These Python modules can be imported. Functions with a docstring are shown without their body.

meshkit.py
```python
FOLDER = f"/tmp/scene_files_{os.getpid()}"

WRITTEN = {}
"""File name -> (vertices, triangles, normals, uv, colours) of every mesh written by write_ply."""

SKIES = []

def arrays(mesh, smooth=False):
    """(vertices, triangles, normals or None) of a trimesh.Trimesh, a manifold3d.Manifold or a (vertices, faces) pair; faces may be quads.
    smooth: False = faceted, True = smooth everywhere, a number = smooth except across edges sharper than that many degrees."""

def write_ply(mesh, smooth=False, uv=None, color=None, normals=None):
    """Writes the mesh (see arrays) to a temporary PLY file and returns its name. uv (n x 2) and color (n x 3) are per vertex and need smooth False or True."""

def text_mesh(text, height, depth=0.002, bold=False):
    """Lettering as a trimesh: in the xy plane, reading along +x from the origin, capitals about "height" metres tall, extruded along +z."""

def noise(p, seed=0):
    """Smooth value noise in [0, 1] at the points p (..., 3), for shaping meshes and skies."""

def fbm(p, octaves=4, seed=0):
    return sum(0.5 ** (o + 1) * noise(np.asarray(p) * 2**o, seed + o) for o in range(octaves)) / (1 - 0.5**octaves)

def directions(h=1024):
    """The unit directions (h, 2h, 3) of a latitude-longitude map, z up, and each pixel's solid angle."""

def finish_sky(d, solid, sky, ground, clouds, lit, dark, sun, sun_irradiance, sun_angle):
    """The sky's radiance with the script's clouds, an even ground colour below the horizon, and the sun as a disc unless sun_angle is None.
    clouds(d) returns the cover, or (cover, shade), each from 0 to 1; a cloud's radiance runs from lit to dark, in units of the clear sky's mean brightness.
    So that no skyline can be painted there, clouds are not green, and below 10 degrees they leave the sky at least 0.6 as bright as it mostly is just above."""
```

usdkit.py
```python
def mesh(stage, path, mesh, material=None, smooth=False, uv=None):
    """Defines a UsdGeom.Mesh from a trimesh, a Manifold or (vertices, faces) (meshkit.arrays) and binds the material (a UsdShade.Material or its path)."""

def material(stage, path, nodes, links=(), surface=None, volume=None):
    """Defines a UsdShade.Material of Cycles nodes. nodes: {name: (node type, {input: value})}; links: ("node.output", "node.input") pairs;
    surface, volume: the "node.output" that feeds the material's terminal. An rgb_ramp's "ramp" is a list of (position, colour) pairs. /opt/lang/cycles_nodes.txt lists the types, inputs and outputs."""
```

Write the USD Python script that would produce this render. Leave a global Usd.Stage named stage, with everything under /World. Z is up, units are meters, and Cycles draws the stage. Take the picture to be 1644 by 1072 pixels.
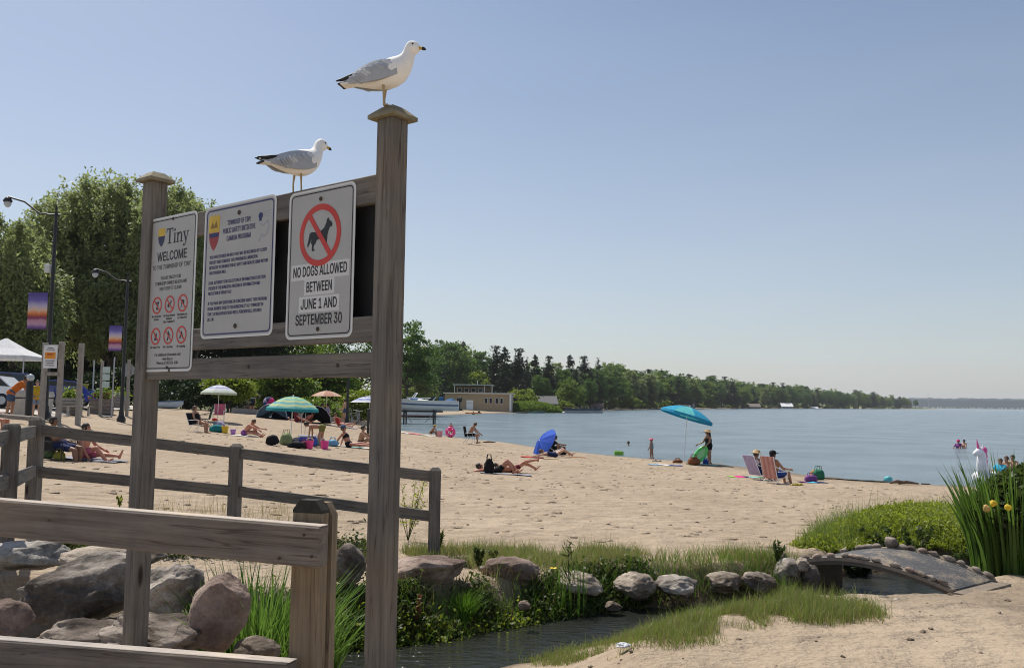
import math, random
import numpy as np
import trimesh, shapely
import shapely.geometry as sg
import manifold3d as m3
from scipy.interpolate import RBFInterpolator
from pxr import Usd, UsdGeom, UsdLux, UsdShade, Gf, Sdf, Vt
import usdkit, meshkit

stage = Usd.Stage.CreateInMemory()
UsdGeom.SetStageUpAxis(stage, 'Z'); UsdGeom.SetStageMetersPerUnit(stage, 1.0)
UsdGeom.Xform.Define(stage, '/World'); UsdGeom.Scope.Define(stage, '/World/Looks')

# ------------------------------------------------------------------ camera, sky, sun
EYE = np.array([0.0, 0.0, 3.0])            # 3 m above the lake, about 1.6 m above the path
FOC = 1400.0                               # focal length in pixels of the 1644 px wide photograph
PITCH, ROLL = math.radians(4.48), 0.0125
SUN_AZ, SUN_EL = math.radians(-38), math.radians(58)   # azimuth from +y towards +x
EXPOSURE = 0.27
_f = np.array([0, math.cos(PITCH), math.sin(PITCH)]); _r0 = np.array([1.0, 0, 0]); _u0 = np.array([0, -math.sin(PITCH), math.cos(PITCH)])
_r = math.cos(ROLL) * _r0 + math.sin(ROLL) * _u0; _u = -math.sin(ROLL) * _r0 + math.cos(ROLL) * _u0
cam = UsdGeom.Camera.Define(stage, '/World/camera')
cam.CreateHorizontalApertureAttr(36.0); cam.CreateFocalLengthAttr(36.0 * FOC / 1644.0)
cam.CreateClippingRangeAttr((0.05, 30000.0)); cam.CreateExposureAttr(EXPOSURE)
cam.AddTransformOp().Set(Gf.Matrix4d(*_r, 0, *_u, 0, *(-_f), 0, *EYE, 1))

usdkit.material(stage, '/World/Looks/sky_look', {
    'sky': ('sky_texture', {'sky_type': 'single_scattering', 'sun_disc': False, 'sun_elevation': SUN_EL, 'sun_rotation': SUN_AZ, 'altitude': 100.0, 'air_density': 1.0, 'aerosol_density': 1.3, 'ozone_density': 1.5}),
    'tc': ('texture_coordinate', {}), 'x': ('separate_xyz', {}), 'st': ('mapping', {'scale': (1.0, 1.0, 5.0)}), 'n': ('noise_texture', {'scale': 2.2, 'detail': 6.0, 'roughness': 0.55}), 'up': ('map_range', {'from_min': 0.0, 'from_max': 0.45, 'to_min': 0.46, 'to_max': 0.05, 'clamp': True}),
    'nr': ('map_range', {'from_min': 0.3, 'from_max': 0.7, 'to_min': 0.75, 'to_max': 1.1, 'clamp': True}), 'm': ('math', {'math_type': 'multiply'}), 'veil': ('mix_color', {'b': (6.9, 7.2, 7.8), 'use_clamp': False}),   # thin even summer cloud, denser towards the horizon
    'bg': ('background_shader', {'strength': 0.085})}, [('tc.generated', 'x.vector'), ('tc.generated', 'st.vector'), ('st.vector', 'n.vector'), ('x.z', 'up.value'), ('n.fac', 'nr.value'), ('up.result', 'm.value1'), ('nr.result', 'm.value2'), ('m.value', 'veil.fac'), ('sky.color', 'veil.a'), ('veil.result', 'bg.color')], surface='bg.background')
dome = UsdLux.DomeLight.Define(stage, '/World/sky')
UsdShade.MaterialBindingAPI.Apply(dome.GetPrim()).Bind(UsdShade.Material.Get(stage, '/World/Looks/sky_look'))
dome.GetPrim().SetCustomDataByKey('kind', 'structure'); dome.GetPrim().SetCustomDataByKey('label', 'clear pale blue summer sky above the lake')
sun = UsdLux.DistantLight.Define(stage, '/World/sunlight')
sun.CreateIntensityAttr(1.1); sun.CreateAngleAttr(0.53); sun.CreateColorAttr((1.0, 0.95, 0.87)); sun.CreateNormalizeAttr(True)
sun.AddRotateXYZOp().Set((90 - math.degrees(SUN_EL), 0, 180 - math.degrees(SUN_AZ)))

# ------------------------------------------------------------------ helpers
USED = {}
def unique(parent, name):
    k = (parent, name); n = USED.get(k, 0); USED[k] = n + 1
    return f'{parent}/{name}' if n == 0 else f'{parent}/{name}_{n:03d}'

def tag(p, label=None, cat=None, group=None, kind=None):
    p = p.GetPrim() if hasattr(p, 'GetPrim') else p
    for k, v in (('label', label), ('category', cat), ('group', group), ('kind', kind)):
        if v: p.SetCustomDataByKey(k, v)
    return p

def place(x, loc, rotz=0, scale=None):
    x.ClearXformOpOrder()
    x.AddTranslateOp().Set(Gf.Vec3d(*map(float, loc))); x.AddRotateZOp().Set(float(rotz))
    if scale is not None:
        s = (scale,) * 3 if np.ndim(scale) == 0 else scale
        x.AddScaleOp().Set(Gf.Vec3f(*map(float, s)))

def thing(name, label, cat, loc=(0, 0, 0), rotz=0, group=None, scale=None):
    x = UsdGeom.Xform.Define(stage, unique('/World', name)); place(x, loc, rotz, scale)
    tag(x, label, cat, group); return x.GetPath().pathString

def obj(parent, name, mesh, mat, smooth=False, label=None, kind=None, cat=None, group=None):
    parent = parent or '/World'
    m = usdkit.mesh(stage, unique(parent, name), mesh, mat, smooth)
    tag(m, label, cat, group, kind); return m.GetPath().pathString

def dup(src, name, label, loc, rotz=0, scale=None, group=None, cat=None):
    p = unique('/World', name)
    x = UsdGeom.Xform.Define(stage, p); x.GetPrim().GetReferences().AddInternalReference(src); x.GetPrim().SetInstanceable(True)
    place(x, loc, rotz, scale)
    tag(x, label, cat or stage.GetPrimAtPath(src).GetCustomDataByKey('category'), group); return p

class B:
    """collects pieces of one mesh"""
    def __init__(s): s.v, s.f, s.n = [], [], 0
    def add(s, v, f=None):
        if f is None:
            if hasattr(v, 'to_mesh'):
                q = v.to_mesh(); v, f = q.vert_properties[:, :3], q.tri_verts
            elif hasattr(v, 'vertices'): v, f = v.vertices, v.faces
            else: v, f = v
        v = np.asarray(v, float); f = np.asarray(f, int)
        if len(f) == 0: return s
        if f.shape[1] == 4: f = np.vstack([f[:, [0, 1, 2]], f[:, [0, 2, 3]]])
        s.v.append(v); s.f.append(f + s.n); s.n += len(v); return s
    def box(s, c, size, bev=0.0, rot=None):
        return s.add(box(c, size, bev, rot))
    def tube(s, pts, r, sides=8): return s.add(tube(pts, r, sides))
    def get(s): return np.vstack(s.v), np.vstack(s.f)

def rotm(rx=0, ry=0, rz=0):
    return trimesh.transformations.euler_matrix(math.radians(rx), math.radians(ry), math.radians(rz))[:3, :3]

_BOX = np.array([[x, y, z] for x in (-1, 1) for y in (-1, 1) for z in (-1, 1)], float)
def box(c, size, bev=0.0, rot=None):
    h = np.asarray(size, float) / 2
    if bev <= 0:
        v = _BOX * h; f = trimesh.creation.box().faces
        t = trimesh.creation.box((2 * h[0], 2 * h[1], 2 * h[2])); v, f = np.array(t.vertices), np.array(t.faces)
    else:
        b = min(bev, *(h * 0.9)); p = []
        for k in range(3):
            e = h.copy() - b; e[k] += b; p.append(_BOX * e)
        t = trimesh.convex.convex_hull(np.vstack(p)); v, f = np.array(t.vertices), np.array(t.faces)
    if rot is not None: v = v @ np.asarray(rot).T
    return v + np.asarray(c, float), f

def tube(pts, r, sides=8, cap=True):
    p = np.asarray(pts, float); n = len(p); r = np.broadcast_to(np.asarray(r, float), (n,))
    t = np.gradient(p, axis=0); t /= np.linalg.norm(t, axis=1, keepdims=True) + 1e-12
    ref = np.array([0, 0, 1.0]) if abs(t[:, 2]).mean() < 0.8 else np.array([1.0, 0, 0])
    a = np.cross(t, ref); a /= np.linalg.norm(a, axis=1, keepdims=True) + 1e-12; b = np.cross(t, a)
    g = np.arange(sides) * 2 * np.pi / sides
    v = (p[:, None] + r[:, None, None] * (np.cos(g)[None, :, None] * a[:, None] + np.sin(g)[None, :, None] * b[:, None])).reshape(-1, 3)
    i, j = np.meshgrid(np.arange(n - 1), np.arange(sides), indexing='ij')
    q = np.stack([i * sides + j, i * sides + (j + 1) % sides, (i + 1) * sides + (j + 1) % sides, (i + 1) * sides + j], -1).reshape(-1, 4)
    f = np.vstack([q[:, [0, 2, 1]], q[:, [0, 3, 2]]])
    if cap:
        k = np.arange(1, sides - 1)
        f = np.vstack([f, np.stack([0 * k, k, k + 1], 1), np.stack([0 * k + (n - 1) * sides, (n - 1) * sides + k + 1, (n - 1) * sides + k], 1)])
    return v, f

def lathe(prof, sides=16, z0=0.0, c=(0, 0, 0)):
    """prof: (radius, z) from bottom to top"""
    p = np.asarray(prof, float); n = len(p); g = np.arange(sides) * 2 * np.pi / sides
    v = np.stack([p[:, None, 0] * np.cos(g), p[:, None, 0] * np.sin(g), np.broadcast_to(p[:, None, 1], (n, sides))], -1).reshape(-1, 3)
    i, j = np.meshgrid(np.arange(n - 1), np.arange(sides), indexing='ij')
    q = np.stack([i * sides + j, i * sides + (j + 1) % sides, (i + 1) * sides + (j + 1) % sides, (i + 1) * sides + j], -1).reshape(-1, 4)
    k = np.arange(1, sides - 1)
    f = np.vstack([q[:, [0, 1, 2]], q[:, [0, 2, 3]], np.stack([0 * k, k + 1, k], 1), np.stack([0 * k + (n - 1) * sides, (n - 1) * sides + k, (n - 1) * sides + k + 1], 1)])
    return v + np.asarray(c, float), f

def extrude(poly, d):
    """shapely polygon(s) -> trimesh extruded along +z"""
    gs = [g for g in getattr(poly, 'geoms', [poly]) if g.area > 1e-9]
    return trimesh.util.concatenate([trimesh.creation.extrude_polygon(g, d, engine='earcut') for g in gs])

def upright(mesh, y=0.0):
    """from the xy plane (z towards the viewer) to the xz plane facing -y"""
    v, f = np.array(mesh.vertices), np.array(mesh.faces)
    return np.stack([v[:, 0], y - v[:, 2], v[:, 1]], 1), f

def ball(c, r, sub=2, scale=(1, 1, 1)):
    t = trimesh.creation.icosphere(subdivisions=sub, radius=1.0)
    return np.array(t.vertices) * np.asarray(scale) * r + np.asarray(c, float), np.array(t.faces)

def loft(sections):
    """closed rings of equal length -> capped surface"""
    s = np.asarray(sections, float); n, m = s.shape[:2]; v = s.reshape(-1, 3)
    i, j = np.meshgrid(np.arange(n - 1), np.arange(m), indexing='ij')
    q = np.stack([i * m + j, i * m + (j + 1) % m, (i + 1) * m + (j + 1) % m, (i + 1) * m + j], -1).reshape(-1, 4)
    v = np.vstack([v, s[0].mean(0), s[-1].mean(0)]); k = np.arange(m)
    f = np.vstack([q[:, [0, 1, 2]], q[:, [0, 2, 3]], np.stack([0 * k + n * m, (k + 1) % m, k], 1), np.stack([0 * k + n * m + 1, (n - 1) * m + k, (n - 1) * m + (k + 1) % m], 1)])
    return v, f

# ------------------------------------------------------------------ pixels of the photograph -> places in the world
def ray(px, py):
    d = _f * FOC + _r * (px - 822.0) - _u * (py - 536.0)
    return d / d[1]                                   # one metre of depth (y) per unit
def at(px, py, depth): return EYE + ray(px, py) * depth
def on(px, py, z):
    d = ray(px, py); return EYE + d * ((z - EYE[2]) / d[2])

# ------------------------------------------------------------------ materials
LOOK = {}
def look(name, nodes, links, surface, volume=None):
    if name not in LOOK:
        LOOK[name] = usdkit.material(stage, f'/World/Looks/{name}', nodes, links, surface=surface, volume=volume)
    return LOOK[name]

def plain(name, col, rough=0.6, var=0.18, scale=6.0, bump=0.0, metallic=0.0, spec=0.4, coat=0.0):
    c = np.asarray(col, float)
    n = {'tc': ('texture_coordinate', {}), 'n': ('noise_texture', {'scale': scale, 'detail': 5.0, 'roughness': 0.6}),
         'r': ('rgb_ramp', {'ramp': [(0.25, tuple(c * (1 - var))), (0.75, tuple(np.minimum(c * (1 + var), 0.95)))]}),
         'p': ('principled_bsdf', {'roughness': rough, 'metallic': metallic, 'specular_ior_level': spec, 'coat_weight': coat})}
    l = [('tc.object', 'n.vector'), ('n.fac', 'r.fac'), ('r.color', 'p.base_color')]
    if bump:
        n['b'] = ('bump', {'strength': 0.6, 'distance': bump}); l += [('n.fac', 'b.height'), ('b.normal', 'p.normal')]
    return look(name, n, l, 'p.BSDF')

def cloth(name, col, trans=0.25, var=0.12):
    c = np.asarray(col, float)
    return look(name, {'tc': ('texture_coordinate', {}), 'n': ('noise_texture', {'scale': 9.0, 'detail': 3.0}),
        'r': ('rgb_ramp', {'ramp': [(0.3, tuple(c * (1 - var))), (0.7, tuple(np.minimum(c * (1 + var), 0.9)))]}),
        'd': ('principled_bsdf', {'roughness': 0.8, 'specular_ior_level': 0.2}), 't': ('translucent_bsdf', {}), 'm': ('mix_closure', {'fac': trans})},
        [('tc.object', 'n.vector'), ('n.fac', 'r.fac'), ('r.color', 'd.base_color'), ('r.color', 't.color'), ('d.BSDF', 'm.closure1'), ('t.BSDF', 'm.closure2')], 'm.closure')

def leafy(name, c0, c1, c2=None, trans=0.3, rough=0.5):
    """each leaf (mesh island) takes its own tone"""
    stops = [(0.0, c0), (0.6, c1), (1.0, c2 or c1)]
    return look(name, {'g': ('geometry', {}), 'r': ('rgb_ramp', {'ramp': stops}), 'd': ('principled_bsdf', {'roughness': rough, 'specular_ior_level': 0.3}),
        'h': ('hsv', {'value': 1.7, 'saturation': 1.05}), 't': ('translucent_bsdf', {}), 'm': ('mix_closure', {'fac': trans})},
        [('g.random_per_island', 'r.fac'), ('r.color', 'd.base_color'), ('r.color', 'h.color'), ('h.color', 't.color'), ('d.BSDF', 'm.closure1'), ('t.BSDF', 'm.closure2')], 'm.closure')

def wood(name, axis, dark, light, knots=True, green=0.0):
    """weathered timber, grain along the given local axis"""
    sc = {'x': (1.2, 26, 26), 'z': (26, 26, 1.2)}[axis]
    kn = {'x': (2.2, 9, 9), 'z': (9, 9, 2.2)}[axis]
    ck = {'x': (0.9, 30, 30), 'z': (30, 30, 0.9)}[axis]
    mid = tuple((np.array(dark) + np.array(light)) / 2)
    n = {'tc': ('texture_coordinate', {}), 'oi': ('object_info', {}), 'off': ('vector_math', {'math_type': 'add'}), 'm': ('mapping', {'scale': sc}),
         'n': ('noise_texture', {'scale': 1.6, 'detail': 7.0, 'roughness': 0.65, 'distortion': 0.4}),
         'r': ('rgb_ramp', {'ramp': [(0.28, dark), (0.5, mid), (0.74, light)]}),
         'w': ('noise_texture', {'scale': 2.1, 'detail': 4.0, 'roughness': 0.6}),
         'wr': ('rgb_ramp', {'ramp': [(0.3, (0.62, 0.63, 0.66)), (0.55, (1.0, 0.97, 0.92)), (0.8, (1.2, 1.0, 0.78))]}),
         'mx': ('mix_color', {'blend_type': 'multiply', 'fac': 0.85, 'use_clamp': False}),
         'mk': ('mapping', {'scale': kn}), 'v': ('voronoi_texture', {'scale': 0.55, 'randomness': 1.0}),
         'kr': ('rgb_ramp', {'ramp': [(0.0, (0.12, 0.1, 0.09)), (0.055, (0.25, 0.2, 0.17)), (0.1, (1, 1, 1))]}),
         'mx2': ('mix_color', {'blend_type': 'multiply', 'fac': 1.0 if knots else 0.0, 'use_clamp': False}),
         'mc': ('mapping', {'scale': ck}), 'nc': ('noise_texture', {'scale': 1.0, 'detail': 2.0, 'roughness': 0.5}), 'cr': ('rgb_ramp', {'ramp': [(0.485, (1, 1, 1)), (0.5, (0.28, 0.25, 0.23)), (0.515, (1, 1, 1))]}), 'mx3': ('mix_color', {'blend_type': 'multiply', 'fac': 0.75, 'use_clamp': False}),
         'b': ('bump', {'strength': 0.8, 'distance': 0.006}), 'p': ('principled_bsdf', {'roughness': 0.78, 'specular_ior_level': 0.25})}
    l = [('oi.random', 'off.vector2'), ('tc.object', 'off.vector1'), ('off.vector', 'm.vector'), ('m.vector', 'n.vector'), ('n.fac', 'r.fac'), ('off.vector', 'w.vector'), ('w.fac', 'wr.fac'), ('r.color', 'mx.a'), ('wr.color', 'mx.b'),
         ('off.vector', 'mk.vector'), ('mk.vector', 'v.vector'), ('v.distance', 'kr.fac'), ('mx.result', 'mx2.a'), ('kr.color', 'mx2.b'), ('off.vector', 'mc.vector'), ('mc.vector', 'nc.vector'), ('nc.fac', 'cr.fac'), ('mx2.result', 'mx3.a'), ('cr.color', 'mx3.b'), ('mx3.result', 'p.base_color'), ('n.fac', 'b.height'), ('b.normal', 'p.normal')]
    return look(name, n, l, 'p.BSDF')

WOOD_V = wood('weathered_post_wood', 'z', (0.095, 0.083, 0.071), (0.215, 0.194, 0.170))
WOOD_H = wood('weathered_rail_wood', 'x', (0.095, 0.084, 0.072), (0.215, 0.195, 0.171))
WOOD_NV = wood('near_post_wood', 'z', (0.15, 0.11, 0.068), (0.30, 0.235, 0.16))
WOOD_NH = wood('near_rail_wood', 'x', (0.112, 0.091, 0.076), (0.235, 0.203, 0.176))
WOOD_CAP = plain('mossy_cap_wood', (0.22, 0.19, 0.12), 0.85, 0.4, 14, 0.003)
WOOD_GREY = plain('grey_timber', (0.26, 0.235, 0.205), 0.85, 0.25, 7, 0.004)
STEEL = plain('dull_steel', (0.35, 0.36, 0.38), 0.4, 0.1, 20, 0, 0.8)
BLACK_METAL = plain('black_metal', (0.012, 0.012, 0.014), 0.45, 0.1)
WHITE_PAINT = plain('white_paint', (0.75, 0.75, 0.74), 0.5, 0.05)
# ------------------------------------------------------------------ the ground, the lake and the creek
SHORE = [(-9.3, 75.8), (-5.5, 71.5), (-1, 67), (3.1, 56.5), (5.8, 51.2), (8.0, 48.0), (10.5, 45.6), (11.4, 43.0), (13.2, 38.4), (14.8, 35.8), (17.7, 34.0), (24, 30.5), (40, 25), (90, 12), (400, -90), (6000, -1500)]
COAST = [(-9.3, 75.8), (-12.5, 88), (-16.5, 118), (-19, 140), (-19, 165), (-17, 185), (-12, 205), (-4, 238), (3, 254), (18, 300), (44, 392), (62, 445), (89, 525), (120, 585), (150, 660), (213, 790), (300, 960), (420, 1170), (560, 1390), (720, 1600), (790, 1650), (850, 1700), (860, 1800), (700, 2300), (1400, 4300), (2600, 4450), (4200, 4700), (9000, 4000)]
LAKE = sg.Polygon(COAST[::-1] + SHORE[1:] + [])
shapely.prepare(LAKE); LAKE_EDGE = LAKE.exterior
CTRL = np.array([(x, y, 0.0) for x, y in SHORE[:13]] + [
    (0, 0, 1.42), (3, 3.5, 1.32), (-3, 2.5, 1.42), (1.5, 5.9, 1.22), (4.2, 6.2, 1.22), (6, 8.6, 1.02), (5.2, 9.9, 0.98), (3.4, 10.7, 1.12), (-0.9, 10.5, 1.15), (-3.4, 11, 1.34), (-5.45, 10, 1.67), (-5.2, 7.9, 1.66),
    (-2.3, 5.3, 1.36), (-2.0, 6.6, 1.25), (1.2, 11.6, 1.1), (7.5, 13, 0.85), (-4.4, 6.2, 1.45), (-0.4, 30, 0.6), (5, 20, 0.7), (9, 24, 0.5), (-11.2, 21.5, 1.45), (-4.5, 22, 1.15), (-14.7, 41, 1.46), (-9, 37, 1.22), (-6.2, 35.7, 1.08), (-15.8, 30, 2.06),
    (-21.5, 45, 2.2), (-19.5, 34, 2.27), (-14, 57, 1.75), (-25, 60, 2.35), (-45, 70, 2.6), (-60, 20, 2.8), (-12, 66, 1.2), (-3, 58, 0.45), (-25, 4, 2.0), (0, -25, 1.7), (-40, -20, 2.4), (30, -10, 1.2), (14, 14, 0.6), (20, 24, 0.3), (30, 12, 0.5), (-20, 78, 1.6),
    (60, 60, -3), (20, 60, -1.6), (30, 40, -1.2), (5, 75, -1.0)], float)
_rbf = RBFInterpolator(CTRL[:, :2], CTRL[:, 2], kernel='thin_plate_spline', smoothing=0.02)
CREEK = np.array([(-9, 4.2, 0.86), (-4.6, 5.9, 0.80), (-1.5, 7.55, 0.75), (-0.46, 8.0, 0.75), (0.75, 8.95, 0.75), (1.56, 9.45, 0.75), (2.6, 9.72, 0.75), (3.6, 9.85, 0.75), (4.3, 10.35, 0.74), (4.95, 11.4, 0.72), (6.3, 12.3, 0.68), (9.2, 14, 0.6), (14, 18, 0.45), (22, 28.5, 0.1), (25, 34, -0.2)], float)
CREEK_W = np.array([0.4, 0.4, 0.35, 0.35, 0.35, 0.28, 0.21, 0.30, 0.5, 0.5, 0.5, 0.45, 0.4, 0.4, 0.4])

def creek_at(x, y):
    """distance to the creek's middle, its water level and half width there"""
    p = np.stack([x, y], -1); best = np.full(x.shape, 1e9); lev = np.zeros(x.shape); wid = np.zeros(x.shape); side = np.zeros(x.shape)
    for a, b, wa, wb in zip(CREEK[:-1], CREEK[1:], CREEK_W[:-1], CREEK_W[1:]):
        d = b[:2] - a[:2]; t = np.clip(((p - a[:2]) @ d) / (d @ d), 0, 1)
        q = np.hypot(p[..., 0] - a[0] - t * d[0], p[..., 1] - a[1] - t * d[1]); k = q < best
        best = np.where(k, q, best); lev = np.where(k, a[2] + t * (b[2] - a[2]), lev); wid = np.where(k, wa + t * (wb - wa), wid)
        side = np.where(k, d[0] * (p[..., 1] - a[1]) - d[1] * (p[..., 0] - a[0]), side)
    creek_at.side = side
    return best, lev, wid

def smooth(a, b, x): t = np.clip((x - a) / (b - a), 0, 1); return t * t * (3 - 2 * t)

def ground(x, y, fine=True):
    x, y = np.atleast_1d(np.asarray(x, float)), np.atleast_1d(np.asarray(y, float))
    shp = x.shape; x, y = x.ravel(), y.ravel()
    pts = shapely.points(x, y); inside = shapely.contains(LAKE, pts); dist = shapely.distance(LAKE_EDGE, pts)
    near = np.zeros(len(x)); k = (y < 130) & (np.abs(x) < 130)
    if k.any(): near[k] = _rbf(np.stack([x[k], y[k]], 1))
    bluff = 0.03 * np.minimum(dist, 10) + 0.07 * np.clip(dist - 10, 0, 40) + 0.05 * np.clip(dist - 50, 0, 140) * smooth(150, 300, y)
    far = np.where(y > 170, bluff, np.minimum(bluff, 2.6))
    w = np.maximum(smooth(62, 100, y), smooth(60, 110, np.abs(x)))
    z = near * (1 - w) + far * w
    z = np.where(inside, np.minimum(z, -0.03 - 0.05 * np.minimum(dist, 60)), np.maximum(z, 0.035 * np.minimum(dist, 4)))
    k = (y < 45) & (np.abs(x) < 40)
    if k.any():
        d, lev, wid = creek_at(x[k], y[k])
        slope = np.where(creek_at.side > 0, 0.95, 0.20 + 0.20 * smooth(0.4, 1.4, x[k]) + 0.55 * smooth(2.3, 3.6, x[k]) + 0.75 * smooth(-1.6, -2.6, x[k]))
        bank = lev - 0.16 + np.minimum(np.maximum(0, d - wid), .18) * 0.9 + np.maximum(0, d - wid - .18) * slope + 0.1 * np.maximum(0, d - wid) ** 2 * (slope > .5)
        if fine: bank = bank + np.where(slope > .5, .16, .05) * (meshkit.fbm(np.stack([x[k] * 1.7, y[k] * 1.7, 0 * x[k]], -1), 3, 5) - 0.5) * smooth(0.0, 0.3, d - wid + 0.15)
        z[k] = np.minimum(z[k], bank)
    if fine:
        k = (y < 120) & (np.abs(x) < 80) & ~inside
        if k.any():
            q = np.stack([x[k], y[k], 0 * x[k]], -1)
            z[k] += (0.05 * (meshkit.fbm(q * 0.9, 3, 1) - 0.5) + 0.035 * (meshkit.fbm(q * 3.3, 2, 2) - 0.5)) * smooth(0, 2, dist[k])
    return z.reshape(shp)

def gz(x, y): return float(ground(x, y)[0])
def gp(px, py, lift=0.0):
    """where the sight line through a pixel of the photograph meets the ground"""
    d = ray(px, py); t = np.geomspace(2.5, 900, 500)
    for _ in range(2):
        p = EYE + d * t[:, None]; under = p[:, 2] < np.maximum(ground(p[:, 0], p[:, 1]), -0.0)
        i = int(np.argmax(under)) if under.any() else len(t) - 1
        t = np.linspace(t[max(i - 1, 0)], t[i], 40)
    p = EYE + d * t[-1]; return np.array([p[0], p[1], max(gz(p[0], p[1]), 0.0) + lift])
def gd(px, depth):
    """on the ground at a depth, in the direction of a pixel column"""
    z = 1.0
    for _ in range(4):
        x = at(px, 645 + (3 - z) * FOC / depth, depth)[0]; z = gz(x, depth)
    return np.array([x, depth, z])

def axis_steps(lo, a, b, hi, step, grow):
    mid = list(np.arange(a, b, step)); out, s, x = [], step, a
    while x > lo: s *= grow; x -= s; out.append(x)
    up, s, x = [], step, b
    while x < hi: s *= grow; up.append(x); x += s
    return np.array(out[::-1] + mid + up + [x])
gx = axis_steps(-2500, -8, 9, 9000, 0.13, 1.055); gy = axis_steps(-120, 3.5, 15, 5400, 0.11, 1.036)
GX, GY = np.meshgrid(gx, gy, indexing='ij'); GZ = ground(GX, GY)
i, j = np.meshgrid(np.arange(len(gx) - 1), np.arange(len(gy) - 1), indexing='ij'); n = len(gy)
q = np.stack([i * n + j, (i + 1) * n + j, (i + 1) * n + j + 1, i * n + j + 1], -1).reshape(-1, 4)

def ground_cover(x, y):
    """(grass, mud) cover of the soil in the near field: a primvar that the ground's look mixes by"""
    d, lev, wid = creek_at(x, y); nz = meshkit.fbm(np.stack([x * 1.3, y * 1.3, 0 * x], -1), 4, 9)
    fade = smooth(5.2, 3.6, x - 0.0) if False else 1.0
    mud = smooth(0.75, 0.25, (d - wid) * np.where(creek_at.side > 0, 1, 2.2) + 0.5 * (nz - 0.5)) * (y < 40)
    mud = np.maximum(mud, 0.42 * smooth(1.9, .5, np.hypot((x - 5.6) * .75, y - 8.9) + 1.6 * (nz - .5)))
    return mud
mud = ground_cover(GX.ravel(), GY.ravel())
far_land = smooth(85, 150, GY.ravel() + 0.0) * smooth(9, 20, shapely.distance(LAKE_EDGE, shapely.points(GX.ravel(), GY.ravel())))

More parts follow.
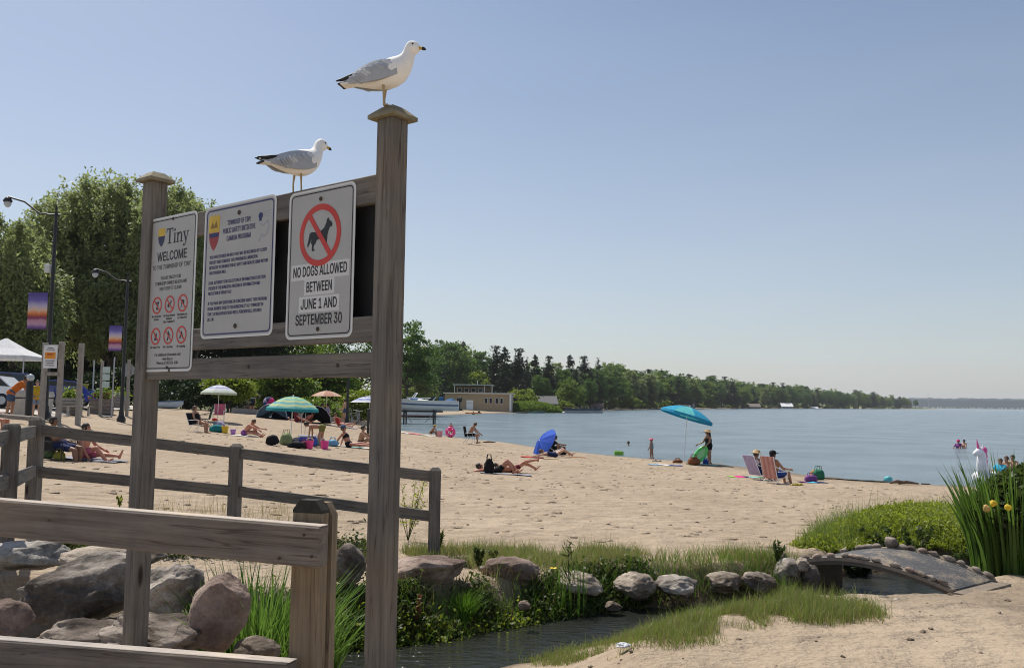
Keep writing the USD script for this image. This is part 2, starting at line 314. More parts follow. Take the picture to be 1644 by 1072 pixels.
SAND = look('beach_sand', {
    'g': ('geometry', {}), 'mud': ('attribute', {'attribute': 'mud'}), 'land': ('attribute', {'attribute': 'far_land'}),
    'n1': ('noise_texture', {'scale': 0.35, 'detail': 5.0, 'roughness': 0.6}), 'n2': ('noise_texture', {'scale': 26.0, 'detail': 4.0, 'roughness': 0.7}),
    'n3': ('noise_texture', {'scale': 2.6, 'detail': 5.0, 'roughness': 0.62}), 'v': ('voronoi_texture', {'scale': 2.3, 'feature': 'smooth_f1', 'smoothness': 0.4}),
    'r1': ('rgb_ramp', {'ramp': [(0.3, (0.322, 0.25, 0.175)), (0.7, (0.412, 0.325, 0.236))]}),
    'r2': ('rgb_ramp', {'ramp': [(0.3, (0.72, 0.72, 0.72)), (0.5, (1, 1, 1)), (0.75, (1.12, 1.12, 1.12))]}), 'mx': ('mix_color', {'blend_type': 'multiply', 'fac': 0.8, 'use_clamp': False}),
    'xyz': ('separate_xyz', {}), 'wet': ('map_range', {'from_min': 0.0, 'from_max': 0.13, 'to_min': 0.42, 'to_max': 1.0, 'clamp': True}), 'mw': ('vector_math', {'math_type': 'scale'}),
    'soil': ('rgb_ramp', {'ramp': [(0.3, (0.045, 0.034, 0.022)), (0.7, (0.13, 0.10, 0.065))]}), 'ms': ('mix_color', {}),
    'turf': ('rgb_ramp', {'ramp': [(0.3, (0.05, 0.075, 0.02)), (0.7, (0.12, 0.14, 0.045))]}), 'mt': ('mix_color', {}),
    'h': ('math', {'math_type': 'multiply_add', 'value2': 0.6}), 'h2': ('math', {'math_type': 'multiply_add', 'value2': 0.12}),
    'b': ('bump', {'strength': 0.9, 'distance': 0.2}), 'p': ('principled_bsdf', {'roughness': 0.9, 'specular_ior_level': 0.15})},
    [('g.position', 'n1.vector'), ('g.position', 'n2.vector'), ('g.position', 'n3.vector'), ('g.position', 'v.vector'), ('n1.fac', 'r1.fac'), ('n2.fac', 'r2.fac'), ('r1.color', 'mx.a'), ('r2.color', 'mx.b'),
     ('g.position', 'xyz.vector'), ('xyz.z', 'wet.value'), ('mx.result', 'mw.vector1'), ('wet.result', 'mw.scale'),
     ('n3.fac', 'soil.fac'), ('mud.fac', 'ms.fac'), ('mw.vector', 'ms.a'), ('soil.color', 'ms.b'), ('n1.fac', 'turf.fac'), ('land.fac', 'mt.fac'), ('ms.result', 'mt.a'), ('turf.color', 'mt.b'), ('mt.result', 'p.base_color'),
     ('v.distance', 'h.value1'), ('n3.fac', 'h.value3'), ('n2.fac', 'h2.value1'), ('h.value', 'h2.value3'), ('h2.value', 'b.height'), ('b.normal', 'p.normal')], 'p.BSDF')
gm = usdkit.mesh(stage, unique('/World', 'ground'), (np.stack([GX, GY, GZ], -1).reshape(-1, 3), q), SAND, True)
for nm, val in (('mud', mud), ('far_land', far_land)):
    UsdGeom.PrimvarsAPI(gm).CreatePrimvar(nm, Sdf.ValueTypeNames.FloatArray, 'vertex').Set(Vt.FloatArray.FromNumpy(val.astype(np.float32)))
tag(gm, 'pale trampled beach sand with the creek banks and far shore', kind='structure')

def water_look(name, deep, rough, sc, dist, strength):
    return look(name, {'g': ('geometry', {}), 'm': ('mapping', {'scale': (1.0, 2.2, 1.0)}), 'n': ('noise_texture', {'scale': sc, 'detail': 4.0, 'roughness': 0.55}), 'n2': ('noise_texture', {'scale': sc * 0.06, 'detail': 3.0}),
        'r': ('rgb_ramp', {'ramp': [(0.35, tuple(np.array(deep) * 0.8)), (0.65, tuple(np.array(deep) * 1.2))]}), 'b': ('bump', {'strength': strength, 'distance': dist}), 'p': ('principled_bsdf', {'roughness': rough, 'ior': 1.33, 'specular_ior_level': 0.5})},
        [('g.position', 'm.vector'), ('m.vector', 'n.vector'), ('g.position', 'n2.vector'), ('n2.fac', 'r.fac'), ('r.color', 'p.base_color'), ('n.fac', 'b.height'), ('b.normal', 'p.normal')], 'p.BSDF')
LAKE_LOOK = water_look('lake_water', (0.135, 0.18, 0.20), 0.2, 2.6, 0.14, 0.75)
CREEK_LOOK = water_look('creek_water', (0.02, 0.022, 0.018), 0.05, 5.5, 0.05, 0.8)
lk = sg.Polygon([(x, y) for x, y in LAKE.exterior.coords]).buffer(0)
lx, ly = axis_steps(-60, -30, 40, 9200, 2.0, 1.12), axis_steps(-1700, 20, 90, 5300, 2.0, 1.1)
LX, LY = np.meshgrid(lx, ly, indexing='ij'); n = len(ly); i, j = np.meshgrid(np.arange(len(lx) - 1), np.arange(len(ly) - 1), indexing='ij')
q = np.stack([i * n + j, (i + 1) * n + j, (i + 1) * n + j + 1, i * n + j + 1], -1).reshape(-1, 4)
cen = np.stack([LX, LY], -1).reshape(-1, 2)
cellbox = shapely.box(cen[q[:, 0], 0], cen[q[:, 0], 1], cen[q[:, 2], 0], cen[q[:, 2], 1])
keep = shapely.intersects(LAKE, cellbox)
obj(None, 'lake', (np.stack([LX, LY, 0 * LX], -1).reshape(-1, 3), q[keep]), LAKE_LOOK, label='calm blue lake with small ripples', kind='structure')
cv, cf = [], []
cp = np.vstack([np.linspace(a, b, 8, endpoint=False) for a, b in zip(CREEK[:-1], CREEK[1:])] + [CREEK[-1:]])
tt = np.gradient(cp[:, :2], axis=0); tt /= np.linalg.norm(tt, axis=1, keepdims=True); nn = np.stack([-tt[:, 1], tt[:, 0]], 1)
for s in (-1.0, 0, 1.0): cv.append(np.column_stack([cp[:, :2] + nn * s * 0.85, cp[:, 2]]))
cv = np.stack(cv, 1).reshape(-1, 3); k = np.arange(len(cp) - 1)
for s in (0, 1): cf.append(np.stack([k * 3 + s + 1, k * 3 + s, (k + 1) * 3 + s, (k + 1) * 3 + s + 1], 1))
obj(None, 'creek', (cv, np.vstack(cf)), CREEK_LOOK, label='narrow dark creek running to the bridge', kind='structure', smooth=True)

# ------------------------------------------------------------------ the air
HAZE = look('haze_air', {'v': ('principled_volume', {'color': (0.93, 0.96, 1.0), 'density': 0.00007, 'anisotropy': 0.3})}, [], None, 'v.volume')
hz_ = trimesh.creation.box((12200, 5800, 96)); hz_.apply_translation((3300, 2640, 34))
obj(None, 'haze', hz_, HAZE, kind='stuff', label='thin summer haze over the lake')
# ------------------------------------------------------------------ sign stand
PR, PL = at(628, 300, 4.0), at(245, 400, 5.25)
BT = (PL - PR)[:2]; BLEN = float(np.hypot(*BT)); BT /= BLEN; BROT = math.degrees(math.atan2(-BT[1], -BT[0]))
E = 3.0
gR, gL = gz(PR[0], PR[1]), gz(PL[0], PL[1])
stand = thing('sign_stand', 'tall weathered timber sign stand of two capped posts and three rails', 'sign stand', (PR[0], PR[1], 0), BROT)
def post_mesh(w, z0, z1, bev=0.006):
    return box((0, 0, (z0 + z1) / 2), (w, w, z1 - z0), bev)
def moved(m, d): v, f = m; return v + np.asarray(d, float), f
def cap_mesh(w, z, t=0.026, h=0.05, top=0.5):
    p = [(sx * w / 2, sy * w / 2, z + k) for sx in (-1, 1) for sy in (-1, 1) for k in (0, t)] + [(sx * w * top / 2, sy * w * top / 2, z + t + h) for sx in (-1, 1) for sy in (-1, 1)]
    h_ = trimesh.convex.convex_hull(np.array(p)); return np.array(h_.vertices), np.array(h_.faces)
for x, g in ((0, gR), (-BLEN, gL)):
    p = obj(stand, 'post', moved(post_mesh(0.106, g - 0.25, E + 1.312), (x, 0, 0)), WOOD_V)
    obj(p, 'post_cap', moved(cap_mesh(0.165, E + 1.309, 0.018, 0.042, 0.45), (x, 0, 0)), WOOD_CAP)
for nm, z0, z1 in (('rail', 0.925, 1.058), ('rail', 0.272, 0.392), ('rail', 0.108, 0.224)):
    obj(stand, nm, box((-BLEN / 2, -0.012, E + (z0 + z1) / 2), (BLEN - 0.108, 0.04, z1 - z0), 0.004), WOOD_H)
obj(stand, 'backing_board', box((-0.61, 0.034, E + 0.63), (0.98, 0.012, 0.62), 0.003), plain('black_board', (0.008, 0.008, 0.008), 0.7))
for x, z in ((-0.3, 0.165), (-1.0, 0.17), (-1.75, 0.16)):
    obj(stand, 'bolt', (lambda m: (np.stack([m[0][:, 0] + x, m[0][:, 2] - 0.036, m[0][:, 1] + E + z], 1), m[1]))(lathe([(0.009, -0.002), (0.009, 0.003), (0.005, 0.006)], 10)), plain('rusty_bolt', (0.05, 0.03, 0.02), 0.6))

# ------------------------------------------------------------------ signs on it
SIGN = plain('sign_white', (0.37, 0.362, 0.338), 0.45, 0.08, 5); INK = plain('sign_black', (0.012, 0.012, 0.014), 0.5); NAVY = plain('sign_navy', (0.018, 0.022, 0.10), 0.5)
SIGN_RED = plain('sign_red', (0.50, 0.035, 0.02), 0.5); EDGE = plain('sign_edge', (0.6, 0.6, 0.58), 0.35, 0.04); PATCH = plain('sign_patch', (0.56, 0.555, 0.53), 0.5, 0.04)
CREST_Y = plain('crest_yellow', (0.55, 0.36, 0.02), 0.5); CREST_R = plain('crest_red', (0.30, 0.03, 0.03), 0.5); PALE_INK = plain('pale_ink', (0.30, 0.31, 0.35), 0.5)
def rrect(x0, z0, x1, z1, r): return sg.box(x0 + r, z0 + r, x1 - r, z1 - r).buffer(r, quad_segs=5)
def text(parent, s, cx, z, h, mat, width=None, bold=False, y=-0.0352, left=None, name='lettering', weight=None):
    m = meshkit.text_mesh(s, h, 0.0008, bold); b = m.bounds; v = np.array(m.vertices); v[:, 0] -= b[0, 0]
    w = b[1, 0] - b[0, 0]
    if width: v[:, 0] *= width / w; w = width
    v[:, 0] += (left if left is not None else cx - w / 2); v[:, 1] += z
    return obj(parent, name, (np.stack([v[:, 0], y - v[:, 2], v[:, 1]], 1), m.faces), mat)
def flat(parent, name, poly, mat, y=-0.0352, d=0.0006, label=None): return obj(parent, name, upright(extrude(poly, d), y), mat, label=label)
SF = -0.0340                                               # front of the sheet metal
def sign(name, label, s0, s1, z0, z1, rim_mat, rim=0.006, inset=0.016):
    t = thing(name, label, 'sign', (PR[0], PR[1], 0), BROT)
    x0, x1 = -s1, -s0; z0 += E; z1 += E
    obj(t, 'panel', upright(extrude(rrect(x0, z0, x1, z1, 0.035), 0.0015), -0.0325), SIGN)
    obj(t, 'rim', upright(extrude(rrect(x0 - .001, z0 - .001, x1 + .001, z1 + .001, 0.036).difference(rrect(x0 + .010, z0 + .010, x1 - .010, z1 - .010, 0.028)), 0.0025), -0.0325), EDGE)
    a = rrect(x0 + inset, z0 + inset, x1 - inset, z1 - inset, 0.026)
    flat(t, 'border', a.difference(a.buffer(-rim)), rim_mat, SF)
    return t, (x0 + x1) / 2, z0, z1, x1 - x0
def sign_bolt(t, x, z, r=0.011):
    m = lathe([(r, 0.0), (r, 0.003), (r * .55, 0.006)], 12)
    obj(t, 'bolt', (np.stack([m[0][:, 0] + x, SF - 0.001 - m[0][:, 2], m[0][:, 1] + z], 1), m[1]), plain('rusty_bolt', (0.05, 0.03, 0.02), 0.6))
def ring(cx, cz, r, w): c = sg.Point(cx, cz).buffer(r, quad_segs=12); return c.difference(c.buffer(-w))
def slash(cx, cz, r, w, a=-45):
    d = np.array([math.cos(math.radians(a)), math.sin(math.radians(a))]) * r
    return sg.LineString([(cx - d[0], cz - d[1]), (cx + d[0], cz + d[1])]).buffer(w / 2, cap_style=2).intersection(sg.Point(cx, cz).buffer(r))
def shield(cx, cz, w, h):
    p = [(-.5, .42), (-.3, .5), (-.1, .44), (0, .52), (.1, .44), (.3, .5), (.5, .42), (.48, 0), (.38, -.26), (.2, -.42), (0, -.52), (-.2, -.42), (-.38, -.26), (-.48, 0)]
    return sg.Polygon([(cx + a * w, cz + b * h) for a, b in p])
SY = SF - 0.0002
# no dogs
t, cx, z0, z1, w = sign('no_dogs_sign', 'white sign with a red prohibition ring over a black dog, beside the right post', 0.203, 0.698, 0.30, 1.046, INK)
rc, rr = (cx - 0.005, z1 - 0.235), 0.155
flat(t, 'prohibition_ring', ring(*rc, rr, 0.03).union(slash(*rc, rr - 0.01, 0.028, -52)), SIGN_RED, SY - 0.0008)
dog = np.array([(.40, .52), (.44, .42), (.52, .38), (.585, .30), (.56, .23), (.46, .21), (.40, .10), (.36, -.02), (.34, -.2), (.33, -.40), (.37, -.44), (.36, -.47), (.24, -.47), (.24, -.22), (.18, -.12), (.0, -.13), (-.14, -.14), (-.2, -.24), (-.29, -.32), (-.30, -.42), (-.24, -.46), (-.26, -.49), (-.37, -.48), (-.36, -.30), (-.42, -.22), (-.40, -.05), (-.47, -.2), (-.58, -.36), (-.60, -.28), (-.53, -.05), (-.50, .08), (-.42, .12), (-.2, .10), (.02, .11), (.2, .2), (.30, .36), (.33, .50), (.36, .44)])
flat(t, 'dog_silhouette', sg.Polygon(np.array(rc) + dog * rr).buffer(0.001), INK, SY)
for s, z, ww, pw, tilt in (('NO DOGS ALLOWED', 0.312, 0.40, 0.432, 0), ('BETWEEN', 0.233, 0.19, 0.225, 0), ('JUNE 1 AND', 0.148, 0.268, 0.30, 1), (None, 0, 0, 0, 0)):
    if s:
        flat(t, 'white_patch', sg.box(cx - pw / 2, z0 + z - 0.018, cx + pw / 2, z0 + z + 0.062), PATCH, SF)
        text(t, s, cx, z0 + z, 0.048, INK, ww, True, y=SF - 0.0007)
text(t, 'SEPTEMBER 30', cx, z0 + 0.070, 0.05, INK, 0.345, True, y=SY)
sign_bolt(t, cx - 0.005, z1 - 0.055); sign_bolt(t, cx, z0 + 0.045)
# camera programme
t, cx, z0, z1, w = sign('camera_notice_sign', 'white sign about a public safety camera program in blue capitals, between two other signs', 0.8077, 1.447, 0.330, 1.066, NAVY, 0.008, 0.018)
a = shield(cx - 0.228, z1 - 0.145, 0.105, 0.20)
flat(t, 'crest', a.intersection(sg.box(-9, z1 - 0.145, 9, 9)), CREST_Y, SY, label='yellow upper half of the crest'); flat(t, 'crest', a.intersection(sg.box(-9, -9, 9, z1 - 0.147)), CREST_R, SY, label='red lower half of the crest')
flat(t, 'crest_band', sg.box(cx - 0.27, z1 - 0.172, cx - 0.186, z1 - 0.150), NAVY, SY - 0.0007)
flat(t, 'crest_emblem', sg.Polygon([(cx - .262, z1 - .12), (cx - .245, z1 - .085), (cx - .228, z1 - .11), (cx - .210, z1 - .08), (cx - .195, z1 - .12)]), plain('crest_brown', (0.22, 0.13, 0.02)), SY - 0.0007)
for s, dz, ww in (('TOWNSHIP OF TINY', 0.118, 0.21), ('PUBLIC SAFETY INITIATIVE', 0.161, 0.29), ('CAMERA PROGRAM', 0.205, 0.215)): text(t, s, cx + 0.0, z1 - dz, 0.026, NAVY, ww, True, y=SY)
flat(t, 'camera_emblem', sg.Point(cx + 0.19, z1 - 0.10).buffer(0.018).union(sg.box(cx + .178, z1 - .128, cx + .2, z1 - .10)), NAVY, SY)
flat(t, 'map_outline', sg.LineString([(cx + .185, z1 - .142), (cx + .215, z1 - .155), (cx + .25, z1 - .13), (cx + .262, z1 - .16), (cx + .25, z1 - .20), (cx + .222, z1 - .215), (cx + .20, z1 - .20), (cx + .182, z1 - .235)]).buffer(0.0035), PALE_INK, SY)
for k in range(3): flat(t, 'sight_line', sg.LineString([(cx + .21, z1 - .082 - .008 * k), (cx + .272, z1 - .078 - .017 * k)]).buffer(0.0016), PALE_INK, SY)
L, z = cx - 0.262, z1 - 0.292
for s, ww in (('YOU HAVE ENTERED AN AREA THAT MAY BE RECORDED BY CLOSED', .515), ('CIRCUIT VIDEO CAMERAS. THIS PROGRAM IS A MUNICIPAL', .44), ('INITIATIVE TO ENHANCE PUBLIC SAFETY AND REDUCE CRIME WITHIN', .525), ('THE COVERAGE AREA.', .16), (None, 0),
              ('LEGAL AUTHORITY FOR COLLECTION OF INFORMATION IS SECTION', .51), ('29(1)(G) OF THE MUNICIPAL FREEDOM OF INFORMATION AND', .465), ('PROTECTION OF PRIVACY ACT.', .22), (None, 0),
              ('IF YOU HAVE ANY QUESTIONS OR CONCERNS ABOUT THIS PROGRAM,', .53), ('PLEASE ADDRESS THEM TO THE MUNICIPALITY AT: TOWNSHIP OF', .5), ('TINY, 130 BALM BEACH ROAD WEST, PERKINSFIELD, ONTARIO', .485), ('L0L 2J0', .06)):
    if s: text(t, s, 0, z, 0.0165, NAVY, ww, True, y=SY, left=L)
    z -= 0.0295 if s else 0.026
sign_bolt(t, cx, z1 - 0.06, .013); sign_bolt(t, cx, z0 + 0.06, .013)
# welcome
t, cx, z0, z1, w = sign('welcome_sign', 'tall narrow white welcome sign with six small red prohibition rings, on the left post', 1.525, 2.024, 0.154, 1.07, INK)
a = shield(cx - 0.118, z1 - 0.118, 0.075, 0.112)
flat(t, 'crest', a.intersection(sg.box(-9, z1 - 0.112, 9, 9)), CREST_Y, SY, label='yellow upper half of the crest'); flat(t, 'crest', a.intersection(sg.box(-9, -9, 9, z1 - 0.113)), plain('crest_blue', (0.03, 0.035, 0.08)), SY, label='dark lower half of the crest')
def serif_word(x, z, h):
    """the word Tiny in a roman letter: thick stems, thin joins, bracketed serifs"""
    P, u = [], h
    def bar(x0, y0, x1, y1): P.append(sg.box(x + x0 * u, z + y0 * u, x + x1 * u, z + y1 * u))
    def line(pts, w): P.append(sg.LineString([(x + a * u, z + b * u) for a, b in pts]).buffer(w * u / 2, cap_style=2))
    bar(0.30, 0, 0.46, 1); bar(0.18, 0, 0.58, 0.06); bar(0, 0.92, 0.76, 1); bar(0, 0.74, 0.07, 1); bar(0.69, 0.74, 0.76, 1)
    bar(0.90, 0, 1.03, 0.64); bar(0.80, 0, 1.13, 0.05); bar(0.82, 0.59, 1.03, 0.64); P.append(sg.Point(x + 0.96 * u, z + 0.84 * u).buffer(0.085 * u))
    bar(1.24, 0, 1.37, 0.64); bar(1.15, 0, 1.46, 0.05); bar(1.16, 0.59, 1.37, 0.64); bar(1.66, 0, 1.79, 0.48); bar(1.57, 0, 1.88, 0.05); line([(1.36, .46), (1.46, .58), (1.58, .61), (1.68, .57), (1.725, .46)], .10)
    bar(1.88, 0.59, 2.2, 0.64); bar(2.3, 0.59, 2.56, 0.64); line([(2.0, .62), (2.24, 0.02)], .13); line([(2.44, .62), (2.2, -.12), (2.12, -.24), (2.0, -.26)], .07); P.append(sg.Point(x + 1.99 * u, z - .22 * u).buffer(.06 * u))
    return shapely.union_all(P)
flat(t, 'lettering', serif_word(cx - 0.065, z1 - 0.165, 0.092), INK, SY)
text(t, 'WELCOME', cx, z1 - 0.262, 0.052, INK, 0.31, True, y=SY)
text(t, 'TO THE TOWNSHIP OF TINY', cx, z1 - 0.312, 0.026, INK, 0.40, y=SY)
for s, dz, ww in (('PLEASE ENJOY OUR', .375, .21), ('TOWNSHIP OWNED BEACH AND', .407, .335), ('HELP KEEP IT CLEAN', .439, .225)): text(t, s, cx, z1 - dz, 0.020, INK, ww, y=SY)
fig = {0: sg.LineString([(-.3, .25), (.35, .4), (.1, -.1), (-.1, -.45), (.2, -.5)]).buffer(.1), 1: sg.Polygon([(-.5, -.3), (-.1, -.45), (.0, -.1), (.35, .15), (.45, .5), (.2, .45), (.1, .15), (-.4, .1)]), 2: sg.box(-.3, -.1, .3, .4).union(sg.LineString([(-.2, -.1), (-.35, -.55)]).buffer(.05)).union(sg.LineString([(.2, -.1), (.35, -.55)]).buffer(.05)),
       3: sg.Polygon([(-.4, -.5), (.4, -.5), (.2, -.2), (.28, .1), (.05, .5), (-.05, .2), (-.28, .15), (-.2, -.2)]), 4: sg.LineString([(0, .45), (0, -.1), (-.2, -.55)]).buffer(.12).union(sg.LineString([(0, .3), (.4, 0)]).buffer(.07)), 5: sg.Polygon([(-.5, -.45), (0, .5), (.5, -.45), (.2, -.45), (0, 0), (-.2, -.45)])}
caps = (('No Alcoholic', 'Drinks'), ('No Dogs Allowed', 'Between', 'June 1-September 30'), ('No Barbecues', 'or Hibachis'), ('No Open Fire',), ('No Littering',), ('No Camping',))
for k in range(6):
    px, pz = cx + (-0.135, 0.0, 0.135)[k % 3], z1 - (0.525, 0.708)[k // 3]
    r = flat(t, 'prohibition_ring', ring(px, pz, 0.051, 0.0095).union(slash(px, pz, 0.046, 0.008)), SIGN_RED, SY - 0.0007)
    flat(r, 'pictogram', sg.Polygon() if False else shapely.affinity.translate(shapely.affinity.scale(fig[k], .046, .046, origin=(0, 0)), px, pz), INK, SY)
    for q_, c in enumerate(caps[k]): text(t, c, px, pz - 0.071 - 0.018 * q_, 0.0125, INK, min(0.118, 0.0083 * len(c)), y=SY)
for s, dz, ww in (('For additional information visit', .826, .27), ('www.tiny.ca', .850, .105), ('Phone us at (705) 526-4204', .874, .225)): text(t, s, cx, z1 - dz, 0.0165, INK, ww, y=SY)
sign_bolt(t, cx, z1 - 0.02, .009); sign_bolt(t, cx, z0 + 0.022, .009)

# ------------------------------------------------------------------ gulls
GULL_WHITE = plain('gull_white', (0.80, 0.785, 0.75), 0.8, 0.05, 30); GULL_GREY = plain('gull_grey', (0.36, 0.385, 0.42), 0.75, 0.12, 24, 0.002); GULL_BLACK = plain('gull_black', (0.012, 0.012, 0.013), 0.6)
BEAK = plain('gull_beak', (0.55, 0.36, 0.05), 0.4); LEG = plain('gull_leg', (0.40, 0.30, 0.16), 0.6)
def gull(label, loc, yaw, size=1.0, head_down=0.0):
    t = thing('gull', label, 'gull', loc, yaw, None, size)
    # x forward, feet at the origin
    prof = [(-0.185, 0.128, 0.004, 0.004), (-0.15, 0.128, 0.020, 0.018), (-0.11, 0.135, 0.036, 0.032), (-0.06, 0.143, 0.052, 0.048), (0.0, 0.150, 0.064, 0.062), (0.05, 0.160, 0.066, 0.066), (0.095, 0.178, 0.058, 0.060), (0.125, 0.203, 0.043, 0.046), (0.140, 0.228, 0.032, 0.036),
            (0.149, 0.250, 0.030, 0.031), (0.157, 0.268, 0.0315, 0.030), (0.168, 0.283, 0.027, 0.023), (0.176, 0.292, 0.014, 0.010)]
    P = np.array(prof)[:, :2]; d = np.gradient(P, axis=0); d /= np.linalg.norm(d, axis=1, keepdims=True); g = np.linspace(0, 2 * np.pi, 20, endpoint=False); S = []
    for (x, z, ry, rz), (dx, dz) in zip(prof, d): S.append(np.stack([x - dz * rz * np.sin(g), ry * np.cos(g), z + dx * rz * np.sin(g)], 1))
    bm = trimesh.Trimesh(*loft(S), process=False)
    hb = m3.Manifold.batch_boolean([m3.Manifold(m3.Mesh(np.asarray(bm.vertices, np.float32), np.asarray(bm.faces, np.uint32))), m3.Manifold.sphere(0.033, 24).scale((1.16, 0.9, 0.93)).translate((0.168, 0, 0.268))], m3.OpType.Add)
    mm = hb.to_mesh(); tm = trimesh.Trimesh(mm.vert_properties[:, :3], mm.tri_verts)
    tm = tm.subdivide() if len(tm.faces) < 4000 else tm
    trimesh.smoothing.filter_taubin(tm, iterations=10)
    body = obj(t, 'body', tm, GULL_WHITE, True)
    for s in (-1, 1):
        # folded wing: a leaf-shaped shell over the flank, running to crossed tips behind the tail
        U = np.linspace(0, 1, 16); V = np.linspace(-1, 1, 9); pts = []
        for u in U:
            x = 0.105 - 0.335 * u; mid = 0.168 - 0.040 * u; half = 0.046 * (math.sin(math.pi * min(1, u * 0.92 + 0.13)) ** 0.75) * (1 - 0.35 * u) + 0.004
            out = (0.067 * math.sin(math.pi * min(0.93, u * 0.72 + 0.26)) ** 0.9) if u < 0.98 else 0.010
            for v in V:
                zz = mid + half * v + 0.004 * v * (1 - u); yy = out * (1 - 0.20 * max(0, v) ** 2 - 0.10 * max(0, -v) ** 2) + 0.003
                pts.append((x, s * yy, zz))
        pts = np.array(pts).reshape(16, 9, 3); inner = pts * np.array([1, 0.80, 1]); n_ = 9
        sec = np.concatenate([pts, inner[:, ::-1]], 1)
        w = obj(t, 'wing', loft(sec), GULL_GREY, 40)
        tip = [(-0.150, .030, .149, .010), (-0.185, .022, .146, .009), (-0.22, .016, .141, .007), (-0.262, .008, .139, .0015)]
        S = [np.stack([np.full(8, x), s * (y + 0.004) + 0.006 * np.cos(np.linspace(0, 2 * np.pi, 8, endpoint=False)), z + r * 1.25 * np.sin(np.linspace(0, 2 * np.pi, 8, endpoint=False))], 1) for x, y, z, r in tip]
        obj(w, 'wing_tip', loft(S), GULL_BLACK, True)
        obj(w, 'white_spot', ball((-0.235, s * .016, .1425), .0085, 1, (1.5, .7, .8)), GULL_WHITE, True)
        pg = plain('gull_pale_grey', (0.52, 0.54, 0.57), 0.75, .12, 30)
        for row, (x0, z0, nf_, ln) in enumerate(((0.055, .186, 5, .05), (0.02, .168, 5, .06), (-0.03, .152, 4, .075))):
            for q_ in range(nf_):
                x = x0 - .032 * q_; u = (0.105 - x) / .335; yy = .067 * math.sin(math.pi * min(.93, u * .72 + .26)) ** .9 * (0.93 if row == 0 else .99) + .0035
                fe_ = ball((0, 0, 0), 1, 1, (ln * .55, .0022, .0105)); fv = fe_[0] @ rotm(0, 14 + 4 * row, 0).T @ rotm(0, 0, s * -(3 + 9 * u)).T + (x, s * yy, z0 - .011 * q_)
                obj(w, 'feather', (fv, fe_[1]), GULL_GREY if (q_ + row) % 3 else pg, True)
        obj(w, 'tertial_edge', tube([(-.075, s * .051, .168), (-.10, s * .046, .150), (-.115, s * .042, .138)], [.006, .008, .004], 6), GULL_WHITE, True)
    S = [np.array([(x, -hw, z - .003), (x, hw, z - .003), (x, hw, z + .003), (x, -hw, z + .003)]) for x, hw, z in ((-0.13, .018, .124), (-0.18, .026, .121), (-0.232, .031, .119))]
    tl = obj(t, 'tail', loft(S), GULL_WHITE)
    obj(tl, 'tail_band', box((-0.236, 0, .119), (0.016, .064, .0075), .002), GULL_BLACK)
    bk = [(0.196, .266, .0085), (0.215, .263, .0075), (0.228, .260, .007), (0.240, .255, .0025)]
    b = obj(t, 'beak', tube([(x, 0, z) for x, z, _ in bk], [r for *_, r in bk], 8), BEAK, True)
    obj(b, 'beak_ring', tube([(0.222, 0, .2615), (0.232, 0, .2585), (0.241, 0, .2545)], [.0082, .0074, .002], 8), GULL_BLACK)
    for s in (-1, 1):
        obj(t, 'eye', ball((0.178, s * .0275, .275), .0048, 1), GULL_BLACK, True)
        lg = obj(t, 'leg', tube([(0.012 - .006 * s, s * .024, .098), (0.010 - .01 * s, s * .025, .05), (0.013 - .01 * s, s * .026, .006)], [.0075, .0048, .005], 8), LEG, True)
        for a in (-28, 0, 28):
            obj(lg, 'toe', tube([(0.012 - .01 * s, s * .026, .005), (0.012 - .01 * s + .036 * math.cos(math.radians(a)), s * .026 + .036 * math.sin(math.radians(a)), .003)], [.004, .002], 6), LEG)
    return t
bx = np.array([PR[0], PR[1]])
gull('larger gull standing upright on the cap of the tall right post', (bx[0] - 0.05, bx[1] - 0.01, E + 1.363), -14, (0.88, 1.10, 1.04))
gp2 = bx + BT * 0.70
gull('smaller looking gull standing on the top rail above the no dogs sign', (gp2[0], gp2[1], E + 1.058), 42, (0.84, 1.07, 1.06))

# ------------------------------------------------------------------ fences
def oriented(m, a, b):
    """from x along the board to the run a -> b"""
    a, b = np.asarray(a, float), np.asarray(b, float); d = b - a; L = np.linalg.norm(d); x = d / L; y = np.array([-x[1], x[0], 0]); y /= np.linalg.norm(y); z = np.cross(x, y)
    v, f = m; return (a + b) / 2 + v[:, :1] * x + v[:, 1:2] * y + v[:, 2:] * z, f
def board_part(parent, name, a, b, thick, high, mat, bev=0.004):
    """a timber as its own prim with the grain along its own x"""
    a, b = np.asarray(a, float), np.asarray(b, float); d = b - a; L = float(np.linalg.norm(d)); x = d / L; y = np.array([-x[1], x[0], 0]); y /= np.linalg.norm(y); z = np.cross(x, y)
    p = obj(parent, name, box((0, 0, 0), (L, thick, high), bev), mat)
    UsdGeom.Xformable(stage.GetPrimAtPath(p)).AddTransformOp().Set(Gf.Matrix4d(*x, 0, *y, 0, *z, 0, *((a + b) / 2), 1)); return p
nf = thing('wooden_fence', 'near weathered fence whose thick rail crosses in front of the left sign post', 'fence', (0, 0, 0))
fa, fb = at(-260, 777 + 29, 3.85), at(520, 846 + 31, 3.12)
board_part(nf, 'rail', fa, fb, 0.064, 0.142, WOOD_NH, 0.005)
fa, fb = at(-260, 1002 + 29, 3.85), at(470, 1064 + 30, 3.15)
board_part(nf, 'rail', fa, fb, 0.064, 0.142, WOOD_NH, 0.005)
def sunlit_top(a, b, high, thick):
    a, b = np.asarray(a, float), np.asarray(b, float); board_part(nf, 'worn_rail_top', a + (0, 0, high / 2 + .0015), b + (0, 0, high / 2 + .0015), thick - .012, .003, SUNLIT_WOOD, .001)  # thin pale strip added on the rail to paint its sunlit top edge
SUNLIT_WOOD = wood('sun_bleached_wood', 'x', (0.34, 0.29, 0.25), (0.58, 0.52, 0.46), False)  # pale colour stands in for sunlight on the near rail tops
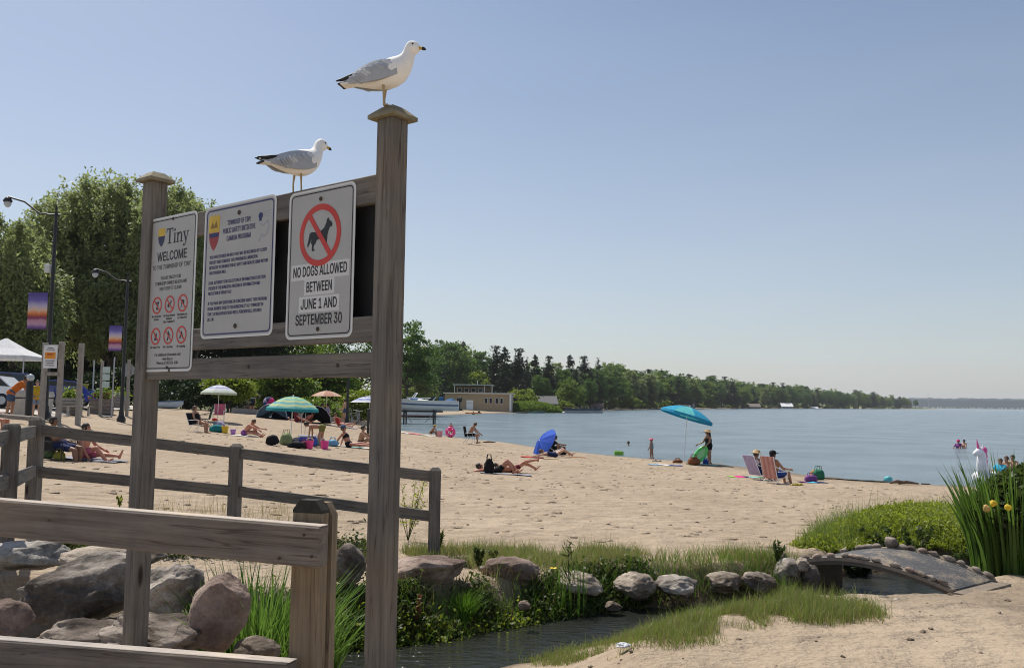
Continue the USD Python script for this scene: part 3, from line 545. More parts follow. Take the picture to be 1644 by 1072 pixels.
sunlit_top(at(-260, 777 + 29, 3.85), at(520, 846 + 31, 3.12), .142, .064); sunlit_top(at(-260, 1002 + 29, 3.85), at(470, 1064 + 30, 3.15), .142, .064)
c = at(500, 860, 3.20); fr = math.degrees(math.atan2((fb - fa)[1], (fb - fa)[0]))
def domed(w, d, z0, z1, cut=0.035):
    p = [(sx * w / 2, sy * d / 2, z) for sx in (-1, 1) for sy in (-1, 1) for z in (z0, z1 - cut * 1.3)] + [(sx * (w / 2 - cut * .75), sy * d / 2, z1) for sx in (-1, 1) for sy in (-1, 1)]
    h = trimesh.convex.convex_hull(np.array(p)); return np.array(h.vertices), np.array(h.faces)
zt = at(500, 804, 3.2)[2]; zb = gz(c[0], c[1]) - 0.2
p = obj(nf, 'post', domed(0.118, 0.05, 0, zt - zb), WOOD_NV); X = UsdGeom.Xformable(stage.GetPrimAtPath(p)); X.AddTranslateOp().Set(Gf.Vec3d(c[0] - 0.012, c[1] + 0.035, zb)); X.AddRotateZOp().Set(fr)
p = obj(nf, 'post', domed(0.112, 0.042, 0, zt - zb - .012), WOOD_NV); X = UsdGeom.Xformable(stage.GetPrimAtPath(p)); X.AddTranslateOp().Set(Gf.Vec3d(c[0] + 0.016, c[1] + 0.087, zb)); X.AddRotateZOp().Set(fr + 2)
obj(nf, 'post_top', domed(0.1195, 0.0515, -.034, 0.0015, .036), plain('black_lichen', (0.03, 0.028, 0.02), 0.9, 0.4, 30)); X = UsdGeom.Xformable(stage.GetPrimAtPath('/World/wooden_fence/post_top')); X.AddTranslateOp().Set(Gf.Vec3d(c[0] - 0.012, c[1] + 0.035, zt + 0.0005)); X.AddRotateZOp().Set(fr); 

mf = thing('wooden_fence', 'low post and rail fence along the edge of the beach sand', 'fence', (0, 0, 0))
mp = [at(699, 750, 10.5), at(380, 712, 10.9), at(60, 669, 10.2)]
for q_, c in enumerate(mp):
    zb = gz(c[0], c[1]) - 0.25; a = 0.135 if q_ != 1 else 0.13
    p = obj(mf, 'post', trimesh.convex.convex_hull(np.array([(sx * a / 2, sy * a / 2, z) for sx in (-1, 1) for sy in (-1, 1) for z in (0, c[2] - zb - .035)] + [(sx * (a / 2 - .03), sy * (a / 2 - .03), c[2] - zb) for sx in (-1, 1) for sy in (-1, 1)])), WOOD_V)
    X = UsdGeom.Xformable(stage.GetPrimAtPath(p)); X.AddTranslateOp().Set(Gf.Vec3d(c[0], c[1], zb)); X.AddRotateZOp().Set((3, -6, 8)[q_])
for (x0, y0, x1, y1, d0, d1) in ((60, 689.5, 380, 727, 10.2, 10.9), (380, 727, 699, 765, 10.9, 10.5), (60, 757, 380, 788, 10.2, 10.9), (380, 788, 699, 829, 10.9, 10.5)):
    board_part(mf, 'rail', at(x0, y0, d0 - .02), at(x1, y1, d1 - .02), 0.04, 0.128, WOOD_H, 0.004)
lf = thing('wooden_fence', 'short fence run at the left edge, turning from the corner post towards the viewer', 'fence', (0, 0, 0))
c = at(19, 680, 7.7); zb = gz(c[0], c[1]) - .25
p = obj(lf, 'post', trimesh.convex.convex_hull(np.array([(sx * .07, sy * .07, z) for sx in (-1, 1) for sy in (-1, 1) for z in (0, c[2] - zb - .02)] + [(sx * .055, sy * .055, c[2] - zb) for sx in (-1, 1) for sy in (-1, 1)])), WOOD_V)
X = UsdGeom.Xformable(stage.GetPrimAtPath(p)); X.AddTranslateOp().Set(Gf.Vec3d(c[0], c[1], zb)); X.AddRotateZOp().Set(30)
for yy, yb, yc in ((692, 698, 716), (756, 768, 800)):
    board_part(lf, 'rail', at(55, yy, 10.1), at(26, yb + 1, 7.85), 0.04, 0.128, WOOD_H); board_part(lf, 'rail', at(14, yb + 3, 7.7), at(-120, yc + 20, 5.6), 0.04, 0.128, WOOD_H)
b0, b1 = at(57, 672, 11.0), at(-30, 664, 12.4)
board_part(lf, 'rail', b0, b1, 0.13, 0.05, WOOD_H)

for px, py, d in ((64, 845, 3.66), (272, 862, 3.40), (488, 858, 3.14), (500, 893, 3.13), (448, 896, 3.18), (392, 893, 3.26)):
    c = at(px, py, d - .056); m = lathe([(.006, -.004), (.006, .002), (.002, .003)], 8); obj(nf, 'nail', (np.stack([m[0][:, 0] + c[0], c[1] - m[0][:, 2] - .0, m[0][:, 1] + c[2]], 1), m[1]), plain('rusty_bolt', (0.05, 0.03, 0.02), 0.6))
# ------------------------------------------------------------------ boulders
def stone_look(name, c0, c1, dark=(0.03, 0.028, 0.026), lichen=0.5):
    return look(name, {'tc': ('texture_coordinate', {}), 'oi': ('object_info', {}), 'off': ('vector_math', {'math_type': 'add'}), 'n': ('noise_texture', {'scale': 5.0, 'detail': 8.0, 'roughness': 0.68}), 'n2': ('noise_texture', {'scale': 1.9, 'detail': 4.0, 'roughness': 0.6}), 'n3': ('noise_texture', {'scale': 60.0, 'detail': 3.0}),
        'r': ('rgb_ramp', {'ramp': [(0.3, c0), (0.7, c1)]}), 'r2': ('rgb_ramp', {'ramp': [(0.36, dark), (0.36 + 0.25 * lichen, (1, 1, 1))]}), 'mx': ('mix_color', {'blend_type': 'multiply', 'fac': 0.85}), 'r3': ('rgb_ramp', {'ramp': [(0.3, (0.75, 0.75, 0.75)), (0.7, (1.2, 1.2, 1.2))]}), 'mx2': ('mix_color', {'blend_type': 'multiply', 'fac': 0.8, 'use_clamp': False}),
        'b': ('bump', {'strength': 1.0, 'distance': 0.05}), 'p': ('principled_bsdf', {'roughness': 0.85, 'specular_ior_level': 0.25})},
        [('tc.object', 'off.vector1'), ('oi.random', 'off.vector2'), ('off.vector', 'n.vector'), ('off.vector', 'n2.vector'), ('off.vector', 'n3.vector'), ('n.fac', 'r.fac'), ('n2.fac', 'r2.fac'), ('n3.fac', 'r3.fac'), ('r.color', 'mx.a'), ('r2.color', 'mx.b'), ('mx.result', 'mx2.a'), ('r3.color', 'mx2.b'), ('mx2.result', 'p.base_color'), ('n.fac', 'b.height'), ('b.normal', 'p.normal')], 'p.BSDF')
ST_GREY = stone_look('grey_granite', (0.26, 0.24, 0.215), (0.52, 0.475, 0.42)); ST_DARK = stone_look('dark_granite', (0.22, 0.19, 0.16), (0.58, 0.51, 0.44), (0.11, 0.095, 0.08), 0.8); ST_PINK = stone_look('pink_granite', (0.26, 0.185, 0.15), (0.46, 0.36, 0.30), (0.3, 0.26, 0.24), 0.9); ST_PALE = stone_look('pale_stone', (0.27, 0.22, 0.175), (0.48, 0.405, 0.325), (0.2, 0.17, 0.14), 0.6)
ST_BROWN = stone_look('brown_stone', (0.20, 0.165, 0.135), (0.43, 0.36, 0.30), (0.09, 0.065, 0.05), 0.8); ST_SAND = stone_look('sandy_stone', (0.30, 0.235, 0.165), (0.42, 0.335, 0.24), (0.5, 0.45, 0.4), 0.6)
def boulder_mesh(seed, sub=4, rough=0.16, cuts=5, squash=(1, 1, 1)):
    rs = np.random.RandomState(seed); t = trimesh.creation.icosphere(subdivisions=sub); v = np.array(t.vertices)
    for _ in range(cuts):
        d = rs.normal(size=3); d /= np.linalg.norm(d); h = rs.uniform(0.62, 0.86); k = v @ d; v -= np.maximum(k - h, 0)[:, None] * d * (0.85 if cuts < 8 else 0.97)
    v *= (1 + rough * 2.6 * (meshkit.fbm(v * 1.3 + seed * 7.3, 3, seed) - 0.5) + rough * 1.1 * (meshkit.fbm(v * 4.1 + seed, 3, seed + 3) - 0.5))[:, None]
    return v * np.asarray(squash), np.array(t.faces)
def boulder(label, c, size, rot, seed, mat, sub=4, rough=0.16, group=None, tilt=(0, 0), name='boulder', cuts=5):
    m = boulder_mesh(seed, sub, rough, cuts, np.asarray(size) / 2); v = m[0] @ rotm(tilt[0], tilt[1], 0).T
    p = obj(None, name, (v, m[1]), mat, True, label, None, name if name != 'boulder' else 'rock', group)
    x = UsdGeom.Xformable(stage.GetPrimAtPath(p)); x.AddTranslateOp().Set(Gf.Vec3d(*map(float, c))); x.AddRotateZOp().Set(float(rot)); return p
def rock_at(label, px, py, depth, w, h, d, rot, seed, mat, **k):
    """centre of the visible face at a pixel and depth; w, h, d in metres"""
    c = at(px, py, depth); return boulder(label, (c[0], c[1] + d * 0.3, c[2]), (w, d, h), rot, seed, mat, **k)
rock_at('huge dark weathered boulder, largest of the pile behind the near fence', 105, 960, 6.0, 1.06, 0.52, 0.72, 10, 3, ST_DARK, sub=5, rough=0.23, tilt=(0, -6), cuts=12)
rock_at('rough knobbly boulder just right of the left sign post', 255, 960, 5.9, 0.44, 0.40, 0.45, -20, 11, ST_DARK, sub=5, rough=0.26, cuts=10)
rock_at('tall pinkish rounded boulder leaning right, beside the iris clump', 342, 992, 5.5, 0.36, 0.52, 0.36, 8, 5, ST_PINK, sub=5, rough=0.10, tilt=(0, 22), cuts=3)
rock_at('pale flat topped boulder at the left edge behind the big dark one', 28, 896, 7.2, 0.62, 0.30, 0.6, 0, 21, ST_GREY, rough=0.2, cuts=10)
rock_at('flat pale slab of rock lying behind the largest boulder', 165, 905, 7.0, 0.80, 0.22, 0.6, 0, 23, ST_PALE, rough=0.16, cuts=9)
rock_at('jagged grey slab below the knobbly boulder, behind the lower rail', 235, 1035, 5.35, 0.72, 0.26, 0.55, -12, 8, ST_BROWN, sub=5, rough=0.28, tilt=(0, 8), cuts=14)
rock_at('grey rock wedged low between the slab and the pink boulder', 400, 1052, 5.3, 0.30, 0.16, 0.3, 20, 31, ST_PALE, rough=0.2)
rock_at('reddish rock cut by the left edge below the largest boulder', -12, 1005, 5.5, 0.34, 0.26, 0.4, 0, 37, ST_PINK)
rock_at('shaded grey rock under the largest boulder', 120, 1030, 5.6, 0.85, 0.22, 0.5, 5, 39, ST_BROWN, rough=0.26, cuts=12)
# the row along the far bank of the creek
for lab, px, py, dp, w, h, d, r, sd, mt in (
    ('dark round boulder between the near fence post and the right sign post', 553, 905, 8.6, 0.36, 0.42, 0.4, 0, 41, ST_GREY),
    ('big mauve boulder on the creek bank beside the last fence post', 684, 912, 9.0, 0.76, 0.36, 0.5, -5, 43, ST_PINK),
    ('smooth sloping boulder on the bank, second from the last fence post', 815, 916, 9.5, 0.62, 0.34, 0.5, 6, 45, ST_PINK),
    ('pale boulder behind the tall iris stalks in the creek', 930, 936, 9.7, 0.62, 0.30, 0.5, 0, 47, ST_PALE),
    ('rounded buff boulder right of the iris stalks', 1022, 938, 9.9, 0.46, 0.32, 0.45, 8, 49, ST_PALE),
    ('cracked dark boulder with a flat top, middle of the row on the bank', 1092, 937, 10.2, 0.48, 0.28, 0.4, -4, 51, ST_DARK),
    ('low wide brown boulder in the bank row', 1166, 932, 10.5, 0.50, 0.24, 0.4, 0, 53, ST_PALE),
    ('small rough rock left of the bridge rocks', 1224, 929, 10.5, 0.36, 0.26, 0.36, 12, 55, ST_GREY),
    ('blocky dark rock stacked against the left end of the bridge', 1268, 915, 10.5, 0.34, 0.34, 0.36, 30, 57, ST_DARK),
    ('pale knob of rock at the left foot of the bridge arch', 1290, 902, 10.45, 0.16, 0.2, 0.2, 10, 59, ST_PALE),
    ('small rounded stone lying at the water below the buff boulder', 985, 968, 9.55, 0.20, 0.10, 0.18, 0, 61, ST_PALE),
    ('little brown stone in the plants left of the iris stalks', 842, 966, 8.9, 0.12, 0.10, 0.12, 0, 63, ST_PINK)):
    rock_at(lab, px, py + 6, dp - (.12 if px > 1000 else 0.05) - (.3 if 1060 < px < 1240 else 0), w * 1.02, h * .95, d * 1.05, r, sd, mt if mt is not ST_GREY else ST_BROWN, rough=.2, cuts=7)
for lab, px, py, w, sd in (('sandy rounded stone at the bottom edge beside the right sign post', 655, 1069, 0.16, 71), ('sandy stone half buried on the near creek edge, third from the sign post', 722, 1062, 0.36, 72), ('broad sandy stone on the near creek edge left of the grass', 806, 1057, 0.30, 73), ('flat sandy stone where the near grass starts', 893, 1033, 0.36, 74), ('long low sandy stone beside the grass edge', 1018, 1014, 0.34, 75), ('pale stone under the right end of the bridge', 1418, 955, 0.14, 76), ('small white stone on the dirt below the bridge', 1182 + 260, 958, 0.10, 77)):
    c = gp(px, py + 4); boulder(lab, (c[0], c[1] + w * .2, c[2] - 0.01), (w, w * 0.8, w * 0.42), sd * 31 % 90, sd, ST_SAND if sd < 76 else ST_PALE, sub=3, rough=0.12)
rock_at('dark craggy rock under the left end of the bridge arch', 1306, 930, 10.35, 0.26, 0.30, 0.3, 15, 64, ST_DARK, rough=.22); rock_at('rough brown rock topping the pile left of the bridge', 1250, 900, 10.7, 0.30, 0.2, 0.3, 40, 65, ST_BROWN, rough=.22)
# small pebbles and crumbs on the path and the beach: nobody could count them
rs = np.random.RandomState(5); b = B(); ico = trimesh.creation.icosphere(subdivisions=1)
for _ in range(300):
    x, y = (rs.uniform(0.2, 7.5), rs.uniform(4.6, 9.5)) if rs.rand() < .6 else (rs.uniform(-9, 14), rs.uniform(11, 34))
    d, lev, wid = creek_at(np.array([x]), np.array([y]))
    if d[0] < wid[0] + .3: continue
    s = rs.gamma(2.0, 0.0055) + 0.004; b.add(np.array(ico.vertices) * (1 + .3 * rs.normal(size=(len(ico.vertices), 1)).clip(-1, 1)) * s * np.array([1, rs.uniform(.5, 1), .5]) @ rotm(0, 0, rs.uniform(0, 180)).T + (x, y, gz(x, y) + s * .2), ico.faces)
obj(None, 'pebbles', b.get(), plain('pebble', (0.16, 0.12, 0.085), 0.9, 0.5, 3), kind='stuff', label='scattered pebbles and dry crumbs on the sand')
# dark seaweed and twig scraps trampled into the beach
b = B()
for _ in range(230):
    t_ = rs.rand(); x, y = rs.uniform(-12, 13), rs.uniform(13, 40)
    if y > 40 - 0.6 * x: continue
    z = gz(x, y)
    if z < 0.15: continue
    L = rs.gamma(2, .045); a = rs.uniform(-.7, .7) if rs.rand() < .8 else rs.uniform(0, 6.28); p = [(x + math.cos(a) * L * k + rs.normal() * .02, y + math.sin(a) * L * k * 1.0 + rs.normal() * .03, z + .012) for k in (-.5, 0, .5)]
    b.tube(p, [.003, .009, .003], 5)
bc = B(); r3 = np.random.RandomState(61); lump = trimesh.creation.icosphere(subdivisions=1); lv, lf_ = np.array(lump.vertices), np.array(lump.faces); X0 = np.column_stack([r3.uniform(-14, 14, 1700), 12 + 34 * r3.rand(1700) ** 1.1]); X0 = X0[meshkit.fbm(np.column_stack([X0 * .45, 0 * X0[:, 0]]), 3, 31) > r3.uniform(.3, .62, len(X0))]; Z0 = ground(X0[:, 0], X0[:, 1])
for (x, y), z in zip(X0, Z0):
    if z < .12: continue
    s = r3.gamma(3, .011) + .018; bc.add(lv * (1 + .25 * r3.normal(size=(42, 1)).clip(-1, 1)) * (s * r3.uniform(.7, 1.6), s, .010 + s * .20) @ rotm(0, 0, r3.uniform(0, 180)).T + (x, y, z), lf_)
obj(None, 'sand_clods', bc.get(), SAND, True, kind='stuff', label='low trampled lumps of sand between footprints on the beach')
obj(None, 'beach_scraps', b.get(), plain('beach_scrap', (0.075, 0.055, 0.04), 0.9, 0.4), kind='stuff', label='dark scraps of weed and twigs trampled into the sand')

# ------------------------------------------------------------------ the little arched bridge
BA, BBp, BC, BD = on(1262, 905, 1.06), on(1528, 948, 0.96), on(1598, 930, 1.0), on(1352, 889, 1.12)   # near left, near right, far right, far left
bridge = thing('footbridge', 'small humped footbridge with a grey mat deck edged with round stones', 'bridge', (0, 0, 0))
def edge_curve(a, b, rise, n=24, lo=-0.0, skew=0.46):
    t = np.linspace(0, 1, n); p = a + (b - a) * t[:, None]; s = np.where(t < skew, t / skew / 2, 0.5 + (t - skew) / (1 - skew) / 2); p[:, 2] += rise * np.sin(math.pi * s) ** 0.9; return p
EN, EF = edge_curve(BA, BBp, 0.18), edge_curve(BD, BC, 0.19)
CONC = plain('bridge_concrete', (0.21, 0.17, 0.13), 0.85, 0.25, 12, 0.004); MAT_D = look('deck_mat', {'g': ('geometry', {}), 'n': ('noise_texture', {'scale': 3.2, 'detail': 7.0, 'roughness': .7}), 'n2': ('noise_texture', {'scale': 40.0, 'detail': 3.0}), 'a': ('math', {'math_type': 'multiply_add', 'value2': .35}), 'r': ('rgb_ramp', {'ramp': [(.4, (.045, .045, .047)), (.68, (.08, .08, .082)), (.78, (.2, .165, .125)), (.9, (.34, .27, .19))]}), 'b': ('bump', {'strength': .8, 'distance': .012}), 'p': ('principled_bsdf', {'roughness': .85})}, [('g.position', 'n.vector'), ('g.position', 'n2.vector'), ('n2.fac', 'a.value1'), ('n.fac', 'a.value3'), ('a.value', 'r.fac'), ('r.color', 'p.base_color'), ('n2.fac', 'b.height'), ('b.normal', 'p.normal')], 'p.BSDF'); ROUGH = plain('bridge_underside', (0.10, 0.085, 0.07), 0.9, 0.3, 8)
side = (EF - EN); side /= np.linalg.norm(side, axis=1, keepdims=True); up = np.array([0, 0, 1.0])
def band(p0, p1, z0, z1):
    S = [np.array([a + up * z0, b + up * z0, b + up * z1, a + up * z1]) for a, b in zip(p0, p1)]; return loft(S)
obj(bridge, 'arch_slab', band(EN + side * .01, EF - side * .01, -0.075, -0.008), ROUGH, 30)
deck = obj(bridge, 'deck_mat', band(EN + side * 0.095, EF - side * 0.095, -0.0075, 0.008), MAT_D, 30)
for k, (e, s) in enumerate(((EN, side), (EF, -side))):
    kb = obj(bridge, 'kerb', band(e - s * 0.01, e + s * 0.085, -0.028, 0.012), CONC, 30)
    rs2 = np.random.RandomState(90 + k); nst = 13
    for q_ in range(nst):
        u = (q_ + .5 + rs2.uniform(-.3, .3)) / nst; i_ = u * 23; a = e[int(i_)] + (e[min(int(i_) + 1, 23)] - e[int(i_)]) * (i_ % 1)
        L = rs2.uniform(0.07, 0.155); big = (k == 1 and q_ == 4)
        m = boulder_mesh(100 + q_ + 40 * k, 3, 0.08, 2 if not big else 6, (L / 2 * (1.0 if not big else 1.25), 0.042 if not big else .06, 0.032 if not big else 0.085)); dr = BBp - BA; ang = math.degrees(math.atan2(dr[1], dr[0])); sl = e[min(int(i_) + 1, 23)] - e[max(int(i_) - 0, 0)] if int(i_) < 23 else e[23] - e[22]
        tl = -math.degrees(math.atan2(sl[2], np.hypot(sl[0], sl[1]))); v = m[0] @ rotm(0, tl, 0).T @ rotm(0, 0, ang + rs2.uniform(-14, 14)).T
        obj(bridge, 'edge_stone', (v + a + s[0] * 0.035 + up * (0.032 if not big else 0.075), m[1]), (ST_PINK, ST_BROWN, ST_BROWN)[rs2.randint(3)], True, label='tall pointed stone at the crown of the bridge' if big else None)
for a, b_, nm in ((BA, BD, 'abutment'), (BBp, BC, 'abutment')):
    dvec = (BBp - BA) / np.linalg.norm(BBp - BA) * (-.16 if a is BA else .16) + (np.array([0, .06, -.02]) if a is BA else 0); S = [np.array([p + (0, 0, -0.01), p + dvec + (0, 0, -.02), p + dvec + (0, 0, -.45), p + (0, 0, -.45)]) for p in (a, b_)]
    obj(bridge, nm, loft(S), ROUGH if a is BA else CONC)

# ------------------------------------------------------------------ grasses and bank plants
G_GRASS = leafy('grass_blade', (0.13, 0.175, 0.035), (0.23, 0.265, 0.065), (0.40, 0.36, 0.17), 0.42); G_DRY = leafy('dry_blade', (0.24, 0.21, 0.09), (0.36, 0.30, 0.16), (0.45, 0.38, 0.23)); G_LUSH = leafy('lush_blade', (0.10, 0.19, 0.025), (0.17, 0.27, 0.05), (0.27, 0.33, 0.09), 0.35); G_IRIS = leafy('iris_blade', (0.09, 0.16, 0.03), (0.15, 0.24, 0.05), (0.25, 0.32, 0.09), 0.38, 0.4)
G_LEAF = leafy('bank_leaf', (0.06, 0.085, 0.02), (0.13, 0.155, 0.04), (0.27, 0.26, 0.09), 0.34); G_MOUND = leafy('mound_leaf', (0.19, 0.225, 0.028), (0.31, 0.33, 0.05), (0.43, 0.40, 0.09), 0.45); G_RED = leafy('reddish_leaf', (0.17, 0.07, 0.03), (0.24, 0.12, 0.05), (0.28, 0.17, 0.08), 0.3)
def blades(p, h, w, bend, rs, spread=0.35, seg=3, az=None):
    """tapering bent strips rooted at p (n, 3)"""
    n = len(p); h = np.broadcast_to(h, n); w = np.broadcast_to(w, n); bend = np.broadcast_to(bend, n); a = rs.uniform(0, 2 * np.pi, n) if az is None else az; lean = rs.normal(0, spread, n)
    d = np.stack([np.cos(a), np.sin(a), 0 * a], 1); f = rs.uniform(0, np.pi, n); s = np.stack([np.cos(f), np.sin(f), 0 * f], 1); V = []
    for k in range(seg + 1):
        u = k / seg; off = lean * u * 0.6 + bend * u * u; z = u * np.sqrt(np.maximum(1 - 0.35 * np.minimum(np.abs(off), 1.2) ** 2, .2)); c = p + d * (h * off)[:, None] + np.array([0, 0, 1.0]) * (h * z)[:, None]; ww = (w * (1 - u) ** 0.7 * .5)[:, None]
        V += [c - s * ww, c + s * ww] if k < seg else [c]
    m = 2 * seg + 1; v = np.stack(V, 1).reshape(-1, 3); o = (np.arange(n) * m)[:, None]; F = []
    for k in range(seg - 1): F += [o + np.array([[2 * k, 2 * k + 1, 2 * k + 3]]), o + np.array([[2 * k, 2 * k + 3, 2 * k + 2]])]
    F.append(o + np.array([[2 * seg - 2, 2 * seg - 1, 2 * seg]])); return v, np.vstack(F)
def leaves(c, L, W, rs, out=None, droop=0.0, upbias=0.4):
    """diamond leaves, folded a little, at c (n, 3); out gives the way each points"""
    n = len(c); L = np.broadcast_to(L, n) * rs.uniform(.7, 1.3, n); W = np.broadcast_to(W, n) * rs.uniform(.7, 1.3, n); d = rs.normal(size=(n, 3)) * 0.7 + (0 if out is None else out); d[:, 2] -= droop; d /= np.linalg.norm(d, axis=1, keepdims=True) + 1e-9
    nr = rs.normal(size=(n, 3)) * .7; nr[:, 2] += upbias; s = np.cross(d, nr); s /= np.linalg.norm(s, axis=1, keepdims=True) + 1e-9
    a, b_, e, g = c - d * (L / 2)[:, None], c + s * (W / 2)[:, None], c + d * (L / 2)[:, None], c - s * (W / 2)[:, None]
    v = np.stack([a, b_, e, g], 1).reshape(-1, 3); o = (np.arange(n) * 4)[:, None]; return v, np.vstack([o + np.array([[0, 1, 2]]), o + np.array([[0, 2, 3]])])
def scatter(poly, n, rs, dens=None):
    x0, y0, x1, y1 = poly.bounds; out = []; m = 0
    while m < n:
        q_ = np.stack([rs.uniform(x0, x1, n * 2), rs.uniform(y0, y1, n * 2)], 1); q_ = q_[shapely.contains_xy(poly, q_[:, 0], q_[:, 1])]
        if dens is not None: q_ = q_[rs.rand(len(q_)) < dens(q_)]
        out.append(q_); m += len(q_)
    q_ = np.vstack(out)[:n]; return np.column_stack([q_, ground(q_[:, 0], q_[:, 1]) - 0.01])
def region(pix): return sg.Polygon([tuple(gp(*p)[:2]) for p in pix]).buffer(0)
def patchy(seed, sc=1.1, lo=.35, hi=.6): return lambda q_: smooth(lo, hi, meshkit.fbm(np.column_stack([q_ * sc, 0 * q_[:, 0]]), 3, seed))
rs = np.random.RandomState(17)
near_grass = region([(790, 1072), (838, 1056), (900, 1028), (1010, 1010), (1060, 985), (1180, 960), (1290, 955), (1400, 968), (1436, 990), (1400, 1008), (1260, 1010), (1170, 1030), (1100, 1046), (985, 1060), (900, 1070)])
P_ = scatter(near_grass, 40000, rs, lambda q_: patchy(3, 2.6, .28, .55)(q_) * smooth(-.05, .4, shapely.distance(near_grass.exterior, shapely.points(q_)) + .35 * (meshkit.fbm(np.column_stack([q_ * 3.1, 0 * q_[:, 0]]), 2, 12) - .5))); k = rs.rand(len(P_)); hh = rs.gamma(4, .0135, len(P_)) * (1 + .7 * smooth(1.0, 2.6, P_[:, 0]))
bl = B(); bl.add(blades(P_[k < .56], hh[k < .56] + .015, 0.0055, rs.uniform(.1, .9, (k < .56).sum()), rs)); obj(None, 'grass', bl.get(), G_GRASS, kind='stuff', label='rough green grass on the near creek bank')
bl = B(); bl.add(blades(P_[k >= .56], hh[k >= .56] * .9 + .015, 0.0045, rs.uniform(.1, .9, (k >= .56).sum()), rs)); obj(None, 'dry_grass', bl.get(), G_DRY, kind='stuff', label='dry straw coloured grass mixed into the near bank')
far_grass = region([(640, 884), (760, 880), (905, 884), (1060, 888), (1210, 888), (1285, 900), (1250, 918), (1120, 922), (980, 925), (820, 915), (690, 905)])
P_ = scatter(far_grass, 14000, rs, patchy(8, 1.6, .28, .55)); hh = rs.gamma(4, .022, len(P_)); k = rs.rand(len(P_))
bl = B(); bl.add(blades(P_[k < .5], hh[k < .5] + .03, 0.007, rs.uniform(.1, .7, (k < .5).sum()), rs)); obj(None, 'grass', bl.get(), G_GRASS, kind='stuff', label='thin grass along the beach edge above the boulders')
bl = B(); bl.add(blades(P_[k >= .5], hh[k >= .5] + .03, 0.006, rs.uniform(.1, .9, (k >= .5).sum()), rs)); obj(None, 'dry_grass', bl.get(), G_DRY, kind='stuff', label='dry stalks along the beach edge above the boulders')
# leafy cover on the far bank slope between boulders and water
def bank_band(x0, x1, d0, d1, n, side_=1):
    i0 = np.linspace(x0, x1, n); y = np.interp(i0, CREEK[:, 0], CREEK[:, 1]); q_ = np.column_stack([i0 + rs.normal(0, .1, n), y + side_ * rs.uniform(d0, d1, n)]); return np.column_stack([q_, ground(q_[:, 0], q_[:, 1])])
P_ = bank_band(-2.2, 1.5, 0.55, 1.0, 3800); P_ = P_[patchy(21, 2.5, .32, .5)(P_[:, :2]) > rs.rand(len(P_))]
P_ = np.repeat(P_, 5, 0) + np.column_stack([rs.normal(0, .045, (len(P_) * 5, 2)), rs.gamma(2.0, .020, len(P_) * 5)])
bl = B(); bl.add(leaves(P_, 0.055, 0.032, rs, np.array([0, -.5, .25]), 0.1, .9)); obj(None, 'bank_plants', bl.get(), G_LEAF, kind='stuff', label='low dark leafy plants covering the far creek bank')
P_ = bank_band(-2.0, 3.6, 0.48, 0.95, 2800); bl = B(); bl.add(blades(P_, rs.gamma(5, .03, len(P_)) + .04, .007, rs.uniform(.2, .8, len(P_)), rs)); obj(None, 'bank_grass', bl.get(), G_LUSH, kind='stuff', label='green sedge at the water line of the far bank')
P_ = bank_band(-1.9, 0.3, 0.42, 0.7, 600); P_ = np.repeat(P_, 4, 0) + np.column_stack([rs.normal(0, .05, (len(P_) * 4, 2)), rs.gamma(2, .03, len(P_) * 4)])
bl = B(); bl.add(leaves(P_, 0.045, 0.034, rs, np.array([0, -.2, .3]), 0, 1.2)); obj(None, 'water_weeds', bl.get(), G_MOUND, kind='stuff', label='broad yellow green leaves at the creek edge by the sign post')
P_ = bank_band(-2.2, 4.0, 0.5, 1.25, 2600); obj(None, 'dry_grass', blades(P_, rs.gamma(4, .03, len(P_)) + .03, .006, rs.uniform(.1, .9, len(P_)), rs), G_DRY, kind='stuff', label='dry brown stems standing among the far bank plants')
# single plants one can point at
def clump(name, label, c, n, h, w, bend, rad, mat, spread=.25, seg=4, cat='plant', extra=None):
    t = thing(name, label, cat, c); r2 = np.random.RandomState(int(abs(c[0]) * 977 + abs(c[1]) * 131)); a = r2.uniform(0, 6.28, n); r = rad * np.sqrt(r2.rand(n)); p = np.stack([r * np.cos(a), r * np.sin(a), 0 * a], 1)
    obj(t, 'blades', blades(p, h * r2.uniform(.55, 1.05, n), w, bend * r2.uniform(.3, 1.6, n), r2, spread, seg, a + r2.normal(0, .6, n)), mat)
    if extra: extra(t, r2)
    return t
c = gp(742, 1000); clump('sedge_tuft', 'bright lime green tuft of sedge at the water edge', (c[0], c[1] + .05, max(c[2], .72)), 420, 0.34, .009, .45, .10, G_LUSH, .45)
def yellow_flower(c, r2, size=.03):
    b_ = B()
    for q_ in range(5): a = q_ * 1.257 + r2.rand(); d = np.array([math.cos(a), math.sin(a), .3]); b_.add(*loft([np.array([c + d * u * size + np.cross(d, up) * w_ * size * s for s in (-1, 1)] + [c + d * u * size + np.cross(d, up) * w_ * size * s + up * .002 for s in (1, -1)]) for u, w_ in ((0, .12), (.5, .42), (1, .1))]))
    return b_.get()
YEL = plain('iris_yellow', (0.62, 0.42, 0.02), 0.6)
c = gp(912, 985); stalks = clump('iris_stalks', 'tall upright iris stalks with a yellow flower standing in the creek', (c[0], c[1] + .1, .70), 120, 0.62, .018, .06, .22, G_IRIS, .07, 4,
    extra=lambda t, r2: obj(t, 'flower', yellow_flower(np.array([-.16, -.05, .52]), r2, .045), YEL))
b = B(); r2 = np.random.RandomState(4); st = np.array([[0.03, 0, 0], [.01, 0, .45], [.0, 0, .78]]); b.tube(st, [.008, .006, .003], 6)
zz = np.linspace(.3, .8, 60); b.add(leaves(np.column_stack([r2.normal(0, .03, 60) + .01, r2.normal(0, .03, 60), zz]), .11, .016, r2, np.array([0, 0, .8]), 0, .2)); obj(stalks, 'leafy_stem', b.get(), G_LEAF)
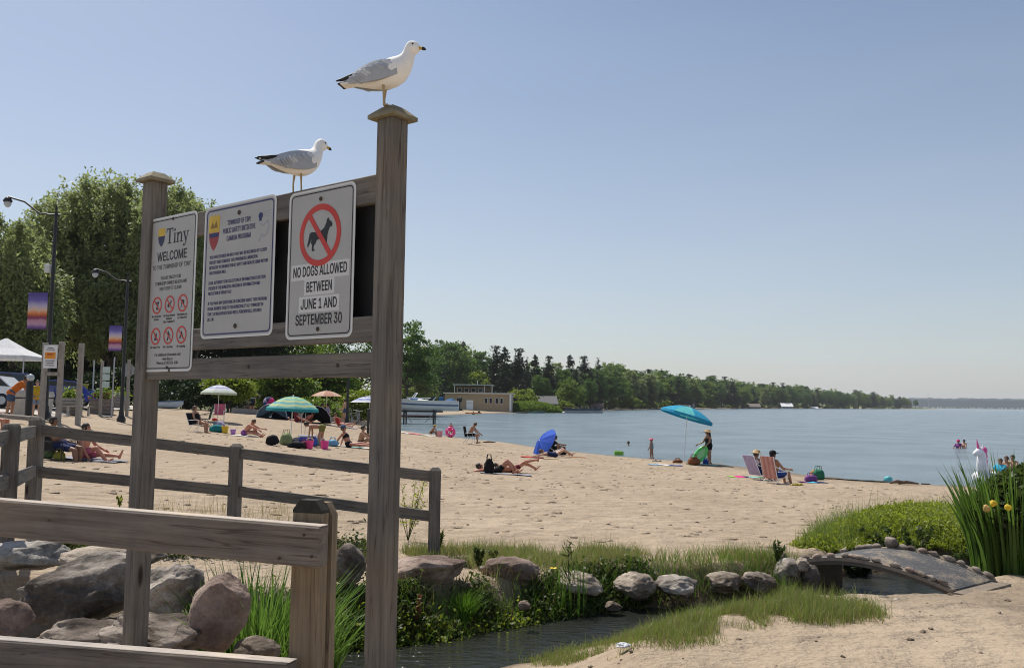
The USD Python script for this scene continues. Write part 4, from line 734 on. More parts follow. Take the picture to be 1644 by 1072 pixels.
c = at(395, 1020, 6.1); zc = gz(c[0], c[1] + .3)
clump('iris_clump', 'dense bright green iris clump behind the near fence post', (c[0], c[1] + .25, zc), 700, 0.98, .026, .36, .42, G_IRIS, .22, 5)
c = at(318, 945, 7.0); clump('iris_clump', 'upright iris clump rising behind the knobbly and pink boulders', (c[0], c[1], gz(c[0], c[1]) - .02), 420, 0.72, .024, .42, .34, G_IRIS, .25, 5)
c = at(440, 950, 7.2); clump('iris_clump', 'iris clump showing under the near rail, left of the near post', (c[0], c[1], gz(c[0], c[1]) - .02), 420, 0.74, .024, .34, .34, G_IRIS, .22, 5)
c = at(470, 990, 6.6); clump('iris_clump', 'smaller arching iris clump between the boulders and the near post', (c[0], c[1] + .2, gz(c[0], c[1] + .2)), 320, 0.8, .022, .5, .28, G_IRIS, .3, 5)
c = at(285, 905, 7.2); clump('grass_tuft', 'loose tuft of pale arching grass above the knobbly boulder', (c[0], c[1], gz(c[0], c[1])), 120, 0.42, .010, .8, .22, G_DRY, .4, 5)
def leafy_stem(label, c, h, n, mat, L, W, lean=0.1, branches=5, name='leafy_plant', seed=1):
    t = thing(name, label, 'plant', c); r2 = np.random.RandomState(seed); b = B(); pts = []
    for k in range(branches):
        a = r2.uniform(0, 6.28); e = np.array([math.cos(a) * h * lean * (1 + k * .3), math.sin(a) * h * lean * (1 + k * .3), h * r2.uniform(.55, 1)]); tb = np.array([np.zeros(3), e * .5 + (0, 0, h * .06), e]); b.tube(tb, [.006, .004, .002], 5); u = r2.uniform(.25, 1, n // branches); pts.append(np.stack([np.interp(u, [0, .5, 1], tb[:, i_]) for i_ in range(3)], 1) + r2.normal(0, .03 * h, (len(u), 3)))
    obj(t, 'stem', b.get(), G_LEAF); obj(t, 'foliage', leaves(np.vstack(pts), L, W, r2, np.array([0, 0, .3]), 0, .6), mat); return t
c = gp(655, 868); leafy_stem('slender young willow shoot with small yellow green leaves beside the right sign post', c, 0.85, 330, G_MOUND, .06, .016, .12, 7, seed=3)
c = gp(192, 815); leafy_stem('small yellow green weed on the sand left of the left sign post', c, 0.18, 80, G_MOUND, .05, .02, .15, 4, 'weed', seed=5)
for k, (px, py, h) in enumerate(((770, 915, .26), (792, 905, .2), (700, 893, .34), (1248, 905, .26))):
    c = gp(px, py); leafy_stem(('leafy green weed left of the sloping boulder', 'bushy weed just behind the sloping boulder', 'climbing weed at the foot of the last fence post', 'weed growing by the blocky rocks at the bridge end')[k], c, h, 150, G_LEAF, .07, .028, .12, 5, 'weed', seed=20 + k)
c = at(668, 985, 8.5); leafy_stem('reddish brown dock stalk in the bank plants beside the sign post', (c[0], c[1], gz(c[0], c[1])), .38, 130, G_RED, .04, .015, .06, 3, 'dock_plant', seed=9)
q_ = region([(60, 868), (330, 868), (590, 880), (590, 905), (420, 900), (240, 896), (110, 892)]); P_ = scatter(q_, 1500, rs); P_ = np.repeat(P_, 6, 0) + np.column_stack([rs.normal(0, .05, (9000, 2)), rs.gamma(2, .035, 9000)]); obj(None, 'bank_plants', leaves(P_, .06, .028, rs, np.array([0, -.2, .4]), 0, .7), G_LEAF, kind='stuff', label='dark weeds behind the boulder pile under the near rail')
P_ = scatter(q_, 1500, rs); obj(None, 'dry_grass', blades(P_, rs.gamma(4, .035, 1500) + .04, .006, rs.uniform(.2, .9, 1500), rs), G_DRY, kind='stuff', label='tangled dry grass behind the boulder pile')
# dry stubble by the sand behind the near fence
q_ = region([(240, 815), (460, 815), (470, 850), (250, 850)]); P_ = scatter(q_, 500, rs); bl = B(); bl.add(blades(P_, rs.gamma(3, .06, len(P_)), .006, .3, rs)); obj(None, 'dry_grass', bl.get(), G_DRY, kind='stuff', label='sparse dry stalks on the sand behind the near rail')
# the green mound behind the bridge
m_c = [gp(*p)[:2] for p in ((1282, 880), (1340, 888), (1430, 880), (1480, 885), (1560, 895))]
mound_poly = region([(1275, 878), (1330, 850), (1410, 838), (1500, 830), (1562, 830), (1580, 890), (1560, 905), (1480, 884), (1400, 878), (1330, 888)])
P_ = scatter(mound_poly, 5200, rs); ed = shapely.distance(mound_poly.exterior, shapely.points(P_[:, :2])); top = 0.22 * smooth(0, 0.9, ed) + 0.2 * smooth(0, .5, ed) * meshkit.fbm(np.column_stack([P_[:, :2] * 1.6, 0 * ed]), 3, 4) + .1 * smooth(4.8, 6.8, P_[:, 0])
P_ = np.repeat(P_, 10, 0); top = np.repeat(top, 10); u = rs.rand(len(P_)) ** .5; P_ = P_ + np.column_stack([rs.normal(0, .05, (len(P_), 2)), top * u + rs.gamma(2, .015, len(P_))])
obj(None, 'mound_plants', leaves(P_, .07, .032, rs, np.array([0, -.1, .4]), 0, .8), G_MOUND, kind='stuff', label='low green plants covering the mound behind the bridge')
q_ = scatter(mound_poly, 7000, rs); q_[:, 2] += .12 * smooth(0, .7, shapely.distance(mound_poly.exterior, shapely.points(q_[:, :2]))); obj(None, 'mound_grass', blades(q_, rs.gamma(5, .05, 7000) + .05, .009, rs.uniform(.1, .7, 7000), rs), G_GRASS, kind='stuff', label='grass blades standing through the mound plants behind the bridge')
# the tall iris bush at the right edge
c = np.array([6.68, 11.6, gz(6.68, 11.6)]); t = thing('iris_bush', 'tall dark bush of sword leaves and yellow flowers at the right edge', 'plant', c); r2 = np.random.RandomState(77)
n_ = 1150; a = r2.uniform(0, 6.28, n_); r = .62 * np.sqrt(r2.rand(n_)); pp = np.stack([r * np.cos(a) * .92, r * np.sin(a) * .8, 0 * a], 1)
obj(t, 'blades', blades(pp, r2.uniform(.75, 1.48, n_) * np.where(r2.rand(n_) < .10, 1.15, 1), .052, (r / .62) * .22 * r2.uniform(.3, 1.6, n_), r2, .11, 5, a), G_IRIS)
n_ = 16000; u = r2.rand(n_); a = r2.uniform(0, 6.28, n_); r = (.62 + .2 * u) * np.sqrt(r2.rand(n_)); obj(t, 'foliage', leaves(np.stack([r * np.cos(a) + .15, r * np.sin(a) * .8, .08 + (1.38 - .55 * (r / .75) ** 2) * u ** .8], 1), .11, .05, r2, np.array([0, 0, .3]), 0, .5), G_LEAF)
for k, (dx, dy, dz) in enumerate(((-.42, -.5, .86), (-.36, -.52, .92), (-.22, -.55, .88), (-.02, -.6, .93), (.05, -.58, .96), (.28, -.6, .84), (.33, -.62, .98), (.42, -.6, 1.06), (.35, -.6, .86), (.5, -.6, 1.18), (.44, -.62, .88), (.56, -.62, .9))):
    fm = boulder_mesh(200 + k, 2, .3, 3, (.045, .04, .042)); obj(t, 'flower', (fm[0] + (dx - .40 + .02 * k, dy - .25, dz + .10), fm[1]), YEL if k % 3 else plain('spent_flower', (.42, .27, .08)))
c = np.array([4.75, 12.1]); leafy_stem('dark leafy shrub added behind the bridge to stand in for the shade under it', (c[0], c[1], .6), .40, 2600, leafy('shade_weed', (.02, .035, .01), (.04, .06, .016), (.09, .11, .03)), .10, .06, .16, 14, 'shrub', seed=57)  # added shrub, leaves coloured near black as the shade under the arch
c = np.array([5.75, 12.6]); leafy_stem('leafy green shrub between the mound and the iris bush', (c[0], c[1], gz(*c)), .7, 900, G_LEAF, .08, .04, .3, 12, 'shrub', seed=55)
# litter
c = gp(1001, 1046); m = boulder_mesh(7, 2, .4, 4, (.055, .035, .018)); p = obj(None, 'litter', m, plain('crumpled_wrapper', (0.55, 0.56, 0.58), 0.35, .6, 25), label='crumpled white wrapper lying in the near grass', cat='litter'); UsdGeom.Xformable(stage.GetPrimAtPath(p)).AddTranslateOp().Set(Gf.Vec3d(c[0], c[1], c[2] + .05))
# ------------------------------------------------------------------ trees
T_WILLOW = leafy('willow_leaf', (0.20, 0.235, 0.095), (0.35, 0.38, 0.18), (0.54, 0.56, 0.34), 0.45); T_BROAD = leafy('broad_leaf', (0.07, 0.125, 0.025), (0.135, 0.20, 0.043), (0.24, 0.31, 0.085), 0.36); T_BRIGHT = leafy('bright_leaf', (0.12, 0.175, 0.028), (0.21, 0.27, 0.05), (0.32, 0.36, 0.1), 0.38)
T_PINE = leafy('pine_needle', (0.02, 0.038, 0.016), (0.04, 0.066, 0.028), (0.075, 0.105, 0.045), 0.15); T_SPRUCE = leafy('spruce_needle', (0.016, 0.032, 0.016), (0.03, 0.052, 0.026), (0.055, 0.08, 0.04), 0.1); T_LIME = leafy('lime_leaf', (0.15, 0.2, 0.025), (0.23, 0.29, 0.042), (0.33, 0.38, 0.08), 0.38)
T_SHADE = leafy('shaded_leaf', (0.018, 0.034, 0.010), (0.035, 0.055, 0.015), (0.07, 0.095, 0.03), 0.2)  # leaf colour darkened to carry the shade below the left tree crowns
BARK = plain('bark', (0.07, 0.058, 0.048), 0.95, 0.4, 4, 0.02)
def broad_tree(name, label, loc, lobes, clumps, clump_r, per, L, W, mat, trunk_r, fork, seed, droop=0.0, group=None, rotz=0, dense=0.4, strands=False):
    """lobes: (centre, radii) ellipsoids of the crown in the tree's own frame"""
    t = thing(name, label, 'tree' if 'bush' not in name and 'shrub' not in name else 'shrub', loc, rotz, group); rs = np.random.RandomState(seed)
    w = np.array([np.prod(r) ** (2 / 3) for _, r in lobes]); idx = rs.choice(len(lobes), clumps, p=w / w.sum()); C = np.array([l[0] for l in lobes], float)[idx]; R = np.array([l[1] for l in lobes], float)[idx]
    d = rs.normal(size=(clumps, 3)); d /= np.linalg.norm(d, axis=1, keepdims=True); d[:, 2] = np.where(d[:, 2] < -0.55, -d[:, 2], d[:, 2]); rad = rs.rand(clumps) ** dense; rad *= 0.82 + 0.36 * meshkit.fbm(d * 2.2 + seed, 3, seed)
    cc = C + d * R * rad[:, None]; cr = clump_r * rs.uniform(.6, 1.4, clumps)
    q_ = np.repeat(np.arange(clumps), per); g = rs.normal(size=(len(q_), 3)); g /= np.linalg.norm(g, axis=1, keepdims=True); g *= (rs.rand(len(q_)) ** .45)[:, None]
    if strands: g *= np.array([.55, .55, 1.25]); g[:, 2] -= .35
    else: g *= np.array([1.1, 1.1, .72])
    p = cc[q_] + g * cr[q_][:, None]; out = d[q_] * .5 + g * .6
    obj(t, 'crown', leaves(p, L, W, rs, out, droop, 0.6), mat)
    b = B(); fk = np.array([0, 0, fork], float); b.tube([(0, 0, -.4), (0.02, 0, fork * .5), fk], [trunk_r * 1.25, trunk_r, trunk_r * .85], 9)
    for k in rs.choice(clumps, min(26, clumps), False):
        e = cc[k]; m_ = fk + (e - fk) * .5 + np.array([0, 0, .12 * np.linalg.norm(e - fk)]) * rs.uniform(-.3, 1); b.tube([fk + (0, 0, -.2), m_, e], [trunk_r * .5, trunk_r * .26, trunk_r * .07], 6)
    obj(t, 'trunk', b.get(), BARK, True); return t
def conifer(name, label, loc, H, R, seed, mat, levels=26, per=6, leaf=.5, pine=False, group=None):
    t = thing(name, label, 'tree', loc, 0, group); rs = np.random.RandomState(seed); P_, O = [], []; b = B(); b.tube([(0, 0, -.3), (0, 0, H * .5), (0, 0, H * .985)], [H * .017, H * .011, .03], 7)
    for k in range(levels):
        u = (k + rs.rand() * .6) / levels; zj = H / levels * (1.6 if pine else .9); z0 = H * (.10 + .88 * u) if not pine else H * (.12 + .86 * u); rr = R * ((1 - u) ** .75 + .04) * rs.uniform(.7, 1.15) if not pine else R * (min(1, 1.5 * (1 - u)) ** .7 * .95 + .05) * rs.uniform(.5, 1.15)
        for j_ in range(per):
            if rs.rand() < .12: continue
            a = rs.uniform(0, 6.28); z0 = min(z0 + rs.uniform(-1, 1) * zj, H * .985); rj = rr * rs.uniform(.6 if pine else .7, 1.15); n_ = max(4, int(rj / leaf * 4.5)); s = np.sqrt(np.linspace(.05, 1, n_)); dz = -rj * .28 * s if not pine else rj * .22 * s * rs.uniform(-.3, 1); pt = np.stack([np.cos(a) * rj * s, np.sin(a) * rj * s, z0 + dz], 1) + rs.normal(0, leaf * (.5 if pine else .3), (n_, 3)) * (1, 1, .8 if pine else .55)
            P_.append(pt); O.append(np.tile([math.cos(a) * .8, math.sin(a) * .8, .25 if pine else -.25], (n_, 1)))
            if pine and j_ % 3 == 0: b.tube([(0, 0, z0), (math.cos(a) * rj * .8, math.sin(a) * rj * .8, z0 + dz[-1] * .7)], [.06, .02], 4)
    P_, O = np.vstack(P_), np.vstack(O); obj(t, 'crown', leaves(P_, leaf * 1.25, leaf * .5, rs, O, 0, 1.0), mat); obj(t, 'trunk', b.get(), BARK, True); return t
def gpos(px, depth): c = gd(px, depth); return np.array([c[0], c[1], c[2] - .1])
# big willows and dark trees on the left, beyond the beach
def lobe(*a): return [((x, y, z), (rx, ry, rz)) for x, y, z, rx, ry, rz in a]
def height_at(py, px, depth): return at(px, py, depth)[2]
c = gpos(178, 78); H = height_at(282, 178, 78) - c[2]
broad_tree('willow_tree', 'great spreading silver green willow behind the two street lamps, tallest on the left', c, lobe((-1.0, 0, H - 5.2, 6.6, 5, 4.9), (-5.2, -1, H - 7.6, 4.2, 4, 5), (4.4, -1, H - 6.6, 4.6, 4, 5.4), (0, -2, H - 11.5, 5.5, 4.5, 5), (4.6, -1, H - 11, 2.6, 3, 4), (-4, -2, H - 14, 4, 3, 3.4), (2, -3, H - 14.5, 4.5, 3, 3.4)), 980, 1.25, 100, .44, .17, T_WILLOW, .55, 4.5, 1, droop=.5, strands=True)
c = gpos(20, 66); H = height_at(338, 20, 66) - c[2]
broad_tree('willow_tree', 'rounded grey green willow at the left edge of the photo, lower than its neighbour', c, lobe((-1.5, 0, H - 5, 4.4, 4, 4.8), (1.4, -.5, H - 7.5, 2.8, 3, 4), (-4, 0, H - 6.5, 4, 4, 5), (0, -1, H - 10, 4, 3, 3.4)), 460, 1.0, 105, .40, .15, T_WILLOW, .42, 3.6, 2, droop=.45, strands=True)
c = gpos(300, 84); H = height_at(300, 290, 84) - c[2]
broad_tree('willow_tree', 'pale leafy willow whose crown shows between the left sign post and the signs', c, lobe((-1, 0, H - 5.5, 4.2, 4, 5), (2.6, 0, H - 7, 3.2, 4, 4.5), (0, -1, H - 10.5, 4.4, 4, 5), (0, -2, H - 13, 4.4, 3, 4)), 460, 1.1, 105, .42, .15, T_WILLOW, .45, 4.2, 3, droop=.45, strands=True)
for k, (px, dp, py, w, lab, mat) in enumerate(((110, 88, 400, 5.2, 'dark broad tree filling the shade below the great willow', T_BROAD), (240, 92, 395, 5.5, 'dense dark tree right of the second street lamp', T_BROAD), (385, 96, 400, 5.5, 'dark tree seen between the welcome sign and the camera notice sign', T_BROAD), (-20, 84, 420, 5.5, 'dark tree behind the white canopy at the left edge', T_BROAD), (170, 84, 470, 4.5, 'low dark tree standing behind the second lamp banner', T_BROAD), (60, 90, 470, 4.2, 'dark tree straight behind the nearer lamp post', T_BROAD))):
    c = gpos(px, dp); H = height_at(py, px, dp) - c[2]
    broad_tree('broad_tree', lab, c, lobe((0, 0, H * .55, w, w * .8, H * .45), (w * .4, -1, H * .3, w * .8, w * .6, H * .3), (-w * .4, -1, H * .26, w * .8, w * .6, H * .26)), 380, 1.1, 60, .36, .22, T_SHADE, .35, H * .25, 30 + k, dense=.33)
for k, (px, dp, py, w, lab, mat) in enumerate(((470, 100, 520, 6, 'broad tree showing under the sign rails left of the lamp pole', T_BRIGHT), (560, 120, 515, 6.5, 'leafy tree under the sign rails next to the right sign post', T_BROAD), (420, 110, 540, 5, 'tree with a dark trunk above the grey cottage', T_BROAD), (520, 92, 575, 3.4, 'pale green birch like tree behind the green striped umbrella', T_BRIGHT), (455, 84, 590, 2.8, 'small olive green tree behind the green striped umbrella', T_BRIGHT))):
    c = gpos(px, dp); H = height_at(py, px, dp) - c[2]
    broad_tree('broad_tree', lab, c, lobe((0, 0, H * .62, w, w * .8, H * .38), (w * .5, 0, H * .5, w * .6, w * .6, H * .3), (-w * .5, 0, H * .48, w * .6, w * .6, H * .28)), 200, 1.0, 60, .34, .22, mat, .28, H * .3, 50 + k)
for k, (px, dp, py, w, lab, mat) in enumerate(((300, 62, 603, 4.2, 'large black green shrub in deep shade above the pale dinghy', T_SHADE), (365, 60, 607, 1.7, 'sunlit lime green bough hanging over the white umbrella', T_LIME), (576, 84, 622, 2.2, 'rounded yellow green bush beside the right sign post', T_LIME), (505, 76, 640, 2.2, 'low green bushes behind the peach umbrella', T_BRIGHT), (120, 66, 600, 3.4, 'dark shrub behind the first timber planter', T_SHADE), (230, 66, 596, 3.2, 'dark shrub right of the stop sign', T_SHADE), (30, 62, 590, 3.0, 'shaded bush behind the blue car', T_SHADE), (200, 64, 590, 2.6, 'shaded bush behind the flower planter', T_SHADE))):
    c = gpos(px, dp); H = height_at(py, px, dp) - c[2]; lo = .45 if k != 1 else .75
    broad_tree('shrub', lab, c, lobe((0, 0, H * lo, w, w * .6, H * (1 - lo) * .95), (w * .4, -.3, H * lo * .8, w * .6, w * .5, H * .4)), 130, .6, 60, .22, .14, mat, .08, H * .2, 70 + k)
# prototypes of the far wood, each built where one of its kind stands
def far_spot(px, depth, back=0.0): c = gd(px, depth); return np.array([c[0], c[1], c[2] - .2])
def crown_h(px, py, depth): return height_at(py, px, depth) - far_spot(px, depth)[2]
KIND_NAME = {'round': 'broad_tree', 'round_b': 'broad_tree', 'bright': 'bright_tree', 'soft': 'poplar_tree', 'bush': 'round_shrub', 'pine': 'pine_tree', 'pine_b': 'pine_tree', 'spruce': 'spruce_tree'}
def far_tree(kind, px, py, depth, label, group=None, wide=1.0, first={}):
    c = far_spot(px, depth); H = max(height_at(py, px, depth) - c[2], 3.0); r_ = (px * 37 + int(depth) * 11) % 360
    if kind in first:
        h0, src = first[kind]; s = H / h0; w_ = s * wide * (0.9 + .25 * ((px * 13) % 10) / 10)
        return dup(src, KIND_NAME[kind], label, c, r_, (w_, w_, s), group)
    if kind == 'round': t = broad_tree('broad_tree', label, c, lobe((0, 0, H * .58, H * .27, H * .27, H * .40), (H * .16, 0, H * .42, H * .22, H * .2, H * .26), (-H * .17, .5, H * .45, H * .2, H * .22, H * .25)), 170, H * .062, 44, H * .030, H * .021, T_BROAD, H * .018, H * .3, 201, group=group)
    if kind == 'bright': t = broad_tree('bright_tree', label, c, lobe((0, 0, H * .58, H * .30, H * .30, H * .40), (H * .2, 0, H * .40, H * .24, H * .2, H * .28), (-H * .2, .5, H * .36, H * .24, H * .22, H * .26)), 170, H * .065, 44, H * .032, H * .022, T_BRIGHT, H * .018, H * .25, 202, group=group)
    if kind == 'soft': t = broad_tree('poplar_tree', label, c, lobe((0, 0, H * .55, H * .17, H * .17, H * .43), (H * .08, 0, H * .35, H * .15, H * .15, H * .25)), 150, H * .05, 44, H * .028, H * .018, T_WILLOW, H * .014, H * .25, 203, group=group)
    if kind == 'bush': t = broad_tree('round_shrub', label, c, lobe((0, 0, H * .5, H * .75, H * .6, H * .46), (H * .5, 0, H * .35, H * .5, H * .5, H * .35)), 110, H * .11, 44, H * .07, H * .045, T_LIME, H * .03, H * .15, 204, group=group)
    if kind == 'pine': t = conifer('pine_tree', label, c, H, H * .23, 205, T_PINE, 30, 8, H * .034, False, group)
    if kind == 'spruce': t = conifer('spruce_tree', label, c, H, H * .17, 206, T_SPRUCE, 30, 7, H * .026, False, group)
    if kind == 'pine_b': t = conifer('pine_tree', label, c, H, H * .24, 207, T_PINE, 40, 9, H * .036, True, group)
    if kind == 'round_b': t = broad_tree('broad_tree', label, c, lobe((.5, 0, H * .62, H * .24, H * .26, H * .37), (H * .2, 0, H * .5, H * .2, H * .2, H * .22), (-H * .22, .5, H * .52, H * .18, H * .2, H * .25), (0, 0, H * .3, H * .3, H * .25, H * .24)), 170, H * .058, 44, H * .03, H * .02, T_BROAD, H * .018, H * .3, 208, group=group)
    first[kind] = (H, t); return t
# near wooded slope behind the boathouse: each tree is singled out
for kind, px, py, dp, lab in (
    ('round', 652, 512, 175, 'tall dark green tree rising right beside the right sign post'), ('soft', 672, 548, 185, 'soft grey green tree right of the tall dark tree by the sign post'), ('bright', 668, 592, 190, 'light green tree behind the boat on the lift'),
    ('round_b', 722, 545, 300, 'broad tree top on the skyline left of the pointed pine'), ('round', 700, 543, 320, 'leafy skyline tree nearest to the right sign post'), ('bright', 735, 552, 318, 'bright green tree on the slope above the boathouse'), ('spruce', 712, 585, 290, 'dark narrow spruce pointing up behind the white cruiser'), ('bush', 768, 592, 312, 'rounded lime green tree just above the flat roofed house'), ('bush', 732, 606, 300, 'yellow green shrub left of the flat roofed house'),
    ('pine', 742, 543, 330, 'small dark pine tip on the skyline above the boathouse'), ('round_b', 770, 560, 335, 'mid green tree on the skyline right of the bright slope tree'), ('pine_b', 795, 556, 310, 'dark pine left of the highest pointed pine'), ('pine', 809, 552, 300, 'highest pointed dark pine on the wooded slope'), ('pine_b', 832, 560, 320, 'dark spreading pine right of the highest pointed pine'), ('pine', 858, 565, 330, 'dark pine above the small cottage, left of a pair'), ('spruce', 845, 572, 300, 'dark spruce standing in front of the skyline pines'), ('pine_b', 880, 572, 350, 'wide dark pine above the small cottage roof'), ('round', 866, 600, 308, 'green tree just behind the small cottage'), ('soft', 893, 578, 360, 'olive poplar right of the wide dark pine'), ('bright', 912, 605, 316, 'light green tree between the cottage and the shore bush'),
    ('pine', 915, 565, 380, 'dark pine with a ragged top above the pontoon boat'), ('pine_b', 938, 572, 400, 'dark rounded pine above the moored pontoon boat'), ('bright', 930, 618, 320, 'large bright shore tree behind the moored pontoon boat'), ('round', 955, 590, 400, 'green tree above the red roofed hut'), ('soft', 972, 600, 420, 'pale poplar right of the red roofed hut'), ('bush', 838, 622, 285, 'yellow green shrub on the grassy bank by the boathouse'), ('bush', 904, 641, 298, 'dark rounded bush in front of the small cottage'), ('bush', 1015, 636, 430, 'yellow green bush on the shore under the long wood'), ('bush', 664, 628, 172, 'bright shrub with red blooms behind the boat lift')):
    far_tree(kind, px, py, dp, lab)
# the long wood on the ridge towards the point
rs = np.random.RandomState(23)
sky_line = np.array([(950, 570), (985, 580), (1010, 588), (1040, 588), (1060, 594), (1100, 600), (1150, 606), (1200, 613), (1260, 617), (1300, 620), (1350, 626), (1400, 629), (1430, 633), (1466, 640)], float)
def shore_depth(px): return np.interp(px, [940, 1000, 1060, 1120, 1200, 1300, 1380, 1440, 1472], [350, 440, 540, 650, 800, 1040, 1260, 1480, 1640])
kinds = ['pine', 'pine_b', 'round', 'round_b', 'bright', 'spruce', 'soft', 'round']
kind_words = {'pine': 'dark pine', 'pine_b': 'dark spreading pine', 'round': 'mid green leafy tree', 'round_b': 'broad green leafy tree', 'bright': 'bright green tree', 'spruce': 'narrow dark spruce', 'soft': 'grey green poplar', 'bush': 'yellow green shrub'}
for k in range(185):
    u = k / 185; px = 958 + (1468 - 958) * u ** .88 + rs.uniform(-5, 5); row = rs.randint(3); dp = shore_depth(px) + (18 + 34 * row) * (1 if px < 1200 else 1.2) + rs.uniform(-8, 8)
    py = np.interp(px, sky_line[:, 0], sky_line[:, 1]) + (rs.uniform(-4, 6) if row == 2 else rs.uniform(2, 22 - 7 * row)) * np.interp(px, [950, 1470], [1.1, .35]); kd = kinds[rs.randint(len(kinds))]
    if px > 1455: py = max(py, 640)
    zone = 'first stretch of the long wooded ridge' if px < 1120 else 'middle of the long wooded ridge' if px < 1290 else 'far point of the long wooded ridge'
    far_tree(kd, int(px), py, float(dp), f'{kind_words[kd]} in the {zone} across the lake', f'{kind_words[kd]}s in the {zone}', wide=1.25)
for k in range(34):
    px = 985 + k * 14 + rs.uniform(-5, 5); dp = shore_depth(px) + 9; H = rs.uniform(1.5, 4)
    c = far_spot(px, dp); py = 536 + 0; pyb = np.interp(px, [985, 1470], [649, 654]) - H * FOC / dp * rs.uniform(.8, 1.2)
    far_tree('bush', int(px), pyb + 2, float(dp), 'yellow green shrub along the far beach below the long wooded ridge', 'shrubs along the far beach')
# hidden depth of the wood behind the first rows
for k in range(60):
    px = rs.uniform(650, 960); dp = rs.uniform(340, 440); py = np.interp(px, [650, 700, 800, 860, 960], [548, 556, 572, 580, 590]) + rs.uniform(0, 26); kd = ['round', 'round_b', 'pine_b', 'bright', 'round'][rs.randint(5)]
    far_tree(kd, int(px), py, float(dp), f'{kind_words[kd]} deep in the wood on the slope above the boathouse', f'{kind_words[kd]}s deep in the wood above the boathouse')
# the blue shore beyond the bay
fx = np.linspace(880, 5200, 260); prof = 40 + 16 * meshkit.fbm(np.column_stack([fx * .004, 0 * fx, 0 * fx]), 3, 3) + 9 * meshkit.fbm(np.column_stack([fx * .05, 0 * fx, 0 * fx]), 3, 6) ; yb = np.interp(fx, [900, 2600, 4200, 5200], [4330, 4470, 4720, 4800])
S = [np.array([(x, y - 30, -1), (x, y + 20, h * .82), (x, y + 120, h), (x, y + 500, -1)]) for x, y, h in zip(fx, yb, prof)]
obj(None, 'far_wooded_hills', loft(S), plain('far_wood', (0.015, 0.032, 0.042), 0.95, 0.4, .06), kind='structure', label='low wooded shore in blue haze beyond the bay')
b = B()
for x in np.linspace(1900, 3000, 46): b.box((x + rs.uniform(-10, 10), np.interp(x, [900, 2600, 4200], [4330, 4470, 4720]) - 36, 4), (rs.uniform(4, 12), 6, rs.uniform(4, 8)))
obj(None, 'far_shore_houses', b.get(), plain('far_house', (0.55, 0.53, 0.5)), kind='stuff', label='tiny pale houses strung along the far blue shore')
# ------------------------------------------------------------------ across the water
def look_plank(name, col, var=.15): return plain(name, col, 0.8, var, 1.2)
TAN = look_plank('tan_boards', (0.36, 0.26, 0.16)); TRIM = plain('pale_trim', (0.62, 0.58, 0.52)); GLASS = plain('dark_window', (0.015, 0.018, 0.022), 0.08, 0.1); ROOF_GREY = plain('grey_shingle', (0.16, 0.155, 0.15), 0.9, .2, 3); BROWN = look_plank('brown_boards', (0.10, 0.065, 0.045))
def plank_wall(parent, x0, x1, z0, z1, y, mat, pitch=0.5, t=.05):
    """horizontal boards, each proud of its joint"""
    n = max(1, int((z1 - z0) / pitch)); b = B()
    for k in range(n): b.box(((x0 + x1) / 2, y, z0 + (k + .5) * (z1 - z0) / n), (x1 - x0, t, (z1 - z0) / n - .03))
    return obj(parent, 'wall_boards', b.get(), mat, kind='stuff')
def window(parent, x, z, w, h, y, bars=0):
    f = obj(parent, 'window', (lambda b: b.get())(B().box((x, y, z + h / 2 + .05), (w + .2, .1, .1)).box((x, y, z - h / 2 - .05), (w + .2, .1, .1)).box((x - w / 2 - .05, y, z), (.1, .1, h)).box((x + w / 2 + .05, y, z), (.1, .1, h))), TRIM)
    obj(f, 'pane', box((x, y + .03, z), (w, .03, h)), GLASS); return f
# boathouse: local x to the right, front faces -y
dB = 258; pl, pr_ = at(713, 660, dB), at(822, 660, dB); W_ = pr_[0] - pl[0]; base = gd(770, 258)[2] + .25; px_m = FOC / dB
topz = at(770, 632, dB)[2]; hB = topz - base; c = np.array([(pl[0] + pr_[0]) / 2, dB, base])
bh = thing('boathouse', 'long tan flat roofed boathouse with paired dark windows on the far beach', 'building', c, -4)
obj(bh, 'wall', box((0, 3.1, hB / 2 - .4), (W_ - .1, 6, hB + .7)), TAN); plank_wall(bh, -W_ / 2, W_ / 2, -.2, hB, .04, TAN)
obj(bh, 'roof', box((0, 3.0, hB + .14), (W_ + .9, 7, .3)), TRIM)
for x in (738, 780, 787.5, 797.5, 805): window(bh, (x - 767.5) / px_m, hB * .56, .75 if x > 760 else .6, 1.45, -.06)
d_ = obj(bh, 'garage_door', box(((754 - 767.5) / px_m, -.05, hB * .30), (2.0, .1, hB * .58)), WHITE_PAINT); obj(d_, 'door_panel', box(((754 - 767.5) / px_m, -.12, hB * .42), (1.7, .04, .5)), TRIM)
obj(bh, 'corner_post', box((W_ / 2 - .45, -.12, hB / 2 - .2), (.55, .2, hB + .3)), WHITE_PAINT); obj(bh, 'corner_post', box((W_ / 2 + .06, .3, hB / 2 - .2), (.16, .5, hB + .3)), STEEL)
d2 = 282; c2 = gd(760, d2); z0, z1 = at(760, 634, d2)[2], at(760, 618, d2)[2]; w2 = (793 - 728) * d2 / FOC
h2 = thing('flat_roofed_house', 'dark low house with a flat roof on posts above the boathouse', 'building', (at(760, 630, d2)[0], d2, 0), 0)
obj(h2, 'wall', box((0, 3, (z1 + c2[2]) / 2 - .4), (w2 - 1.5, 5, z1 - c2[2] + .2)), BROWN); obj(h2, 'roof', box((0, 2.4, z1 + .05), (w2, 8, .36)), plain('roof_felt', (0.33, 0.36, 0.36)))
for k in range(6): obj(h2, 'porch_post', box((-w2 / 2 + .5 + k * (w2 - 1) / 5, -1.2, (z1 + c2[2]) / 2), (.22, .22, z1 - c2[2])), TRIM if k in (0, 4, 5) else BROWN)
